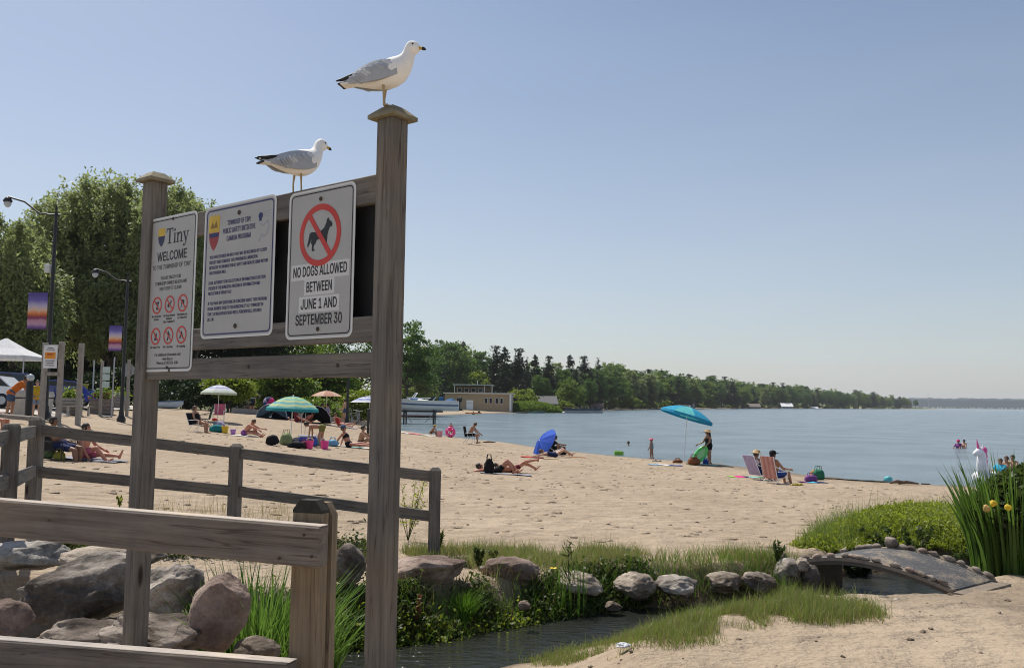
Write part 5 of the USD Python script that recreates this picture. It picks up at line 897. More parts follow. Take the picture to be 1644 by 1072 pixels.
for k in range(4): window(h2, -w2 / 2 + 2 + k * 2.3, (z0 + z1) / 2, 1.3, 1.2, .42)
obj(h2, 'chimney', box((1.2, 3, z1 + .8), (.25, .25, 1.5)), TRIM)
def gable_house(name, label, px, py_base, py_eave, py_ridge, depth, pw, wall, roof, rot=0, windows=2, depth_m=7, ridge_along=True):
    x, _, zb = at(px, py_base, depth); zb = min(zb, gd(px, depth)[2]); ze, zr = (py_base - py_eave) * depth / FOC, (py_base - py_ridge) * depth / FOC; w = pw * depth / FOC
    t = thing(name, label, 'building', (x, depth, zb), rot); obj(t, 'wall', box((0, depth_m / 2, ze / 2 - .3), (w, depth_m, ze + .6)), wall)
    if ridge_along: S = [np.array([(x_, -.6, ze - .1), (x_, depth_m / 2, zr), (x_, depth_m + .6, ze - .1), (x_, depth_m + .6, ze + .1), (x_, depth_m / 2, zr + .22), (x_, -.6, ze + .1)]) for x_ in (-w / 2 - .5, w / 2 + .5)]
    else: S = [np.array([(-w / 2 - .5, y, ze - .1), (0, y, zr), (w / 2 + .5, y, ze - .1), (w / 2 + .5, y, ze + .1), (0, y, zr + .22), (-w / 2 - .5, y, ze + .1)]) for y in (-.5, depth_m + .5)]
    obj(t, 'roof', loft(S), roof)
    if not ridge_along: obj(t, 'gable', loft([np.array([(-w / 2, y, ze), (w / 2, y, ze), (0, y, zr - .05)]) for y in (0, .15)]), wall)
    for k in range(windows): window(t, -w / 2 + (k + .7) * w / (windows + .4), ze * .55, w / (windows + 1) * .55, ze * .4, -.07)
    return t
gable_house('cottage', 'small cottage with a grey sloping roof and white window on the grassy bank', 880, 648, 636, 624, 290, 28, plain('cottage_wall', (0.10, 0.095, 0.09)), ROOF_GREY, 6, 2)
gable_house('hut', 'little red brown roofed hut among bushes behind the pontoon boat', 961, 640, 633, 628, 352, 13, BROWN, plain('red_roof', (0.15, 0.085, 0.07)), 0, 1, 4)
gable_house('shore_house', 'white roofed house at the foot of the long wooded ridge', 1264, 644, 640, 635, 930, 18, plain('house_dim', (0.45, 0.44, 0.43)), WHITE_PAINT, 0, 3, 10)
gable_house('shore_house', 'brown hip roofed house left of the white roofed one across the lake', 1212, 646, 643, 638, 810, 18, BROWN, plain('brown_roof', (0.18, 0.15, 0.13)), 0, 3, 9)
gable_house('shore_house', 'grey house showing between trees on the first stretch of ridge', 1105, 641, 634, 625, 640, 20, plain('house_dim', (0.45, 0.44, 0.43)), ROOF_GREY, 0, 2, 9)
gable_house('beach_hut', 'tiny white beach hut on the far sand', 1309, 650, 648.5, 646.5, 1040, 9, WHITE_PAINT, WHITE_PAINT, 0, 1, 5)
gable_house('cottage', 'low pale cottage roof on the far beach, left of the brown hip roofed house', 1100, 646, 643.5, 640, 600, 18, TAN, plain('pale_roof', (0.42, 0.38, 0.32)), 0, 2, 6)
mast = at(1490, 640, 4400); obj(None, 'radio_mast', tube([(mast[0], 4400, 0), (mast[0], 4400, at(1490, 632, 4400)[2])], [1.2, .6], 6), STEEL, label='thin radio mast above the far blue shore', cat='mast')
# grassy bank right of the boathouse
c = gd(850, 262); g_ = trimesh.creation.icosphere(subdivisions=4); v = np.array(g_.vertices) * (9.5, 7, 3.2); v[:, 2] += .8 * (meshkit.fbm(v * .35, 3, 3) - .5); obj(None, 'grassy_bank', (v + (c[0], 266, c[2] - .3), g_.faces), plain('bank_turf', (0.13, 0.16, 0.035), .9, .35, 1.0), True, kind='structure', label='sunlit grassy bank right of the boathouse')
rs = np.random.RandomState(44); q_ = rs.normal(size=(5200, 3)); q_[:, 2] = abs(q_[:, 2]); q_[:, 1] = -abs(q_[:, 1]); q_ /= np.linalg.norm(q_, axis=1, keepdims=True); q_ = q_ * (9.6, 7.1, 3.3) * (1 + .05 * rs.rand(5200, 1)); q_[:, 2] += .5 * meshkit.fbm(q_ * .5, 3, 5); obj(None, 'bank_herbs', leaves(q_ + (c[0], 266, c[2] - .3), .7, .4, rs, np.array([0, -.2, .5])), T_BRIGHT, kind='stuff', label='rough herbs growing over the bank right of the boathouse')
# retaining stones along the far beach by the cottage
rs = np.random.RandomState(41)
for k in range(16):
    px = 905 + k * 4.6; dp = 312 + k * 5.0; c = gd(px, dp); boulder('grey shore rock in the line of rocks below the red roofed hut', (c[0], c[1], c[2] + .15), (rs.uniform(.9, 1.8), 1, rs.uniform(.6, 1.2)), rs.uniform(0, 90), 300 + k % 4, ST_GREY, sub=2, group='shore rocks below the hut')
# boats
HULL = plain('hull_white', (0.80, 0.80, 0.78), 0.3, .05, 2); BLUE_C = cloth('blue_canvas', (0.03, 0.11, 0.26), .1); HULL_BLUE = plain('hull_blue_stripe', (0.05, 0.10, 0.22), .35)
def hull_rings(L, beam, depth_, n=14, flare=1.0):
    """bow towards +x; stern at 0"""
    R = []
    for k in range(n):
        u = k / (n - 1); x = L * u; hb = beam / 2 * (1 - max(0, (u - .45) / .55) ** 2.2) * (0.92 + .08 * min(1, u / .3)) + .01; sheer = depth_ * (1 + .22 * u ** 2); keel = depth_ * .62 * max(0, (u - .7) / .3) ** 1.8
        R.append([(x, 0, keel), (x, hb * .62, keel + .12 * (sheer - keel)), (x, hb * .86, keel + .35 * (sheer - keel)), (x, hb, sheer), (x, hb * .88, sheer + .02), (x, 0, sheer - .03), (x, -hb * .88, sheer + .02), (x, -hb, sheer), (x, -hb * .86, keel + .35 * (sheer - keel)), (x, -hb * .62, keel + .12 * (sheer - keel))])
    return R
def outboard(t, x, z, s=1.0, mat=BLACK_METAL):
    m = obj(t, 'outboard_motor', B().box((x - .25 * s, 0, z + .45 * s), (.5 * s, .4 * s, .5 * s), .1 * s).box((x - .22 * s, 0, z - .1 * s), (.22 * s, .14 * s, .8 * s), .04).box((x - .3 * s, 0, z - .55 * s), (.5 * s, .1 * s, .16 * s), .04).get(), mat)
    obj(m, 'propeller', B().box((x - .62 * s, 0, z - .55 * s), (.06, .34 * s, .1 * s), .02).box((x - .62 * s, 0, z - .55 * s), (.06, .1 * s, .34 * s), .02).get(), STEEL); return m
dp = 117; st = at(737, 663, dp); Lb = 9.6
lift = thing('boat_lift', 'rusty steel boat lift on four legs standing in the shallows', 'boat lift', (st[0] - 1.0, dp, 0), 0)
for x in (-1.9 - .4, -6.2):
    for y in (-1.3, 1.3): l_ = obj(lift, 'leg', box((x, y, .55), (.18, .18, 2.7)), plain('rusty_steel', (0.045, 0.04, 0.036), .7)); obj(l_, 'foot_plate', box((x, y, -.5), (.5, .5, .06)), STEEL)
for y in (-.7, .7): obj(lift, 'bunk', box((-4.2, y, 1.66), (6.0, .24, .22)), plain('bunk_carpet', (0.02, 0.02, 0.022)))
for x in (-2.3, -6.2): obj(lift, 'cross_beam', box((x, 0, 1.45), (.2, 2.6, .2)), plain('rusty_steel', (0.045, 0.04, 0.036), .7))
obj(lift, 'brace', B().tube([(-2.3, -1.3, 1.4), (-3.4, -1.3, .2)], .04, 5).tube([(-6.2, -1.3, 1.4), (-5.1, -1.3, .2)], .04, 5).get(), STEEL)
bt = thing('motor_boat', 'white motor boat with blue covers raised on the lift, bow to the left', 'boat', (st[0], dp, 1.72), 180)
R = hull_rings(Lb, 2.8, 1.3); obj(bt, 'hull', loft(R), HULL, 35)
b = B(); 
for s in (-1, 1): b.add(*loft([np.array([np.array(r[3 if s > 0 else 7]) * (1, 1.012, 1) - (0, 0, .45), np.array(r[3 if s > 0 else 7]) * (1, 1.03, 1) - (0, 0, .45), np.array(r[3 if s > 0 else 7]) * (1, 1.03, 1) - (0, 0, .62), np.array(r[3 if s > 0 else 7]) * (1, 1.012, 1) - (0, 0, .62)]) for r in R[:-2]]))
obj(bt, 'stripe', b.get(), HULL_BLUE); obj(bt, 'rub_rail', tube([np.array(r[3]) * (1, 1.01, 1) for r in R], .035, 5), TRIM)
obj(bt, 'deck', loft([np.array([(x, -w, z), (x, w, z), (x, w * .5, z + h), (x, -w * .5, z + h)]) for x, w, z, h in ((3.9, .95, 1.33, .06), (5.2, .85, 1.36, .22), (6.8, .5, 1.44, .16), (8.2, .12, 1.5, .03))]), HULL, 30)
obj(bt, 'windscreen', loft([np.array([(3.6, -.95, 1.3), (3.6, .95, 1.3), (4.2, .75, 1.3), (4.2, -.75, 1.3)]), np.array([(3.1, -.85, 1.9), (3.1, .85, 1.9), (3.5, .65, 1.9), (3.5, -.65, 1.9)])]), GLASS)
for x, l in ((1.2, 1.3), (6.0, 1.6)): obj(bt, 'blue_cover', loft([np.array([(x + l * (u - .5), -w, 1.34), (x + l * (u - .5), -w * .4, 1.36 + h), (x + l * (u - .5), w * .4, 1.36 + h * .9), (x + l * (u - .5), w, 1.34)]) for u, w, h in ((0, .9, .1), (.3, .95, .38), (.7, .9, .3), (1, .8, .1))]), BLUE_C, 30)
obj(bt, 'seat', box((2.4, .3, 1.5), (.6, .6, .8), .1), BLUE_C); outboard(bt, 0.3, .95, 1.35)
# boats beside the lift
c = at(665, 650, 140); cr = thing('cabin_cruiser', 'white cabin cruiser with a flybridge standing ashore behind the boat lift', 'boat', (at(700, 650, 150)[0], 150, gd(690, 150)[2] + .5), 176)
obj(cr, 'hull', loft(hull_rings(9.5, 3.1, 1.5)), HULL, 35); obj(cr, 'boot_stripe', loft([np.array(r) * (1, 1.006, 0.22) + (0, 0, .02) for r in hull_rings(9.4, 3.1, 1.5)[:-1]]), plain('red_brown_keel', (0.2, 0.09, 0.07)))
obj(cr, 'cabin', loft([np.array([(x, -w, 1.55), (x, w, 1.55), (x, w * .85, z), (x, -w * .85, z)]) for x, w, z in ((1.6, 1.3, 2.9), (4.6, 1.25, 2.9), (6.0, 1.0, 1.9), (7.6, .5, 1.75))]), HULL, 25)
for k in range(4): obj(cr, 'window', box((2.1 + k * .85, 0, 2.45), (.55, 2.56, .5)), GLASS)
obj(cr, 'flybridge_roof', box((3.0, 0, 3.35), (3.8, 2.6, .12), .04), WHITE_PAINT)
for x in (1.5, 4.4):
    for y in (-1.1, 1.1): obj(cr, 'roof_post', tube([(x, y, 2.8), (x + .1, y, 3.35)], .05, 5), WHITE_PAINT)
obj(cr, 'radar_arch', tube([(4.0, -1.0, 3.4), (3.4, -.8, 4.2), (3.4, .8, 4.2), (4.0, 1.0, 3.4)], .08, 6), WHITE_PAINT)
kay = at(752, 659, 212); obj(None, 'kayak', (lambda m: (m[0] * (1, 1, .9) + (kay[0] + 1.5, 205, .25), m[1]))(loft([np.array([(x, -w, 0.1), (x, 0, 0), (x, w, 0.1), (x, w * .6, .3), (x, -w * .6, .3)]) for x, w in ((-1.9, .03), (-1.2, .26), (0, .36), (1.2, .26), (1.9, .03))])), plain('kayak_orange', (0.55, 0.17, 0.03), .35), 30, label='orange kayak drawn up by the boathouse', cat='kayak')
def pontoon(label, px, depth, wpx, rot=0, cover=BROWN, name='pontoon_boat'):
    x = at(px, 662, depth)[0]; L = wpx * depth / FOC; t = thing(name, label, 'boat', (x, depth, 0.0), rot)
    for y in (-.9, .9): obj(t, 'float', (lambda m: (m[0][:, [2, 0, 1]] + (-L / 2, y, .22), m[1]))(lathe([(.05, 0), (.3, L * .06), (.32, L * .9), (.08, L)], 10)), STEEL)
    obj(t, 'deck', box((0, 0, .62), (L * .95, 2.3, .14)), STEEL)
    for y in (-1.1, 1.1): obj(t, 'rail_panel', box((0, y, 1.05), (L * .85, .05, .65)), plain('boat_panel', (0.04, 0.055, 0.075)))
    obj(t, 'canopy', loft([np.array([(u * L * .44, -1.2, 1.75 - .1 * abs(u)), (u * L * .44, 1.2, 1.75 - .1 * abs(u)), (u * L * .44, 1.1, 1.95 - .12 * abs(u)), (u * L * .44, -1.1, 1.95 - .12 * abs(u))]) for u in (-1, -.3, .3, 1)]), cover)
    for u in (-.4, .05, .4): obj(t, 'canopy_post', tube([(L * u, -1.1, .65), (L * u, -1.1, 1.8)], .04, 5), STEEL)
    outboard(t, -L / 2, .6, 1.0); return t
pontoon('pontoon boat with a dark canopy moored at the end of the dock', 926, 268, 46, 8); pontoon('second covered pontoon boat moored just right of the canopied one', 948, 276, 40, 5, cover=plain('canopy_navy', (0.02, 0.03, 0.06)), name='pontoon_boat')
dk = thing('dock', 'low timber dock reaching out from the far beach to the pontoon boats', 'dock', (at(880, 660, 270)[0], 270, 0), 8)
b_ = obj(dk, 'deck', box((0, 0, .62), (12.5, 1.6, .12)), WOOD_GREY)
for k in range(6): obj(dk, 'pile', tube([(-5.8 + k * 2.3, -.7, -1.2), (-5.8 + k * 2.3, -.7, .9)], .09, 6), BROWN)
def small_boat(label, px, depth, L, mat, rot=0, name='small_boat'):
    t = thing(name, label, 'boat', (at(px, 660, depth)[0], depth, 0.0), rot); obj(t, 'hull', loft([np.array(r) - (L / 2, 0, .15) for r in hull_rings(L, L * .34, L * .13)]), mat, 35); obj(t, 'bench', box((0, 0, L * .1), (.3, L * .26, .06)), WOOD_GREY); outboard(t, -L / 2, .2, .7); return t
small_boat('dark covered runabout at the shore end of the dock', 863, 252, 4.4, plain('teal_cover', (0.03, 0.10, 0.11))); small_boat('little teal boat tied midway along the dock', 884, 262, 3.6, plain('teal_cover', (0.03, 0.10, 0.11)), 20); small_boat('small dark dinghy lying off the boathouse', 838, 246, 3.4, plain('dinghy_dark', (0.03, 0.03, 0.03)), 160)
small_boat('small dark motor boat close to the far beach, left of the blue parasol', 1060, 500, 5, plain('boat_navy', (0.03, 0.04, 0.07)), 10); small_boat('low skiff on the far sand under the wooded ridge', 1180, 700, 6, plain('skiff_brown', (0.12, 0.07, 0.05)), 0)
for px, py, lab in ((760, 663, 'dark mooring buoy floating off the boathouse, nearest the kayak'), (769, 661, 'mooring post with a plank in the water off the boathouse')):
    c = on(px, py + 2, 0); t = thing('mooring_buoy', lab, 'buoy', c); obj(t, 'float', lathe([(.05, -.2), (.32, 0), (.34, .3), (.12, .62), (.05, .7)], 12), BLACK_METAL, True); obj(t, 'ring', tube([(.0, 0, .7), (.08, 0, .85), (0, 0, .95)], .03, 5), STEEL)
# ------------------------------------------------------------------ plaza and street on the left
CONCRETE = plain('pale_concrete', (0.40, 0.375, 0.33), .85, .15, 8, .003); PLANT_WOOD = plain('planter_timber', (0.20, 0.165, 0.14), .85, .25, 5)
# pale pavement sheet
pv = [(gd(px, dp)[0], dp) for px, dp in ((-260, 33), (60, 36), (120, 47), (240, 52), (240, 60), (-300, 60))]
pp = sg.Polygon(pv); gxy = np.stack(np.meshgrid(np.linspace(-50, -15, 50), np.linspace(32, 61, 50), indexing='ij'), -1); k2 = shapely.contains_xy(pp, gxy[:-1, :-1, 0].ravel(), gxy[:-1, :-1, 1].ravel())
i, j = np.meshgrid(np.arange(49), np.arange(49), indexing='ij'); q = np.stack([i * 50 + j, (i + 1) * 50 + j, (i + 1) * 50 + j + 1, i * 50 + j + 1], -1).reshape(-1, 4)[k2]
zz = ground(gxy[..., 0].ravel(), gxy[..., 1].ravel()) + .06; used, inv = np.unique(q, return_inverse=True); obj(None, 'pavement', (np.column_stack([gxy.reshape(-1, 2), zz])[used], inv.reshape(-1, 4)), plain('pavement_concrete', (0.42, 0.39, 0.34), .9, .12, .5), True, kind='structure', label='pale concrete pavement beside the beach')
BANNER = look('banner_print', {'tc': ('texture_coordinate', {}), 'x': ('separate_xyz', {}), 'n': ('noise_texture', {'scale': 3.0, 'detail': 4.0}), 'a': ('math', {'math_type': 'multiply_add', 'value2': .12}), 'r': ('rgb_ramp', {'ramp': [(0.0, (.06, .03, .16)), (.1, (.12, .05, .2)), (.2, (.4, .25, .36)), (.3, (.42, .2, .25)), (.36, (.16, .03, .1)), (.42, (.3, .05, .03)), (.50, (.6, .2, .06)), (.58, (.6, .42, .3)), (.7, (.4, .36, .5)), (.85, (.12, .10, .34)), (1, (.07, .05, .22))]}), 'p': ('principled_bsdf', {'roughness': .7})},
    [('tc.object', 'x.vector'), ('tc.object', 'n.vector'), ('n.fac', 'a.value1'), ('x.z', 'a.value3'), ('a.value', 'r.fac'), ('r.color', 'p.base_color')], 'p.BSDF')
def street_lamp(label, px, depth, py_top, arm_px, arm_py, ban):
    c = gd(px, depth); top = at(px, py_top, depth)[2] - c[2]; t = thing('street_lamp', label, 'street lamp', c); s = depth / FOC
    obj(t, 'pole', tube([(0, 0, 0), (0, 0, .6), (0.0, 0, top * .5), (.0, 0, top)], [.11, .085, .075, .06], 10), BLACK_METAL, True); obj(t, 'base', lathe([(.2, 0), (.2, .15), (.12, .3), (.11, .5)], 12), BLACK_METAL)
    ax, az = -(px - arm_px) * s, top - (arm_py - py_top) * s; z0 = top - .12
    arm = obj(t, 'arm', tube([(.18, 0, z0), (-.1, 0, z0), (ax * .35, 0, z0 + (az - z0) * .10), (ax * .65, 0, z0 + (az - z0) * .72), (ax, 0, az)], .035, 7), BLACK_METAL, True); obj(t, 'finial', lathe([(.03, top), (.05, top + .1), (.0, top + .3)], 8), BLACK_METAL)
    hd = obj(t, 'lamp_head', lathe([(.05, 0.10), (.11, .04), (.17, -.05), (.155, -.10)], 14, c=(ax, 0, az - .1)), BLACK_METAL, True); obj(hd, 'globe', lathe([(.04, -.31), (.10, -.26), (.135, -.17), (.135, -.10)], 12, c=(ax, 0, az - .1)), plain('lamp_glass', (0.36, 0.41, 0.44), .2), True)
    x0, x1, y0, y1 = ban; bx0, bx1, bz0, bz1 = (x0 - px) * s, (x1 - px) * s, at(px, y1, depth)[2] - c[2], at(px, y0, depth)[2] - c[2]
    p = obj(t, 'banner', box((.5, 0, .5), (1, 1, 1)), BANNER); X = UsdGeom.Xformable(stage.GetPrimAtPath(p)); X.AddTranslateOp().Set(Gf.Vec3d(bx0, -.01, bz0)); X.AddScaleOp().Set(Gf.Vec3f(bx1 - bx0, .02, bz1 - bz0))
    obj(t, 'banner_bar', B().box(((bx0 + .05) / 2, 0, bz1 + .02), (abs(bx0) + .05, .03, .03)).box(((bx0 + .05) / 2, 0, bz0 - .02), (abs(bx0) + .05, .03, .03)).get(), BLACK_METAL); return t
l1 = street_lamp('nearer black street lamp with a sunset banner, left of the info board', 72, 33, 340, -8, 316, (35, 66, 470, 528))
obj(l1, 'junction_box', box((-.2, 0, at(72, 431, 33)[2] - gd(72, 33)[2]), (.2, .2, .32), .02), plain('box_white', (0.5, 0.52, 0.52)))
street_lamp('farther street lamp with a smaller sunset banner, right of the great willow trunk', 194, 41, 447, 141, 432, (168.5, 189, 523, 563))
# information board stand
c = gd(84, 30); ib = thing('notice_stand', 'grey timber stand holding a white and orange notice by the nearer lamp', 'sign stand', c); s = 30 / FOC
for px, py, y in ((66, 550, 0), (90, 548, .1), (101, 548, 1.0)): obj(ib, 'post', box(((px - 84) * s, y, (at(px, py, 30)[2] - c[2]) / 2 - .1), (.15, .15, at(px, py, 30)[2] - c[2] + .2), .01), WOOD_GREY)
for py in (556, 600): obj(ib, 'rail', box(((78 - 84) * s, .0, at(78, py, 30)[2] - c[2]), (.45, .04, .12), .004), WOOD_GREY)
zt, zb = at(77, 554, 30)[2] - c[2], at(77, 591, 30)[2] - c[2]
nb = thing('notice_board', 'white notice with a bold orange block fixed on the timber stand', 'sign', c); obj(nb, 'panel', box(((77 - 84) * s, -.1, (zt + zb) / 2), (.48, .01, zt - zb), .002), plain('notice_white', (0.6, 0.6, 0.6)))
obj(nb, 'orange_block', box(((77 - 84) * s, -.107, zb + (zt - zb) * .55), (.36, .006, (zt - zb) * .28)), plain('notice_orange', (0.65, 0.24, 0.02))); 
for k, (z, w) in enumerate(((.88, .2), (.8, .3), (.32, .3), (.22, .26), (.12, .3))): obj(nb, 'text_line', box(((77 - 84) * s, -.107, zb + (zt - zb) * z), (w, .004, .022)), INK)
obj(nb, 'warning_mark', box(((77 - 84) * s, -.112, zb + (zt - zb) * .6), (.2, .004, .05)), plain('notice_red', (0.4, 0.06, 0.02)))
# planters
def planter(label, px, py, depth, w, h, flowers):
    c = gd(px, depth); t = thing('planter', label, 'planter', c, 14); n = 4
    for k in range(n):
        z = (k + .5) * h / n
        for s_, (dx, dy, sx, sy) in enumerate(((0, -w / 2, w, .09), (0, w / 2, w, .09), (-w / 2, 0, .09, w - .1), (w / 2, 0, .09, w - .1))): obj(t, 'timber', box((dx, dy, z), (sx, sy, h / n - .012), .008), PLANT_WOOD)
    obj(t, 'cap', B().box((0, -w / 2, h + .02), (w + .14, .14, .04)).box((0, w / 2, h + .02), (w + .14, .14, .04)).box((-w / 2, 0, h + .02), (.14, w - .15, .04)).box((w / 2, 0, h + .02), (.14, w - .15, .04)).get(), PLANT_WOOD)
    obj(t, 'soil', box((0, 0, h - .1), (w - .1, w - .1, .05)), plain('soil', (0.05, 0.035, 0.025))); r2 = np.random.RandomState(px); m = 700; a = r2.normal(0, w * .23, (m, 2)); obj(t, 'plants', leaves(np.column_stack([a, h + .05 + r2.gamma(2.5, .08, m)]), .14, .08, r2, np.array([0, 0, .4])), T_LIME if flowers != 'red' else T_BRIGHT, kind='stuff')
    if flowers: m = 60; a = r2.normal(0, w * .24, (m, 2)); b = B(); [b.add(*ball((x, y - .1, h + .08 + r2.rand() * .25), .045, 1)) for x, y in a]; obj(t, 'flowers', b.get(), plain('flower_red', (0.35, 0.03, 0.07)) if flowers == 'red' else plain('flower_white', (0.7, 0.68, 0.62)), kind='stuff')
    return t
planter('square timber planter with red flowers in front of the far lamp', 162, 660, 45, .95, .72, 'red'); planter('timber planter with yellow green plants right of the notice stand', 112, 664, 42, .78, .66, None)
planter('third planter half hidden by the far lamp, with pale flowers', 188, 652, 52, 1.1, .6, 'white')
def bench(label, px, depth, rot):
    t = thing('bench', label, 'bench', gd(px, depth), rot)
    for k in range(4): obj(t, 'seat_slat', box((0, -.2 + k * .13, .45), (1.5, .11, .04), .006), WOOD_GREY)
    for k in range(2): obj(t, 'back_slat', box((0, .3, .62 + k * .16), (1.5, .04, .12), .006), WOOD_GREY)
    for x in (-.6, .6): obj(t, 'leg', B().box((x, -.15, .22), (.08, .08, .44)).box((x, .3, .4), (.08, .08, .8)).get(), CONCRETE)
bench('grey bench beside the timber planter near the notice stand', 121, 41, 70); bench('bench behind the flower planter by the far lamp', 180, 49, 10)
# poles and signs
def sign_pole(label, px, depth, py_top, r=.04, mat=STEEL, name='sign_pole'):
    c = gd(px, depth); t = thing(name, label, 'pole', c); h = at(px, py_top, depth)[2] - c[2]; obj(t, 'pole', tube([(0, 0, -.2), (0, 0, h)], r, 8), mat); return t, h, depth / FOC
sign_pole('thin pale pole standing left of the flower planter', 147, 47, 578)[0]
t, h, s = sign_pole('timber post with stacked pale green signs in front of the flower planter', 160, 43, 579, .08, WOOD_GREY)
obj(t, 'pole', tube([(.42, .3, -.2), (.45, .3, h + .2)], .035, 8), STEEL); obj(t, 'pole_foot', box((.2, .1, .02), (.6, .4, .04), .01), STEEL)
for k in range(3): obj(t, 'sign_panel', box((.25, -.09, h - .45 - k * .36), (.36, .02, .3), .004), plain('pale_green_sign', (0.42, 0.5, 0.46)))
t, h, s = sign_pole('grey back of an octagonal stop sign on a wide timber post', 203, 45, 577, .09, WOOD_GREY, 'stop_sign'); stage.GetPrimAtPath(t).SetCustomDataByKey('category', 'sign')
o = lathe([(.36, -.01), (.36, .01)], 8); a = rotm(0, 0, 22.5); v = o[0] @ a.T; obj(t, 'stop_plate', (np.stack([v[:, 0] - .1, v[:, 2] + .11, v[:, 1] + h - .55], 1), o[1]), plain('sign_back', (0.30, 0.31, 0.32), .4)); obj(t, 'bolt', box((-.1, .13, h - .5), (.03, .03, .03)), STEEL)
c = gd(44.5, 31); t = thing('parking_meter', 'thick black post with a round grey head between two people', 'post', c); hh = at(44, 612, 31)[2] - c[2]; obj(t, 'post', tube([(0, 0, -.1), (0, 0, hh)], .12, 10), BLACK_METAL, True); obj(t, 'head', ball((0.02, -.02, hh + .13), .13, 2, (1, .8, 1)), plain('meter_grey', (0.4, 0.45, 0.48), .3), True)
for px, py, dp, lab in ((28, 668, 33, 'tan tapered litter bin with a dark band behind the bending man'), (74, 660, 40, 'second tan litter bin behind the notice stand')):
    c = gd(px, dp); t = thing('litter_bin', lab, 'litter bin', c, 5); obj(t, 'body', loft([np.array([(-w, -w, z), (w, -w, z), (w, w, z), (-w, w, z)]) for w, z in ((.16, 0), (.21, .72))]), CONCRETE); obj(t, 'band', loft([np.array([(-w, -w, z), (w, -w, z), (w, w, z), (-w, w, z)]) for w, z in ((.208, .68), (.216, .74))]), BLACK_METAL); obj(t, 'lid', loft([np.array([(-w, -w, z), (w, -w, z), (w, w, z), (-w, w, z)]) for w, z in ((.215, .745), (.235, .86), (.19, 1.0))]), CONCRETE, label='sloping hood')
c = gd(122, 56); t = thing('wheeled_bin', 'olive yellow wheeled bin in the shade behind the planters', 'bin', c); obj(t, 'body', loft([np.array([(-w, -w, z), (w, -w, z), (w, w, z), (-w, w, z)]) for w, z in ((.35, .1), (.48, 1.2))]), plain('bin_olive', (0.16, 0.15, 0.01))); obj(t, 'lid', box((0, 0, 1.25), (1.05, 1.05, .1), .03), plain('bin_olive', (0.16, 0.15, 0.01)))
for x in (-.3, .3): obj(t, 'wheel', (lambda m: (m[0][:, [2, 0, 1]] + (x, .4, .12), m[1]))(lathe([(.12, -.03), (.12, .03)], 12)), BLACK_METAL)
# canopy tent
c = gd(4, 52); cn = thing('canopy_tent', 'white pop up canopy tent at the left edge behind the parked cars', 'tent', c, 8); ze, zp = at(20, 572, 52)[2] - c[2], at(5, 543, 52)[2] - c[2]; w = 1.75
obj(cn, 'roof', loft([np.array([(-w, -w, ze), (w, -w, ze), (w, w, ze), (-w, w, ze)]), np.array([(-.9, -.9, ze + (zp - ze) * .42), (.9, -.9, ze + (zp - ze) * .42), (.9, .9, ze + (zp - ze) * .42), (-.9, .9, ze + (zp - ze) * .42)]), np.array([(-.05, -.05, zp), (.05, -.05, zp), (.05, .05, zp), (-.05, .05, zp)])]), cloth('tent_white', (0.75, 0.75, 0.76), .3))
obj(cn, 'valance', B().box((0, -w, ze - .1), (2 * w, .02, .22)).box((0, w, ze - .1), (2 * w, .02, .22)).box((-w, 0, ze - .1), (.02, 2 * w - .1, .22)).box((w, 0, ze - .1), (.02, 2 * w - .1, .22)).get(), cloth('tent_white', (0.75, 0.75, 0.76), .3))
for x in (-1, 1):
    for y in (-1, 1): obj(cn, 'leg', box((x * (w - .06), y * (w - .06), ze / 2), (.06, .06, ze)), STEEL)
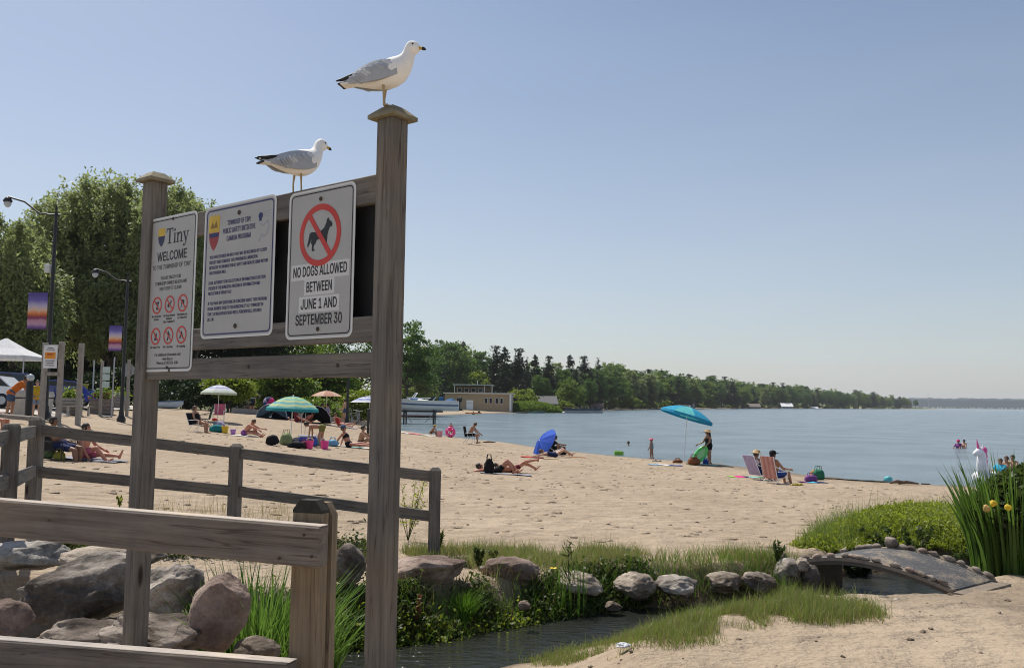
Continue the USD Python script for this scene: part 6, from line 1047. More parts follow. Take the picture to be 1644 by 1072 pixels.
# cars
def car(label, px, depth, rot, col, kind='car', L=4.5, W=1.8, H=1.48, ox=0):
    c = gd(px, depth); t = thing('parked_' + kind, label, kind, c, rot); paint = plain('paint_' + '_'.join(f'{int(v * 100)}' for v in col), col, .25, .03, 2, 0, 0, .6, .6)
    if kind == 'car': body = [(-.5, .22), (-.5, .52), (-.47, .62), (-.28, .66), (.22, .66), (.44, .60), (.49, .50), (.5, .22)]; roof = [(-.36, .65), (-.25, .95), (-.10, 1.0), (.08, .99), (.24, .66)]
    else: body = [(-.5, .28), (-.5, .62), (-.02, .62), (.25, .62), (.46, .58), (.5, .48), (.5, .28)]; roof = [(-.02, .61), (0, .98), (.16, 1.0), (.30, .62)]
    S = []
    for y, k in ((-W / 2, .97), (-W / 2 + .12, 1), (W / 2 - .12, 1), (W / 2, .97)): S.append(np.array([(x * L * (k if abs(x) > .4 else 1), y, z * H * (1 if z < .4 else (.5 + .5 * k) if False else 1)) for x, z in body]))
    obj(t, 'body', loft(S), paint, 30)
    S = [np.array([(x * L, y, min(z, 1) * H) for x, z in roof]) for y in (-W / 2 + .22, W / 2 - .22)]; S2 = [np.array([(x * L * .97, y * 1.015, z * H * (1 if z < .7 else .94)) for x, z in roof]) for y in (-W / 2 + .22, W / 2 - .22)]
    obj(t, 'roof', loft(S), paint); obj(t, 'side_window', loft([np.array([(x * L * .9 - .02 * L, y, (z if z > .7 else .67) * H * .965) for x, z in roof]) for y in (-W / 2 + .205, W / 2 - .205)]), GLASS)
    for x in (-.3, .31):
        for y in (-W / 2 + .08, W / 2 - .08):
            wl = obj(t, 'wheel', (lambda m: (m[0][:, [0, 2, 1]] + (x * L, y, .32), m[1]))(lathe([(.2, -.1), (.32, -.09), (.32, .09), (.2, .1)], 18)), BLACK_METAL, True); obj(wl, 'rim', (lambda m: (m[0][:, [0, 2, 1]] + (x * L, y, .32), m[1]))(lathe([(.19, -.105), (.19, .105)], 12)), STEEL)
    for y in (-W / 2 + .3, W / 2 - .3): obj(t, 'headlight', box((.495 * L, y, .46 * H), (.08, .32, .14), .02), WHITE_PAINT); obj(t, 'tail_light', box((-.495 * L, y, .5 * H), (.06, .2, .2), .02), SIGN_RED)
    [obj(t, 'bumper', box((s_ * .5 * L, 0, .3 * H), (.1, W * .95, .18), .04), paint) for s_ in (1, -1)]; return t
car('bright blue car seen between the posts of the notice stand', 84, 47, 200, (0.015, 0.04, 0.30)); car('dark blue pickup truck parked behind the bending man', 30, 44, 172, (0.012, 0.025, 0.13), 'truck', 5.2, 1.9, 1.75); car('white car cut off by the left edge of the photo', -32, 41, 185, (0.6, 0.62, 0.64))
c = gd(269, 57); t = thing('dinghy', 'pale blue dinghy lying in the shade under the dark shrub', 'boat', c + (-.75, 0, .05), 0); obj(t, 'hull', loft([np.array(r) for r in hull_rings(1.75, .9, .42)]), plain('dinghy_blue', (0.34, 0.40, 0.46), .4), 35); obj(t, 'gunwale', tube([np.array(r[7]) for r in hull_rings(1.75, .9, .42)], .025, 5), HULL_BLUE); obj(t, 'bench', box((.7, 0, .40), (.2, .7, .04)), WOOD_GREY)
# low kerb wall along the beach and the town behind the umbrellas
a, b_ = gd(372, 56), gd(600, 66); n_ = 8; wl = thing('beach_wall', 'low weathered timber wall at the back of the beach', 'wall', (0, 0, 0))
pts = [gd(372 + (590 - 372) * k / n_, 58 + 6 * k / n_) for k in range(n_ + 1)]
for p, q2 in zip(pts[:-1], pts[1:]): board_part(wl, 'timber', p + (0, 0, .16), q2 + (0, 0, .16), .18, .34, WOOD_GREY)
gable_house('cottage', 'grey cottage with white windows behind the green striped umbrella', 424, 640, 615, 596, 92, 56, plain('cottage_grey', (0.23, 0.25, 0.26), .85), ROOF_GREY, 8, 3, 6)
gable_house('pavilion', 'shelter with a long pale roof behind the tall black post', 538, 640, 621, 610, 98, 42, plain('pavilion_dark', (0.05, 0.05, 0.055)), plain('pavilion_roof', (0.55, 0.55, 0.56)), 0, 2, 6)
gable_house('kiosk', 'brown timber kiosk behind the white umbrella', 378, 652, 625, 616, 70, 18, BROWN, plain('kiosk_roof', (0.2, 0.15, 0.1)), 0, 1, 3)
fe = thing('picket_fence', 'dark low garden fence in front of the grey cottage', 'fence', (0, 0, 0))
for k in range(24): c = gd(396 + k * 6, 80); obj(fe, 'picket', box(c + (0, 0, .5), (.1, .04, 1.0)), BROWN)
for z in (.3, .8): board_part(fe, 'rail', gd(394, 80.05) + (0, 0, z), gd(536, 80.05) + (0, 0, z), .04, .08, BROWN)
t, h, s = sign_pole('tall slim black lamp pole rising behind the peach umbrella', 557, 60, 596, .09, BLACK_METAL, 'lamp_pole'); obj(t, 'base', lathe([(.16, 0), (.16, .3), (.09, .5)], 10), BLACK_METAL)
t, h, s = sign_pole('short black bollard close beside the right sign post', 590.5, 46, 658, .07, BLACK_METAL, 'bollard'); obj(t, 'cap', ball((0, 0, h), .085, 1), BLACK_METAL)
for k, px in enumerate((566, 575)):
    c = gd(px, 61); t = thing('bicycle', ('grey bicycle leaning near the black lamp pole, left of two', 'grey bicycle leaning near the black lamp pole, right of two')[k], 'bicycle', c, 60 + 30 * k)
    g = np.linspace(0, 2 * np.pi, 18)
    for x in (-.52, .52): w_ = obj(t, 'wheel', tube(np.stack([x + .33 * np.cos(g), 0 * g, .34 + .33 * np.sin(g)], 1), .02, 5), BLACK_METAL)
    obj(t, 'frame', B().tube([(-.52, 0, .34), (-.12, 0, .34), (.38, 0, .8), (-.2, 0, .78), (-.52, 0, .34)], .02, 5).tube([(-.12, 0, .34), (-.22, 0, .9)], .02, 5).tube([(.52, 0, .34), (.36, 0, .95)], .02, 5).get(), plain('bike_grey', (0.25, 0.28, 0.3), .4)); obj(t, 'saddle', box((-.23, 0, .93), (.25, .12, .06), .02), BLACK_METAL); obj(t, 'handlebar', tube([(.3, -.25, 1.0), (.38, 0, .97), (.3, .25, 1.0)], .018, 5), STEEL)
# ------------------------------------------------------------------ people
SKIN = {'fair': (0.46, 0.27, 0.19), 'tan': (0.34, 0.18, 0.11), 'red': (0.44, 0.19, 0.12), 'brown': (0.20, 0.10, 0.06)}
SKIN = {k: plain('skin_' + k, c, .5, .08, 8, 0, 0, .35) for k, c in SKIN.items()}
HAIR = {'dark': plain('hair_dark', (0.02, 0.015, 0.012), .6, .3, 40), 'brown': plain('hair_brown', (0.07, 0.04, 0.025), .6, .3, 40), 'grey': plain('hair_grey', (0.2, 0.18, 0.16), .7, .3, 40)}
def C(name, c): return cloth('cloth_' + name, c, .12)
CL = {'black': C('black', (.012, .012, .015)), 'navy': C('navy', (.02, .03, .10)), 'blue': C('blue', (.03, .08, .32)), 'purple': C('purple', (.22, .07, .25)), 'red': C('red', (.42, .04, .03)), 'orange': C('orange', (.6, .17, .03)), 'yellow': C('yellow', (.62, .40, .03)), 'white': C('white', (.7, .7, .68)), 'olive': C('olive', (.19, .19, .06)), 'denim': C('denim', (.07, .12, .22)), 'pink': C('pink', (.6, .16, .25)), 'hotpink': C('hotpink', (.7, .05, .22)), 'straw': C('straw', (.5, .36, .2)), 'teal': C('teal', (.02, .22, .24)), 'lightblue': C('lightblue', (.2, .42, .6)), 'striped': C('striped', (.25, .32, .45)), 'green': C('green', (.06, .32, .08)), 'coral': C('coral', (.45, .17, .13)), 'grey': C('grey', (.28, .29, .33)), 'brownish': C('brownish', (.22, .09, .04)), 'lavender': C('lavender', (.42, .36, .55)), 'darkgreen': C('darkgreen', (.015, .06, .05)), 'maroon': C('maroon', (.16, .02, .03)), 'cyan': C('cyan', (.05, .42, .62)), 'lime': C('lime', (.3, .55, .1))}
def hull2(p, q, r0, r1, seg=10):
    return m3.Manifold.batch_hull([m3.Manifold.sphere(r0, seg).translate(tuple(p)), m3.Manifold.sphere(r1, seg).translate(tuple(q))])
def dirv(a): a = math.radians(a); return np.array([math.sin(a), 0, -math.cos(a)])
def person(label, loc, rotz, hip=None, lean=0, thigh=(0, 0), shin=(0, 0), arm=(0, 0), fore=(10, 10), head=0, height=1.7, skin='tan', hair='dark', long=False, wear=(), hat=None, group=None, spread=.0, armout=.06, turn=0, z_off=None, stout=1.08):
    k = height / 1.72; side_ = np.array([0, 1.0, 0]); T = np.array([math.sin(math.radians(lean)), 0, math.cos(math.radians(lean))]); F = np.array([T[2], 0, -T[0]])
    P = np.zeros(3); W = P + T * .16; Ch = P + T * .33 + F * .01; Sh = P + T * .47; N = P + T * .52; hd = math.radians(lean * .45 + head); U = np.array([math.sin(hd), 0, math.cos(hd)]); tr = math.radians(turn); fwd0 = np.array([U[2], 0, -U[0]]); fwd = fwd0 * math.cos(tr) + side_ * math.sin(tr); H = N + T * .03 + U * .125 + fwd0 * .015; ear = np.cross(U, fwd)
    parts = []; J = {}
    for i_, s in enumerate((1, -1)):
        hp = P + side_ * s * .085; kn = hp + dirv(thigh[i_]) * .43 + side_ * s * (.02 + spread); an = kn + dirv(shin[i_]) * .41 + side_ * s * .01; sf = shin[i_] + 90 if shin[i_] < 50 else shin[i_] + 62; toe = an + dirv(min(sf, 110) if shin[i_] < 50 else sf) * .17; heel = an - dirv(sf) * .05 + dirv(shin[i_]) * .04
        sh = Sh + side_ * s * .175; el = sh + dirv(arm[i_]) * .29 + side_ * s * armout; wr = el + dirv(fore[i_]) * .25 + side_ * s * .01; J[s] = (hp, kn, an, toe, heel, sh, el, wr)
        parts += [hull2(hp, kn, .088, .058), hull2(kn, kn + (an - kn) * .35 - np.array([0.01, 0, 0]), .055, .056), hull2(kn + (an - kn) * .35, an, .054, .037), hull2(heel, an, .036, .037), hull2(heel, toe, .034, .022), hull2(Sh + side_ * s * .1, sh, .07, .055), hull2(sh, el, .050, .039), hull2(el, wr, .039, .026)]
        d = (wr - el); d /= np.linalg.norm(d); pn = wr + d * .075; lat = np.cross(d, side_); lat /= np.linalg.norm(lat) + 1e-9
        parts.append(hull2(wr, pn, .026, .032, 8))
        for f_, (o, l) in enumerate(((-.026, .07), (-.009, .082), (.009, .078), (.026, .06))):
            b_ = pn + lat * o + d * .012; m_ = b_ + d * l * .55 - side_ * s * .010; parts += [hull2(b_, m_, .0105, .0095, 6), hull2(m_, m_ + d * l * .4 - side_ * s * .018, .0095, .0085, 6)]
        parts += [hull2(wr + d * .03 + lat * .02, wr + d * .065 + lat * .052, .013, .010, 6)]
    parts += [m3.Manifold.batch_hull([m3.Manifold.sphere(r, 10).translate(tuple(c)) for c, r in ((P + side_ * .07, .115), (P - side_ * .07, .115), (W + side_ * .05, .098), (W - side_ * .05, .098))]),
              m3.Manifold.batch_hull([m3.Manifold.sphere(r, 10).translate(tuple(c)) for c, r in ((W + side_ * .05, .098), (W - side_ * .05, .098), (Ch + side_ * .075, .108), (Ch - side_ * .075, .108))]),
              m3.Manifold.batch_hull([m3.Manifold.sphere(r, 10).translate(tuple(c)) for c, r in ((Ch + side_ * .075, .108), (Ch - side_ * .075, .108), (Sh + side_ * .12, .06), (Sh - side_ * .12, .06))]),
              hull2(N - T * .05, H - U * .06, .058, .055), m3.Manifold.sphere(.092, 16).scale((.98, .82, 1.22)).rotate((0, math.degrees(hd), 0)).translate(tuple(H)), hull2(H - U * .055 + fwd * .045, H - U * .075 + fwd * .055, .045, .032),
              hull2(H + fwd * .085, H - U * .028 + fwd * .108, .012, .015, 6), hull2(H + ear * .078, H + ear * .084 - U * .03, .018, .012, 6), hull2(H - ear * .078, H - ear * .084 - U * .03, .018, .012, 6)]
    body = m3.Manifold.batch_boolean(parts, m3.OpType.Add).refine_to_length(.045); mm = body.to_mesh(); tm = trimesh.Trimesh(mm.vert_properties[:, :3], mm.tri_verts, process=False); trimesh.smoothing.filter_taubin(tm, iterations=6)
    lo = tm.vertices[:, 2].min() if hip is None else -hip / k; off = np.array([0, 0, -lo])
    t = thing('person', label, 'person', np.asarray(loc, float) + (0, 0, z_off or 0), rotz, group, (k * stout, k * stout, k))
    def put(nm, m, mat, parent=t, lab=None): v, f, _ = meshkit.arrays(m); return obj(parent, nm, (v + off, f), mat, True, lab)
    put('body', tm, SKIN[skin])
    hr = m3.Manifold.sphere(.102, 16).scale((1.0, .88, 1.14)).rotate((0, math.degrees(hd), 0)).translate(tuple(H + U * .012 - fwd * .012)); cut = m3.Manifold.cube((.3, .3, .3), True).translate((.205, 0, -.10)).rotate((0, math.degrees(hd), 0)).rotate((0, 0, turn)).translate(tuple(H)); low = m3.Manifold.cube((.4, .4, .3), True).translate((0, 0, -.215)).rotate((0, math.degrees(hd), 0)).translate(tuple(H)); hr = hr - cut - low
    if long: hr = hr + m3.Manifold.batch_hull([m3.Manifold.sphere(r, 10).translate(tuple(c)) for c, r in ((H - fwd * .05 + U * .03, .075), (N - F * .075 - T * .1 + ear * .06, .03), (N - F * .075 - T * .1 - ear * .06, .03))])
    put('hair', hr.refine_to_length(.04), HAIR[hair])
    for s in (-1, 1): put('eye', ball(H + fwd * .083 + ear * .034 * s + U * .012, .011, 1), BLACK_METAL)
    def torso(lo_, hi_, g=1.06):
        st = [(P, .07, .115), (W, .05, .098), (Ch, .075, .108), (Sh, .12, .06)]; st = st[lo_:hi_]
        return m3.Manifold.batch_boolean([m3.Manifold.batch_hull([m3.Manifold.sphere(r * g + .006, 10).translate(tuple(c + side_ * o * s)) for c, o, r in (a, b_) for s in (-1, 1)]) for a, b_ in zip(st[:-1], st[1:])], m3.OpType.Add)
    for kind, col in wear:
        m = CL[col]
        if kind in ('shorts', 'trunks'):
            fr = .62 if kind == 'shorts' else .35; pm = [m3.Manifold.batch_hull([m3.Manifold.sphere(.128, 10).translate(tuple(P + side_ * .07 * s + T * u)) for s in (-1, 1) for u in (0, .05)])]
            for s in (1, -1): hp, kn = J[s][:2]; pm.append(hull2(hp, hp + (kn - hp) * fr, .102, .086 if kind == 'shorts' else .092))
            put('shorts', m3.Manifold.batch_boolean(pm, m3.OpType.Add).refine_to_length(.05), m)
        if kind == 'shirt':
            pm = [torso(0, 4, 1.1)]
            for s in (1, -1): sh, el = J[s][5:7]; pm.append(hull2(sh, sh + (el - sh) * .62, .068, .058))
            put('shirt', m3.Manifold.batch_boolean(pm, m3.OpType.Add).refine_to_length(.05), m)
        if kind == 'suit': put('swimsuit', torso(0, 3, 1.05).refine_to_length(.05), m)
        if kind == 'bikini':
            put('swim_top', m3.Manifold.batch_hull([m3.Manifold.sphere(.114, 10).translate(tuple(Ch + side_ * .072 * s + T * u)) for s in (-1, 1) for u in (-.01, .03)]).refine_to_length(.05), m); put('swim_bottom', m3.Manifold.batch_hull([m3.Manifold.sphere(.124, 10).translate(tuple(P + side_ * .07 * s + T * u)) for s in (-1, 1) for u in (-.02, .03)]).refine_to_length(.05), m)
    if hat:
        kind, col = hat; R = rotm(0, math.degrees(hd), 0)
        if kind == 'sun': b = lathe([(.23, .0), (.225, .012), (.125, .03), (.115, .10), (.07, .135), (.01, .145)], 18)
        elif kind == 'cap': b = lathe([(.108, -.01), (.11, .03), (.09, .085), (.04, .115), (.005, .12)], 14)
        h_ = (b[0] @ R.T + H + U * .045, b[1]); hp_ = put('hat', h_, CL[col])
        if kind == 'cap': put('peak', ((box((0, 0, 0), (.12, .15, .012), .005)[0] + (.14, 0, .0)) @ R.T @ rotm(0, 0, turn).T + H + U * .045, box((0, 0, 0), (.12, .15, .012), .005)[1]), CL[col], hp_)
    return t
def legs_out(): return dict(thigh=(84, 88), shin=(88, 84))
def knees_up(a=128, b=22): return dict(thigh=(a, a - 8), shin=(b, b + 6))

# ------------------------------------------------------------------ beach things
def stripes_look(name, stops, trans=.3):
    return look(name, {'tc': ('texture_coordinate', {}), 'x': ('separate_xyz', {}), 'c': ('combine_xyz', {}), 'l': ('vector_math', {'math_type': 'length'}), 'r': ('rgb_ramp', {'ramp': stops, 'interpolate': False}), 'd': ('principled_bsdf', {'roughness': .75, 'specular_ior_level': .2}), 't': ('translucent_bsdf', {}), 'm': ('mix_closure', {'fac': trans})},
        [('tc.object', 'x.vector'), ('x.x', 'c.x'), ('x.y', 'c.y'), ('c.vector', 'l.vector1'), ('l.value', 'r.fac'), ('r.color', 'd.base_color'), ('r.color', 't.color'), ('d.BSDF', 'm.closure1'), ('t.BSDF', 'm.closure2')], 'm.closure')
def umbrella(label, loc, rotz, tilt, pole, R, dome, mats, top_tilt=0, valance=None, cat='umbrella', group=None, sink=.3):
    t = thing('beach_umbrella', label, cat, loc, rotz, group); UsdGeom.Xformable(stage.GetPrimAtPath(t)).AddRotateYOp().Set(float(tilt)); M_ = rotm(0, top_tilt, 0)
    obj(t, 'pole', tube([(0, 0, -sink), (0, 0, pole)], .017, 8), WHITE_PAINT, True)
    def sv(th, u): 
        q_ = (th / (2 * np.pi) * 8) % 1; sag = (.5 - abs(q_ - .5)) * 2; r = R * u * (1 - .035 * sag * u); z = dome * (1 - u ** 1.9) + .05 * sag * u * u * 0 - .03 * sag * math.sin(math.pi * u); return np.array([r * math.cos(th), r * math.sin(th), z])
    for k in range(8):
        ths = np.linspace(k, k + 1, 5) / 8 * 2 * np.pi; us = np.linspace(.03, 1, 8); g = np.array([[sv(a + (1e-6 if i_ == 0 else -1e-6 if i_ == 4 else 0), u) for i_, a in enumerate(ths)] for u in us]); up_ = g + (0, 0, .004); n1, n2 = g.shape[:2]; v = np.vstack([up_.reshape(-1, 3), g.reshape(-1, 3)]); i, j = np.meshgrid(np.arange(n1 - 1), np.arange(n2 - 1), indexing='ij'); q_ = np.stack([i * n2 + j, (i + 1) * n2 + j, (i + 1) * n2 + j + 1, i * n2 + j + 1], -1).reshape(-1, 4); f = np.vstack([q_, q_[:, ::-1] + n1 * n2])
        e = np.array([(7 * n2 + j_, 7 * n2 + j_ + 1) for j_ in range(n2 - 1)]); f = np.vstack([f, np.column_stack([e[:, 0], e[:, 0] + n1 * n2, e[:, 1] + n1 * n2, e[:, 1]])])
        p = obj(t, 'canopy_panel', (v @ M_.T + (0, 0, pole - dome * .9), f), mats[k % len(mats)], True)
        if valance: b = np.array([sv(a, 1) for a in ths]); b2 = b * (1.01, 1.01, 1) - (0, 0, .11); obj(p, 'valance', loft([np.array([a, c, c * (.995, .995, 1), a * (.995, .995, 1)]) @ M_.T + (0, 0, pole - dome * .9) for a, c in zip(b, b2)]), valance)
        a = k / 8 * 2 * np.pi; obj(t, 'rib', tube([M_ @ (sv(a, u) - (0, 0, .012)) + (0, 0, pole - dome * .9) for u in np.linspace(.05, .98, 6)], .006, 4), STEEL)
    obj(t, 'finial', ball(M_ @ np.array([0, 0, dome + .03]) + (0, 0, pole - dome * .9), .03, 1), WHITE_PAINT); return t
def towel(label, loc, rotz, l, w, mat, seed=1, name='towel', stripe=None):
    nx, ny = 14, 8; x, y = np.meshgrid(np.linspace(-l / 2, l / 2, nx), np.linspace(-w / 2, w / 2, ny), indexing='ij'); ca, sa = math.cos(math.radians(rotz)), math.sin(math.radians(rotz)); zz = ground((x * ca - y * sa + loc[0]).ravel(), (x * sa + y * ca + loc[1]).ravel()).reshape(x.shape) - loc[2] + .012 + .035 * meshkit.fbm(np.stack([x * 4, y * 4, 0 * x + seed], -1), 3, seed) ** 1.2
    t = thing(name, label, 'towel', loc, rotz); 
    def sheet(m0, m1, mat, nm):
        sl = slice(m0, m1); g = np.stack([x[sl], y[sl], zz[sl]], -1); n1, n2 = g.shape[:2]; i, j = np.meshgrid(np.arange(n1 - 1), np.arange(n2 - 1), indexing='ij'); q_ = np.stack([i * n2 + j, (i + 1) * n2 + j, (i + 1) * n2 + j + 1, i * n2 + j + 1], -1).reshape(-1, 4); v = np.vstack([g.reshape(-1, 3), g.reshape(-1, 3) - (0, 0, .01)]); return obj(t, nm, (v, np.vstack([q_, q_[:, ::-1] + n1 * n2])), mat, True)
    mats = mat if isinstance(mat, (list, tuple)) else [mat]; c_ = np.linspace(0, nx - 1, len(mats) + 1).astype(int)
    for a, b_, m in zip(c_[:-1], c_[1:], mats): sheet(a, b_ + 1, m, 'cloth' if len(mats) == 1 else 'cloth_band')
    return t
def bag(label, loc, rotz, size, mat, name='beach_bag', strap=True, cat='bag'):
    l, w, h = size; t = thing(name, label, cat, loc, rotz); v, f = boulder_mesh(int(abs(loc[0]) * 50) % 97 + 2, 3, .07, 0, (1, 1, 1)); v = np.sign(v) * np.abs(v) ** .74; v *= (1 + .3 * (meshkit.fbm(v * 2.3 + l * 9, 3, 5) - .5))[:, None]; v[:, :2] *= (1 + .16 * np.clip(-v[:, 2:], -1, 1)); v[:, 2] -= .18 * np.clip(v[:, 2], 0, 1) * np.abs(v[:, 0]); m = (v * (l / 2, w / 2, h / 2) * .92 + (0, 0, h * .44), f); obj(t, 'body', m, mat, True)
    if strap:
        for s in (-1, 1): obj(t, 'strap', tube([(-l * .22, s * w * .3, h * .8), (-l * .15, s * w * .3, h * 1.15), (l * .15, s * w * .3, h * 1.15), (l * .22, s * w * .3, h * .8)], .014, 5), mat, True)
    return t
def bucket(label, loc, r, mat):
    t = thing('bucket', label, 'bucket', loc); obj(t, 'pail', lathe([(r * .72, 0), (r * .75, .01), (r, r * 1.9), (r * 1.06, r * 1.95), (r * .96, r * 1.95), (r * .7, .04)], 16), mat, True); g = np.linspace(0, np.pi, 9); obj(t, 'handle', tube(np.stack([r * np.cos(g), 0 * g + .02, r * 1.9 + r * .7 * np.sin(g)], 1), .008, 5), WHITE_PAINT); return t
def chair(label, loc, rotz, mat, frame=STEEL, seat=.27, back=.62, tilt=28, w=.54, stripes=None):
    t = thing('beach_chair', label, 'chair', loc, rotz); tl = math.radians(tilt); bx_, bz_ = -.22 - math.sin(tl) * back, seat - .03 + math.cos(tl) * back
    def sling(a, b_, m, nm, y0=-w / 2, y1=w / 2): a, b_ = np.array(a), np.array(b_); n_ = np.array([-(b_ - a)[1], (b_ - a)[0]]); n_ = n_ / np.linalg.norm(n_) * .008; return obj(t, nm, loft([np.array([(p[0] + s * n_[0] , y, p[1] + s * n_[1] - sg_) for p, s, sg_ in ((a, -1, 0), ((a + b_) / 2, -1, .02), (b_, -1, 0), (b_, 1, 0), ((a + b_) / 2, 1, .02), (a, 1, 0))]) for y in (y0, y1)]), m)
    sling((-.22, seat - .03), (.26, seat + .03), mat, 'seat')
    if stripes:
        n_ = len(stripes)
        for k, m in enumerate(stripes): sling((-.24, seat - .02), (bx_, bz_), m, 'back_strip', -w / 2 + k * w / n_, -w / 2 + (k + 1) * w / n_)
    else: sling((-.24, seat - .02), (bx_, bz_), mat, 'backrest')
    for s in (-1, 1):
        y = s * (w / 2 + .015); obj(t, 'frame', B().tube([(bx_, y, bz_), (-.23, y, seat - .03), (.28, y, seat + .03)], .013, 6).tube([(bx_ * .62, y, bz_ * .62), (.2, y, seat + .20)], .014, 6).get(), frame)
        obj(t, 'leg', tube([(.24, y, seat + .20), (.22, y, .012), (-.1, y, .012)], .012, 6), frame); obj(t, 'leg', tube([(-.05, y, seat), (-.32, y, .012)], .012, 6), frame); obj(t, 'armrest', box((.02, y, seat + .21), (.42, .05, .025), .008), frame if mat is not CL['coral'] else WHITE_PAINT)
    return t

# left foreground bathers behind the fence
g0 = gp(97, 738); chair('dark low chair of the man behind the fence', g0, -8, CL['black'], BLACK_METAL, .26, .6, 30); person('man in dark shorts lounging in a low chair behind the left fence', g0, -8, hip=.34, lean=-26, thigh=(84, 78), shin=(-4, 8), arm=(20, 40), fore=(70, 100), skin='brown', hair='dark', wear=(('shorts', 'navy'),), head=14)
g0 = gp(118, 737); person('dark haired person sitting on a towel with legs stretched out, behind the fence', g0 + (.1, .25, 0), -5, hip=.12, lean=4, thigh=(88, 112), shin=(86, 40), arm=(30, 20), fore=(60, 30), skin='red', hair='dark', wear=(('shorts', 'pink'),))
towel('pale towel under the bathers behind the fence', gp(150, 739), -4, 1.5, .7, CL['grey'], 3); bag('green patterned beach bag at the left fence post', gp(76, 735), 0, (.42, .28, .34), C('leafprint', (.10, .17, .07))); bag('yellow and dark tote beside the reclining man', gp(95, 739), 0, (.3, .2, .25), C('limeprint', (.26, .25, .05)))
# plaza figures
c = gd(15, 31.5); person('man in an orange shirt and blue shorts bending over by the litter bin', c, 20, lean=42, thigh=(8, -4), shin=(-6, -8), arm=(20, 35), fore=(25, 45), height=1.72, skin='tan', hair='dark', wear=(('shirt', 'orange'), ('shorts', 'denim')), head=10)
c = gd(57, 34); person('child in a yellow shirt and striped shorts beside the black post', c, -60, arm=(10, 5), height=1.45, skin='fair', hair='dark', wear=(('shirt', 'yellow'), ('shorts', 'striped')))
c = gd(2, 27); person('person with only a reddish arm showing at the left edge', c + (-.35, 0, 0), 0, hip=.3, lean=-10, thigh=(85, 85), shin=(0, 0), arm=(30, 30), fore=(70, 70), skin='red', wear=(('shirt', 'coral'),))
# woman in the white framed chair and her things
g0 = gp(316, 693); chair('white framed folding chair of the dark suited woman', g0, -12, CL['black'], WHITE_PAINT, .34, .6, 22); person('long haired woman in a dark swimsuit sitting in a white framed chair', g0, -12, hip=.44, lean=-14, thigh=(82, 88), shin=(-2, 6), arm=(18, 22), fore=(60, 65), skin='tan', hair='brown', long=True, wear=(('suit', 'black'),))
g0 = gp(328, 683); chair('empty dark green beach chair behind the seated woman', g0, 190, CL['darkgreen'], BLACK_METAL, .35, .75, 14)
g0 = gp(348, 677); chair('faded pink chair under the white umbrella', g0 + (0, .3, 0), -80, CL['pink'], WHITE_PAINT, .4, .62, 12)
bag('big dark teal beach bag between the chair and the yellow bucket', gp(348, 694), 5, (.75, .4, .42), CL['teal']); bag('lavender soft bag on top of the teal group', gp(352, 686), 0, (.6, .35, .35), CL['lavender']); bucket('yellow bucket beside the teal bag', gp(361, 695), .17, plain('plastic_yellow', (.65, .45, .02), .35)); bucket('small purple bucket right of the yellow one', gp(374, 698), .13, plain('plastic_purple', (.35, .16, .45), .35)); bag('red cap resting above the teal bag', gp(344, 690) + (0, 0, .45), 0, (.26, .24, .16), CL['red'], 'cap', False, 'hat')
WU = [stripes_look('white_blue_stripe', [(0, (.5, .52, .7)), (.22, (.75, .75, .78)), (.45, (.45, .5, .72)), (.62, (.75, .76, .78)), (.8, (.62, .68, .6))], .35)]
umbrella('white umbrella with pale blue rings left of the larger green one', gp(349, 676), 0, 1, 1.95, .98, .42, WU, valance=cloth('valance_cream', (.62, .66, .5)))
# hunched sunbather with child
g0 = gp(392, 699); person('bare backed sunbather in purple shorts hunched forward on the sand', g0, -10, hip=.13, lean=38, thigh=(98, 92), shin=(60, 70), arm=(60, 70), fore=(80, 60), skin='red', hair='brown', wear=(('trunks', 'purple'),), head=20); g0 = gp(410, 697); person('small child in a red sun hat beside the hunched sunbather', g0, 190, hip=.12, lean=15, thigh=(95, 90), shin=(70, 70), arm=(40, 50), fore=(60, 60), height=1.1, skin='red', hat=('sun', 'coral'), wear=(('trunks', 'red'),)); towel('white towel under the hunched sunbather', gp(393, 700), 0, 1.2, .6, CL['white'], 5)
# the green striped umbrella and its heap of things
GU = [stripes_look('green_ring_stripe', [(0, (.5, .68, .55)), (.16, (.3, .6, .55)), (.3, (.62, .74, .4)), (.42, (.32, .66, .6)), (.55, (.66, .74, .42)), (.68, (.25, .58, .62)), (.80, (.62, .74, .48)), (.93, (.16, .52, .54))], .5)]
gU = gp(466, 711); umbrella('big green and yellow striped umbrella over the cooler and bags', gU, 20, 2, at(466, 638, gU[1])[2] - gU[2], 41 * gU[1] / FOC, .50, GU, valance=cloth('valance_teal', (.04, .34, .38)))
for px in (483, 489): c = gp(px, 706); obj(None, 'fishing_rod' if False else 'umbrella_stake', tube([(c[0], c[1], c[2] - .2), (c[0] + .02, c[1], c[2] + 1.25)], .013, 6), STEEL, label=f'thin grey stake under the green umbrella, {"left" if px == 483 else "right"} of the pair', cat='stake')
bag('black square bag at the left of the heap under the green umbrella', gp(437, 714), 0, (.5, .35, .42), CL['black'], strap=False); bag('clear and green mesh bag next to the black square bag', gp(459, 714), 0, (.48, .4, .5), C('meshgreen', (.22, .28, .13))); bag('grey folded blanket behind the black duffel', gp(478, 714), 0, (.6, .35, .34), CL['grey'], 'blanket', False, 'blanket'); bag('long black duffel bag in the heap under the green umbrella', gp(476, 719), 0, (.7, .3, .26), CL['black']); bag('dark red bag leaning on the black duffel', gp(488, 719), 0, (.45, .25, .28), CL['maroon'])
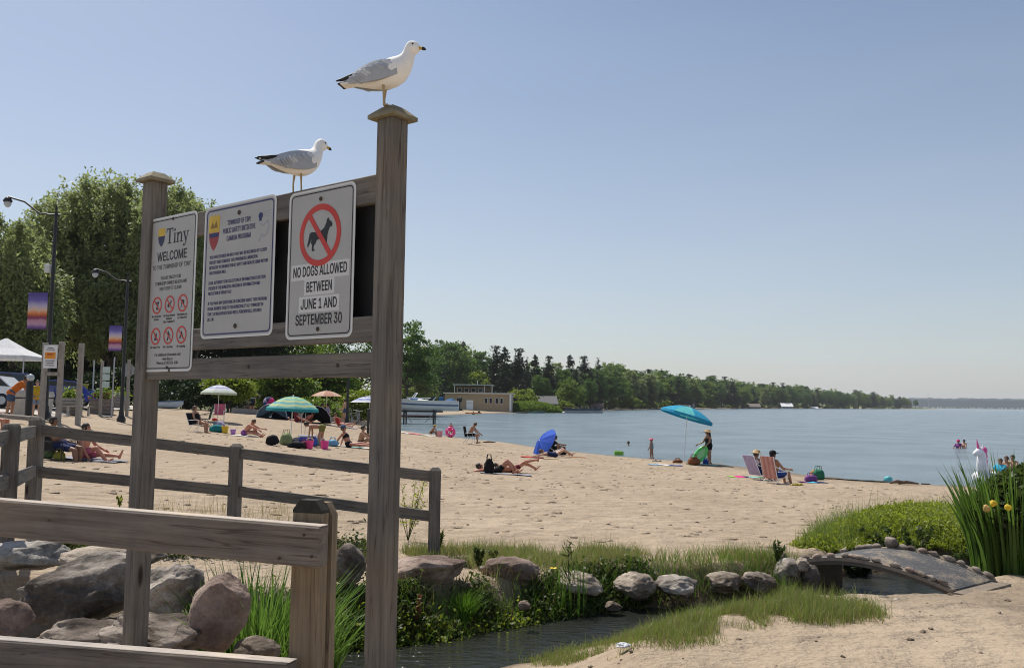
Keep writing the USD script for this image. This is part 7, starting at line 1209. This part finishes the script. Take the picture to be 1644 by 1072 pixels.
g0 = gp(494, 715); t = thing('cooler', 'blue cooler with a pale lid under the green umbrella', 'cooler', g0, 4); obj(t, 'tub', box((0, 0, .17), (.62, .38, .34), .03), plain('plastic_blue', (.02, .05, .42), .35)); obj(t, 'lid', box((0, 0, .375), (.65, .41, .07), .025), plain('plastic_pale', (.55, .56, .66), .35)); obj(t, 'handle', tube([(-.34, 0, .25), (-.37, 0, .36), (-.37, 0, .40), (.37, 0, .40), (.37, 0, .36), (.34, 0, .25)], .015, 6), WHITE_PAINT)
bucket('hot pink bucket in front of the blue cooler', gp(497, 720), .15, plain('plastic_pink', (.75, .05, .22), .35)); bucket('magenta bucket below the bending man', gp(521, 721), .16, plain('plastic_magenta', (.65, .04, .25), .35)); bag('light blue tote behind the bending man', gp(514, 716), 0, (.42, .3, .42), CL['lightblue']); bag('pale blue bag right of the bending man', gp(534, 716), 0, (.5, .3, .3), CL['lightblue'])
g0 = gp(517, 718); person('man in olive shorts bending right over towards the bags', g0, 183, lean=84, thigh=(16, 4), shin=(-10, -12), arm=(4, -4), fore=(4, 2), height=1.5, skin='tan', hair='dark', wear=(('trunks', 'olive'),), head=20)
towel('long white and aqua towel under the two sitters', gp(574, 719), -2, 1.9, .8, [CL['white'], C('aqua', (.3, .6, .55)), CL['white']], 7)
g0 = gp(560, 718); person('woman in a grey blue cap leaning back on her arms on the white towel', g0, -8, hip=.13, lean=-24, thigh=(96, 88), shin=(84, 88), arm=(-28, -34), fore=(-18, -20), skin='red', hair='brown', hat=('cap', 'denim'), wear=(('bikini', 'black'),)); g0 = gp(578, 717); person('dark haired man sitting hugging his knees beside the right sign post', g0, -6, hip=.13, lean=10, thigh=(122, 116), shin=(18, 26), arm=(62, 58), fore=(78, 70), skin='tan', hair='dark', wear=(('trunks', 'black'),), turn=-20)
# red suited woman reclining
g0 = gp(545, 685); person('woman in a red swimsuit reclining with her hand to her face', g0, -14, hip=.18, lean=-34, thigh=(92, 84), shin=(88, 78), arm=(60, 20), fore=(170, 40), skin='red', hair='brown', wear=(('suit', 'red'),), head=18); towel('dark grey mat under the reclining woman in red', g0 + (.25, -.05, 0), -14, 1.7, .6, CL['grey'], 9)
# far row along the back wall
def dome_tent(label, px, depth, w, h, mat):
    c = gd(px, depth); t = thing('beach_tent', label, 'tent', c, 10); g = np.linspace(0, np.pi, 9); S = [np.array([(w / 2 * math.cos(a) * k, y, h * math.sin(a) * k) for a in g] + [(w / 2 * math.cos(a) * k * .985, y, h * math.sin(a) * k * .985) for a in g[::-1]]) for y, k in ((-.5, .98), (0, 1), (.5, .85), (.8, .35))]; obj(t, 'shell', loft(S), mat, 40); obj(t, 'floor', box((0, .1, .02), (w * .95, 1.2, .03)), CL['black']); obj(t, 'pole', tube([(w / 2 * math.cos(a), -.5, h * math.sin(a)) for a in g], .015, 5), STEEL)
dome_tent('steel blue beach tent under the left half of the green umbrella', 437, 55, 1.9, .9, C('steelblue', (.10, .17, .24))); dome_tent('navy beach tent next to the steel blue one', 458, 56, 1.7, .85, CL['navy']); dome_tent('black domed pram cover at the right end of the back row', 507, 55, 1.9, 1.1, CL['black'])
for px, py, dp, rot, col, lab, kw in ((476, 667, 54, 10, 'maroon', 'bather in dark red sitting low in the back row behind the green umbrella', dict(hip=.13, lean=-10, thigh=(95, 90), shin=(60, 70))), (489, 667, 54.5, 170, 'coral', 'bather in coral lying in the back row beside the black pram cover', dict(hip=.15, lean=-60, thigh=(90, 100), shin=(90, 60))), (516, 664, 58, 0, 'grey', 'person in a grey top sitting under the peach umbrella', dict(hip=.42, lean=5, thigh=(85, 85), shin=(0, 0))), (527, 662, 59, 180, 'lavender', 'person in a mauve top facing left under the peach umbrella', dict(hip=.42, lean=5, thigh=(85, 85), shin=(0, 0)))):
    person(lab, gd(px, dp), rot, arm=(30, 30), fore=(60, 60), skin='red', wear=(('shirt', col), ('shorts', 'maroon')), **kw)
umbrella('small peach umbrella in front of the garden shrubs', gd(523, 59), 0, 0, 2.0, 1.05, .36, [cloth('peach', (.62, .36, .26), .35), cloth('peach_pale', (.68, .5, .38), .35)]); umbrella('white and blue striped umbrella cut by the right sign post', gd(592, 57), 0, 0, 2.05, 1.25, .42, [stripes_look('blue_white_rings', [(0, (.7, .7, .74)), (.3, (.25, .3, .55)), (.5, (.7, .7, .75)), (.75, (.25, .32, .6)), (.95, (.7, .7, .75))], .35)])
person('person in dark clothes standing under the trees near the wall', gd(404, 66), -90, arm=(5, 5), skin='tan', wear=(('shirt', 'navy'), ('shorts', 'black'))); person('bather standing by the black lamp pole', gd(553, 61), 180, arm=(5, 20), fore=(20, 60), skin='fair', wear=(('trunks', 'denim'),))
c = gd(431, 64); t = thing('beach_ball', 'large pink and blue beach ball behind the green umbrella', 'ball', c); r_ = .42
for k, col in enumerate(('hotpink', 'navy', 'lavender', 'blue', 'hotpink', 'purple')):
    th = np.linspace(k, k + 1, 5) / 6 * 2 * np.pi; ph = np.linspace(.02, np.pi - .02, 10); g = np.array([[(r_ * math.sin(b_) * math.cos(a), r_ * math.cos(b_), r_ + .5 + r_ * math.sin(b_) * math.sin(a)) for a in th] for b_ in ph]); i, j = np.meshgrid(np.arange(9), np.arange(4), indexing='ij'); obj(t, 'gore', (g.reshape(-1, 3), np.stack([i * 5 + j, i * 5 + j + 1, (i + 1) * 5 + j + 1, (i + 1) * 5 + j], -1).reshape(-1, 4)), CL[col], True)
# towards the water
towel('pink and white towels at the water just right of the right sign post', gp(668, 697), 0, 2.6, .9, [CL['white'], CL['pink'], CL['white']], 11)
g0 = gp(692, 699); person('child in a yellow hat crouching at the shallow water', g0, -20, hip=.2, lean=30, thigh=(105, 100), shin=(20, 20), arm=(40, 30), fore=(30, 30), height=1.25, skin='tan', hat=('cap', 'yellow'), wear=(('trunks', 'brownish'),)); bucket('pink pail in the sand between the crouching child and the ring', gp(706, 701), .2, plain('plastic_rose', (.6, .25, .28), .4))
g0 = gp(723, 702); g = np.linspace(0, 2 * np.pi, 25); t = thing('swim_ring', 'hot pink inflatable swim ring around a small child', 'swim ring', g0, 0); obj(t, 'tube', (lambda m: (m[0][:, [0, 2, 1]] * (1, 1, 1) + (0, 0, .37), m[1]))(tube(np.stack([.26 * np.cos(g), .26 * np.sin(g), 0 * g], 1), .11, 10, False)), plain('vinyl_pink', (.75, .06, .25), .25), True)
for k in range(4): obj(t, 'white_dot', ball((.26 * math.cos(1 + k * 1.5), -.105, .37 + .26 * math.sin(1 + k * 1.5)), .04, 1), WHITE_PAINT)
person('small child behind the hot pink swim ring', g0 + (0, .3, 0), -90, arm=(20, 20), fore=(50, 50), height=1.0, skin='red', wear=(('trunks', 'hotpink'),))
g0 = gp(754, 712); chair('black high backed camp chair of the man by the water', g0, -14, CL['black'], STEEL, .42, .62, 12, .5); person('shirtless man bowed over his knees in a black chair at the water', g0, -14, hip=.54, lean=22, thigh=(82, 86), shin=(-4, 6), arm=(34, 40), fore=(50, 45), skin='tan', hair='brown', wear=(('shorts', 'black'),), head=34); obj(None, 'driftwood', (lambda m: (m[0] + gp(786, 711), m[1]))(tube([(-.5, 0, .04), (-.1, .08, .08), (.4, 0, .06)], [.03, .06, .03], 6)), plain('driftwood_wood', (.14, .09, .06), .9), label='stick of driftwood by the feet of the man in the black chair', cat='driftwood')
g0 = gp(785, 760); bag('tall black backpack beside the sunbather with raised knees', g0, 5, (.36, .3, .55), CL['black'], 'backpack'); g0 = gp(812, 760); person('sunbather lying on the sand with knees up, head hidden behind a black bag', g0 + (-.25, .1, 0), 2, hip=.11, lean=-88, thigh=(128, 140), shin=(44, 30), arm=(-75, -80), fore=(-80, -80), skin='red', hair='dark', wear=(('trunks', 'black'),)); g0 = gp(826, 760); person('second sunbather beside the first, with bent legs crossed in the air', g0 + (0, .45, 0), 8, hip=.11, lean=-88, thigh=(122, 130), shin=(60, 100), arm=(-75, -80), fore=(-80, -80), skin='red', hair='dark', wear=(('trunks', 'maroon'),)); towel('dark mat under the two sunbathers with raised knees', gp(812, 761), 0, 1.7, .8, CL['grey'], 13)
BU = [cloth('royal_blue', (.03, .09, .5), .3), cloth('royal_blue_b', (.05, .14, .6), .3)]
g0 = gp(862, 729); t = umbrella('royal blue umbrella lying tilted as a shelter over a person', g0 + (.55, .2, .38), 25, -58, .5, .85, .30, BU, sink=.5)
g0 = gp(874, 728); person('person in black hunched under the tilted blue umbrella', g0 + (.32, .2, .05), 0, hip=.13, lean=14, thigh=(118, 112), shin=(20, 25), arm=(60, 50), fore=(80, 70), skin='tan', hair='dark', wear=(('shirt', 'black'), ('shorts', 'black')), head=30)
g0 = gp(888, 733); person('sunbather lying face up with bent knees in front of the blue umbrella', g0 + (.1, 0, 0), 4, hip=.11, lean=-86, thigh=(128, 120), shin=(50, 60), arm=(-70, -80), fore=(-80, -80), skin='fair', hair='brown', wear=(('suit', 'navy'),)); bag('black bag at the feet of the sunbather by the blue umbrella', gp(903, 730), 0, (.42, .3, .42), CL['black']); towel('red and yellow towel spread left of the blue umbrella', gp(866, 735), 0, 1.7, .7, [CL['red'], CL['maroon'], CL['straw']], 15); towel('thin orange towel on the sand right of the black bag', gp(921, 734), 0, 1.2, .35, C('rust', (.5, .2, .08)), 17)
# swimmers
def swimmer(label, px, py, h_above, hair='dark', skin='tan', hat=None, wear=()):
    c = on(px, py, 0); return person(label, (c[0], c[1], -1.72 + h_above), -150, hip=.92, arm=(40, 40), fore=(60, 60), skin=skin, hair=hair, hat=hat, wear=wear)
swimmer('dark haired swimmer with only the head out of the water, left of the parasol', 1009, 714, .30); swimmer('swimmer in a pink top standing chest deep far out on the right, left of two', 1539, 719, .62, 'brown', 'red', ('cap', 'hotpink'), (('shirt', 'purple'),)); swimmer('bare chested swimmer chest deep far out on the right, right of two', 1548, 719, .66, 'dark', 'fair')
t = thing('sand_toy', 'lime green toy boat at the water edge', 'toy', gp(993, 730)); obj(t, 'hull', loft([np.array([(x, -w, .2), (x, w, .2), (x, w * .6, 0), (x, -w * .6, 0)]) for x, w in ((-.25, .16), (.1, .18), (.3, .02))]), plain('plastic_lime', (.25, .5, .06), .35)); obj(t, 'deck', box((-.03, 0, .22), (.4, .28, .03), .01), plain('plastic_lime', (.25, .5, .06), .35))
c = gp(1046, 736); person('toddler in a pink sun hat standing at the water edge', c, 160, thigh=(6, -4), shin=(-4, -6), arm=(10, 0), fore=(20, 10), height=1.1, stout=1.35, skin='tan', hat=('sun', 'pink'), wear=(('suit', 'grey'),))
# the turquoise parasol
g0 = gp(1098, 742); TU = [cloth('turq_a', (.05, .42, .62), .4), cloth('turq_b', (.16, .60, .62), .4), cloth('turq_a', (.05, .42, .62), .4), cloth('turq_c', (.04, .33, .6), .4)]
umbrella('turquoise beach parasol tilted over the standing woman by the water', g0, 5, 4, at(1104, 655, g0[1])[2] - g0[2] + .03, 1.32, .44, TU, 13, valance=cloth('turq_valance', (.04, .36, .58), .3))
c = gp(1138, 744); person('woman in a dark swimsuit and pale hat standing under the turquoise parasol', c, 195, lean=3, thigh=(2, -4), shin=(-2, -6), arm=(14, 20), fore=(50, 60), height=1.66, stout=1.25, skin='tan', hair='dark', hat=('sun', 'straw'), wear=(('suit', 'black'), ('trunks', 'black')), long=True)
c = c + np.array([-.42, -.1, .02]); g = np.linspace(0, 2 * np.pi, 25); t = thing('swim_float', 'neon green inflatable float held upright by the standing woman', 'float', c, 0); obj(t, 'tube', (lambda m: (m[0] @ rotm(0, 38, 0).T + (-.02, 0, .42), m[1]))((lambda m: (m[0][:, [0, 2, 1]], m[1]))(tube(np.stack([.22 * np.cos(g), .46 * np.sin(g), 0 * g], 1), .075, 8, False))), plain('vinyl_green', (.12, .6, .16), .3), True); obj(t, 'film', (lambda m: (m[0] @ rotm(0, 38, 0).T + (-.02, 0, .42), m[1]))((lambda m: (m[0][:, [0, 2, 1]] * (.2, 1, .44), m[1]))(lathe([(1, -.008), (1, .008)], 20))), plain('vinyl_green_pale', (.3, .65, .3), .3), True)
bag('round brown wicker bag beside the green float', gp(1114, 746), 0, (.6, .4, .42), CL['brownish']); bag('low brown bag on the towels left of the wicker bag', gp(1088, 743), 0, (.52, .3, .2), CL['brownish']); bag('blue bag at the feet of the standing woman', gp(1133, 745), 0, (.3, .25, .28), CL['blue']); towel('blue and white towel left of the parasol pole', gp(1068, 747), 0, 1.5, .6, [CL['lightblue'], CL['white'], CL['blue']], 19); towel('pale aqua towel at the feet of the standing woman', gp(1145, 747), 0, 1.3, .6, C('aqua', (.3, .6, .55)), 21)
for k, (px, py) in enumerate(((1051, 740), (1058, 741))): c = gp(px, py); obj(None, 'sandal', (lambda m: (m[0] + c + (0, 0, .02), m[1]))(B().box((0, 0, 0), (.26, .1, .035), .01).box((.05, 0, .035), (.05, .1, .03), .01).get()), BLACK_METAL, label=f'dark sandal on the sand near the toddler, {"left" if k == 0 else "right"} one', cat='sandal')
# the couple in low chairs
STR = [plain('web_coral', (.38, .15, .12), .8), plain('web_rose', (.45, .24, .2), .8)] * 3
g0 = gp(1245, 776); chair('coral striped low chair nearer to the viewer, of the seated couple', g0, 28, CL['coral'], WHITE_PAINT, .22, .78, 14, .62, STR); person('dark capped man in blue shorts sitting in the coral chair, seen from behind', g0, 24, hip=.30, lean=-10, thigh=(108, 100), shin=(8, 14), arm=(30, 38), fore=(75, 80), skin='tan', hair='dark', hat=('cap', 'black'), wear=(('shorts', 'blue'),), height=1.78)
g0 = gp(1228, 771); chair('lavender low chair leaning back beside the coral one', g0 + (-.1, .25, 0), 24, CL['lavender'], WHITE_PAINT, .22, .8, 26, .6); person('person in a wide straw hat reading in the lavender chair', g0 + (-.1, .25, 0), 24, hip=.3, lean=-20, thigh=(106, 100), shin=(10, 16), arm=(50, 45), fore=(110, 105), skin='tan', hair='brown', hat=('sun', 'straw'), wear=(('suit', 'navy'),), head=16)
g0 = at(1216, 741, g0[1] + .1); t = thing('white_bag', 'small white cloth hung on the corner of the lavender chair', 'cloth', g0); obj(t, 'cloth', boulder_mesh(31, 3, .2, 3, (.13, .1, .11)), CL['white'], True)
towel('bright striped towel on the sand left of the seated couple', gp(1200, 766), 8, 1.5, .5, [CL['lime'], CL['hotpink'], CL['navy'], C('aqua', (.3, .6, .55)), CL['green']], 23); bag('rainbow patterned bag right of the seated couple', gp(1302, 773), 0, (.5, .3, .28), CL['purple']); bag('green and orange bag behind the rainbow bag', gp(1314, 770), 0, (.5, .35, .46), C('forest', (.03, .17, .1))); bag('orange cushion resting between the bags right of the couple', gp(1308, 768), 0, (.38, .3, .4), C('amber', (.42, .22, .04)), 'cushion', False, 'cushion'); towel('dark magenta towel under the bags right of the couple', gp(1304, 775), 0, 1.0, .5, [CL['purple'], CL['cyan'], CL['navy']], 25)
for k, px in enumerate((1277, 1283)): c = gp(px, 779); obj(None, 'sandal', (lambda m: (m[0] + c + (0, 0, .03), m[1]))(B().box((0, 0, 0), (.28, .11, .045), .01).box((.05, 0, .04), (.05, .11, .03), .01).get()), plain('sandal_yellow', (.42, .33, .05)), label=f'yellow sandal at the feet of the seated man, {"left" if k == 0 else "right"} one', cat='sandal')
# unicorn float and its riders in the lake on the right
c = on(1600, 772, 0); t = thing('unicorn_float', 'white inflatable unicorn float with a pink mane on the lake', 'float', c, 200); V_W = plain('vinyl_white', (.75, .74, .78), .3); V_P = plain('vinyl_mane', (.7, .1, .3), .3); g = np.linspace(0, 2 * np.pi, 25)
obj(t, 'ring', tube(np.stack([.7 * np.cos(g), .7 * np.sin(g), 0 * g + .12], 1), .24, 10, False), V_W, True); obj(t, 'neck', tube([(.65, 0, .2), (.80, 0, .7), (.78, 0, 1.1), (.9, 0, 1.25), (1.15, 0, 1.12)], [.26, .2, .17, .17, .10], 12), V_W, True)
for k in range(4): obj(t, 'mane', ball((.62 - .0 * k, 0, .6 + k * .22), .13, 2, (1, .8, 1.2)), V_P, True)
obj(t, 'horn', tube([(.95, 0, 1.38), (1.02, 0, 1.72)], [.06, .01], 8), V_P, True)
for s in (-1, 1): obj(t, 'ear', tube([(.82, .09 * s, 1.36), (.80, .13 * s, 1.55)], [.06, .01], 6), V_W)
for px, dz, lab, w_ in ((1607, .62, 'bather in a turquoise top in the water right of the unicorn float', (('shirt', 'cyan'),)), (1617, .72, 'dark haired bather standing in the lake above the iris bush', ())): swimmer(lab, px, 770, dz + .3, 'brown', 'tan', None, w_)
swimmer('second dark haired bather behind the iris bush tips', 1627, 766, 1.0, 'dark', 'tan')
t = thing('sand_toy', 'small cyan mould lying at the waterline by the dark weed', 'toy', gp(1426, 774)); obj(t, 'mould', lathe([(.2, 0), (.14, .2), (.06, .24)], 10), plain('plastic_cyan', (.1, .45, .5), .4), True); obj(t, 'rim', lathe([(.21, 0), (.21, .03)], 10), plain('plastic_cyan', (.1, .45, .5), .4))
c = gp(1380, 772); b = B(); r2 = np.random.RandomState(8)
for k in range(60): x = r2.normal(0, .8); L = r2.uniform(.1, .3); b.tube([(c[0] + x, c[1] - x * .45 + r2.normal(0, .06), gz(c[0] + x, c[1] - x * .45) + .02), (c[0] + x + L, c[1] - (x + L) * .45 + r2.normal(0, .06), gz(c[0] + x + L, c[1] - (x + L) * .45) + .03)], [.03, .02], 5)
obj(None, 'waterline_weed', b.get(), plain('wet_weed', (.03, .025, .02), .7), kind='stuff', label='dark strip of weed washed up at the waterline')
for k, (px, py) in enumerate(((1446, 777), (1460, 778))): c = gp(px, py); obj(None, 'driftwood', (lambda m: (m[0] + c, m[1]))(tube([(-.4, 0, .04), (-.1, .05, .1), (.35, 0, .05)], [.03, .07, .03], 6)), plain('driftwood_wood', (.14, .09, .06), .9), label=('brown driftwood lump on the wet sand, left of two', 'brown driftwood lump on the wet sand, right of two')[k], cat='driftwood')
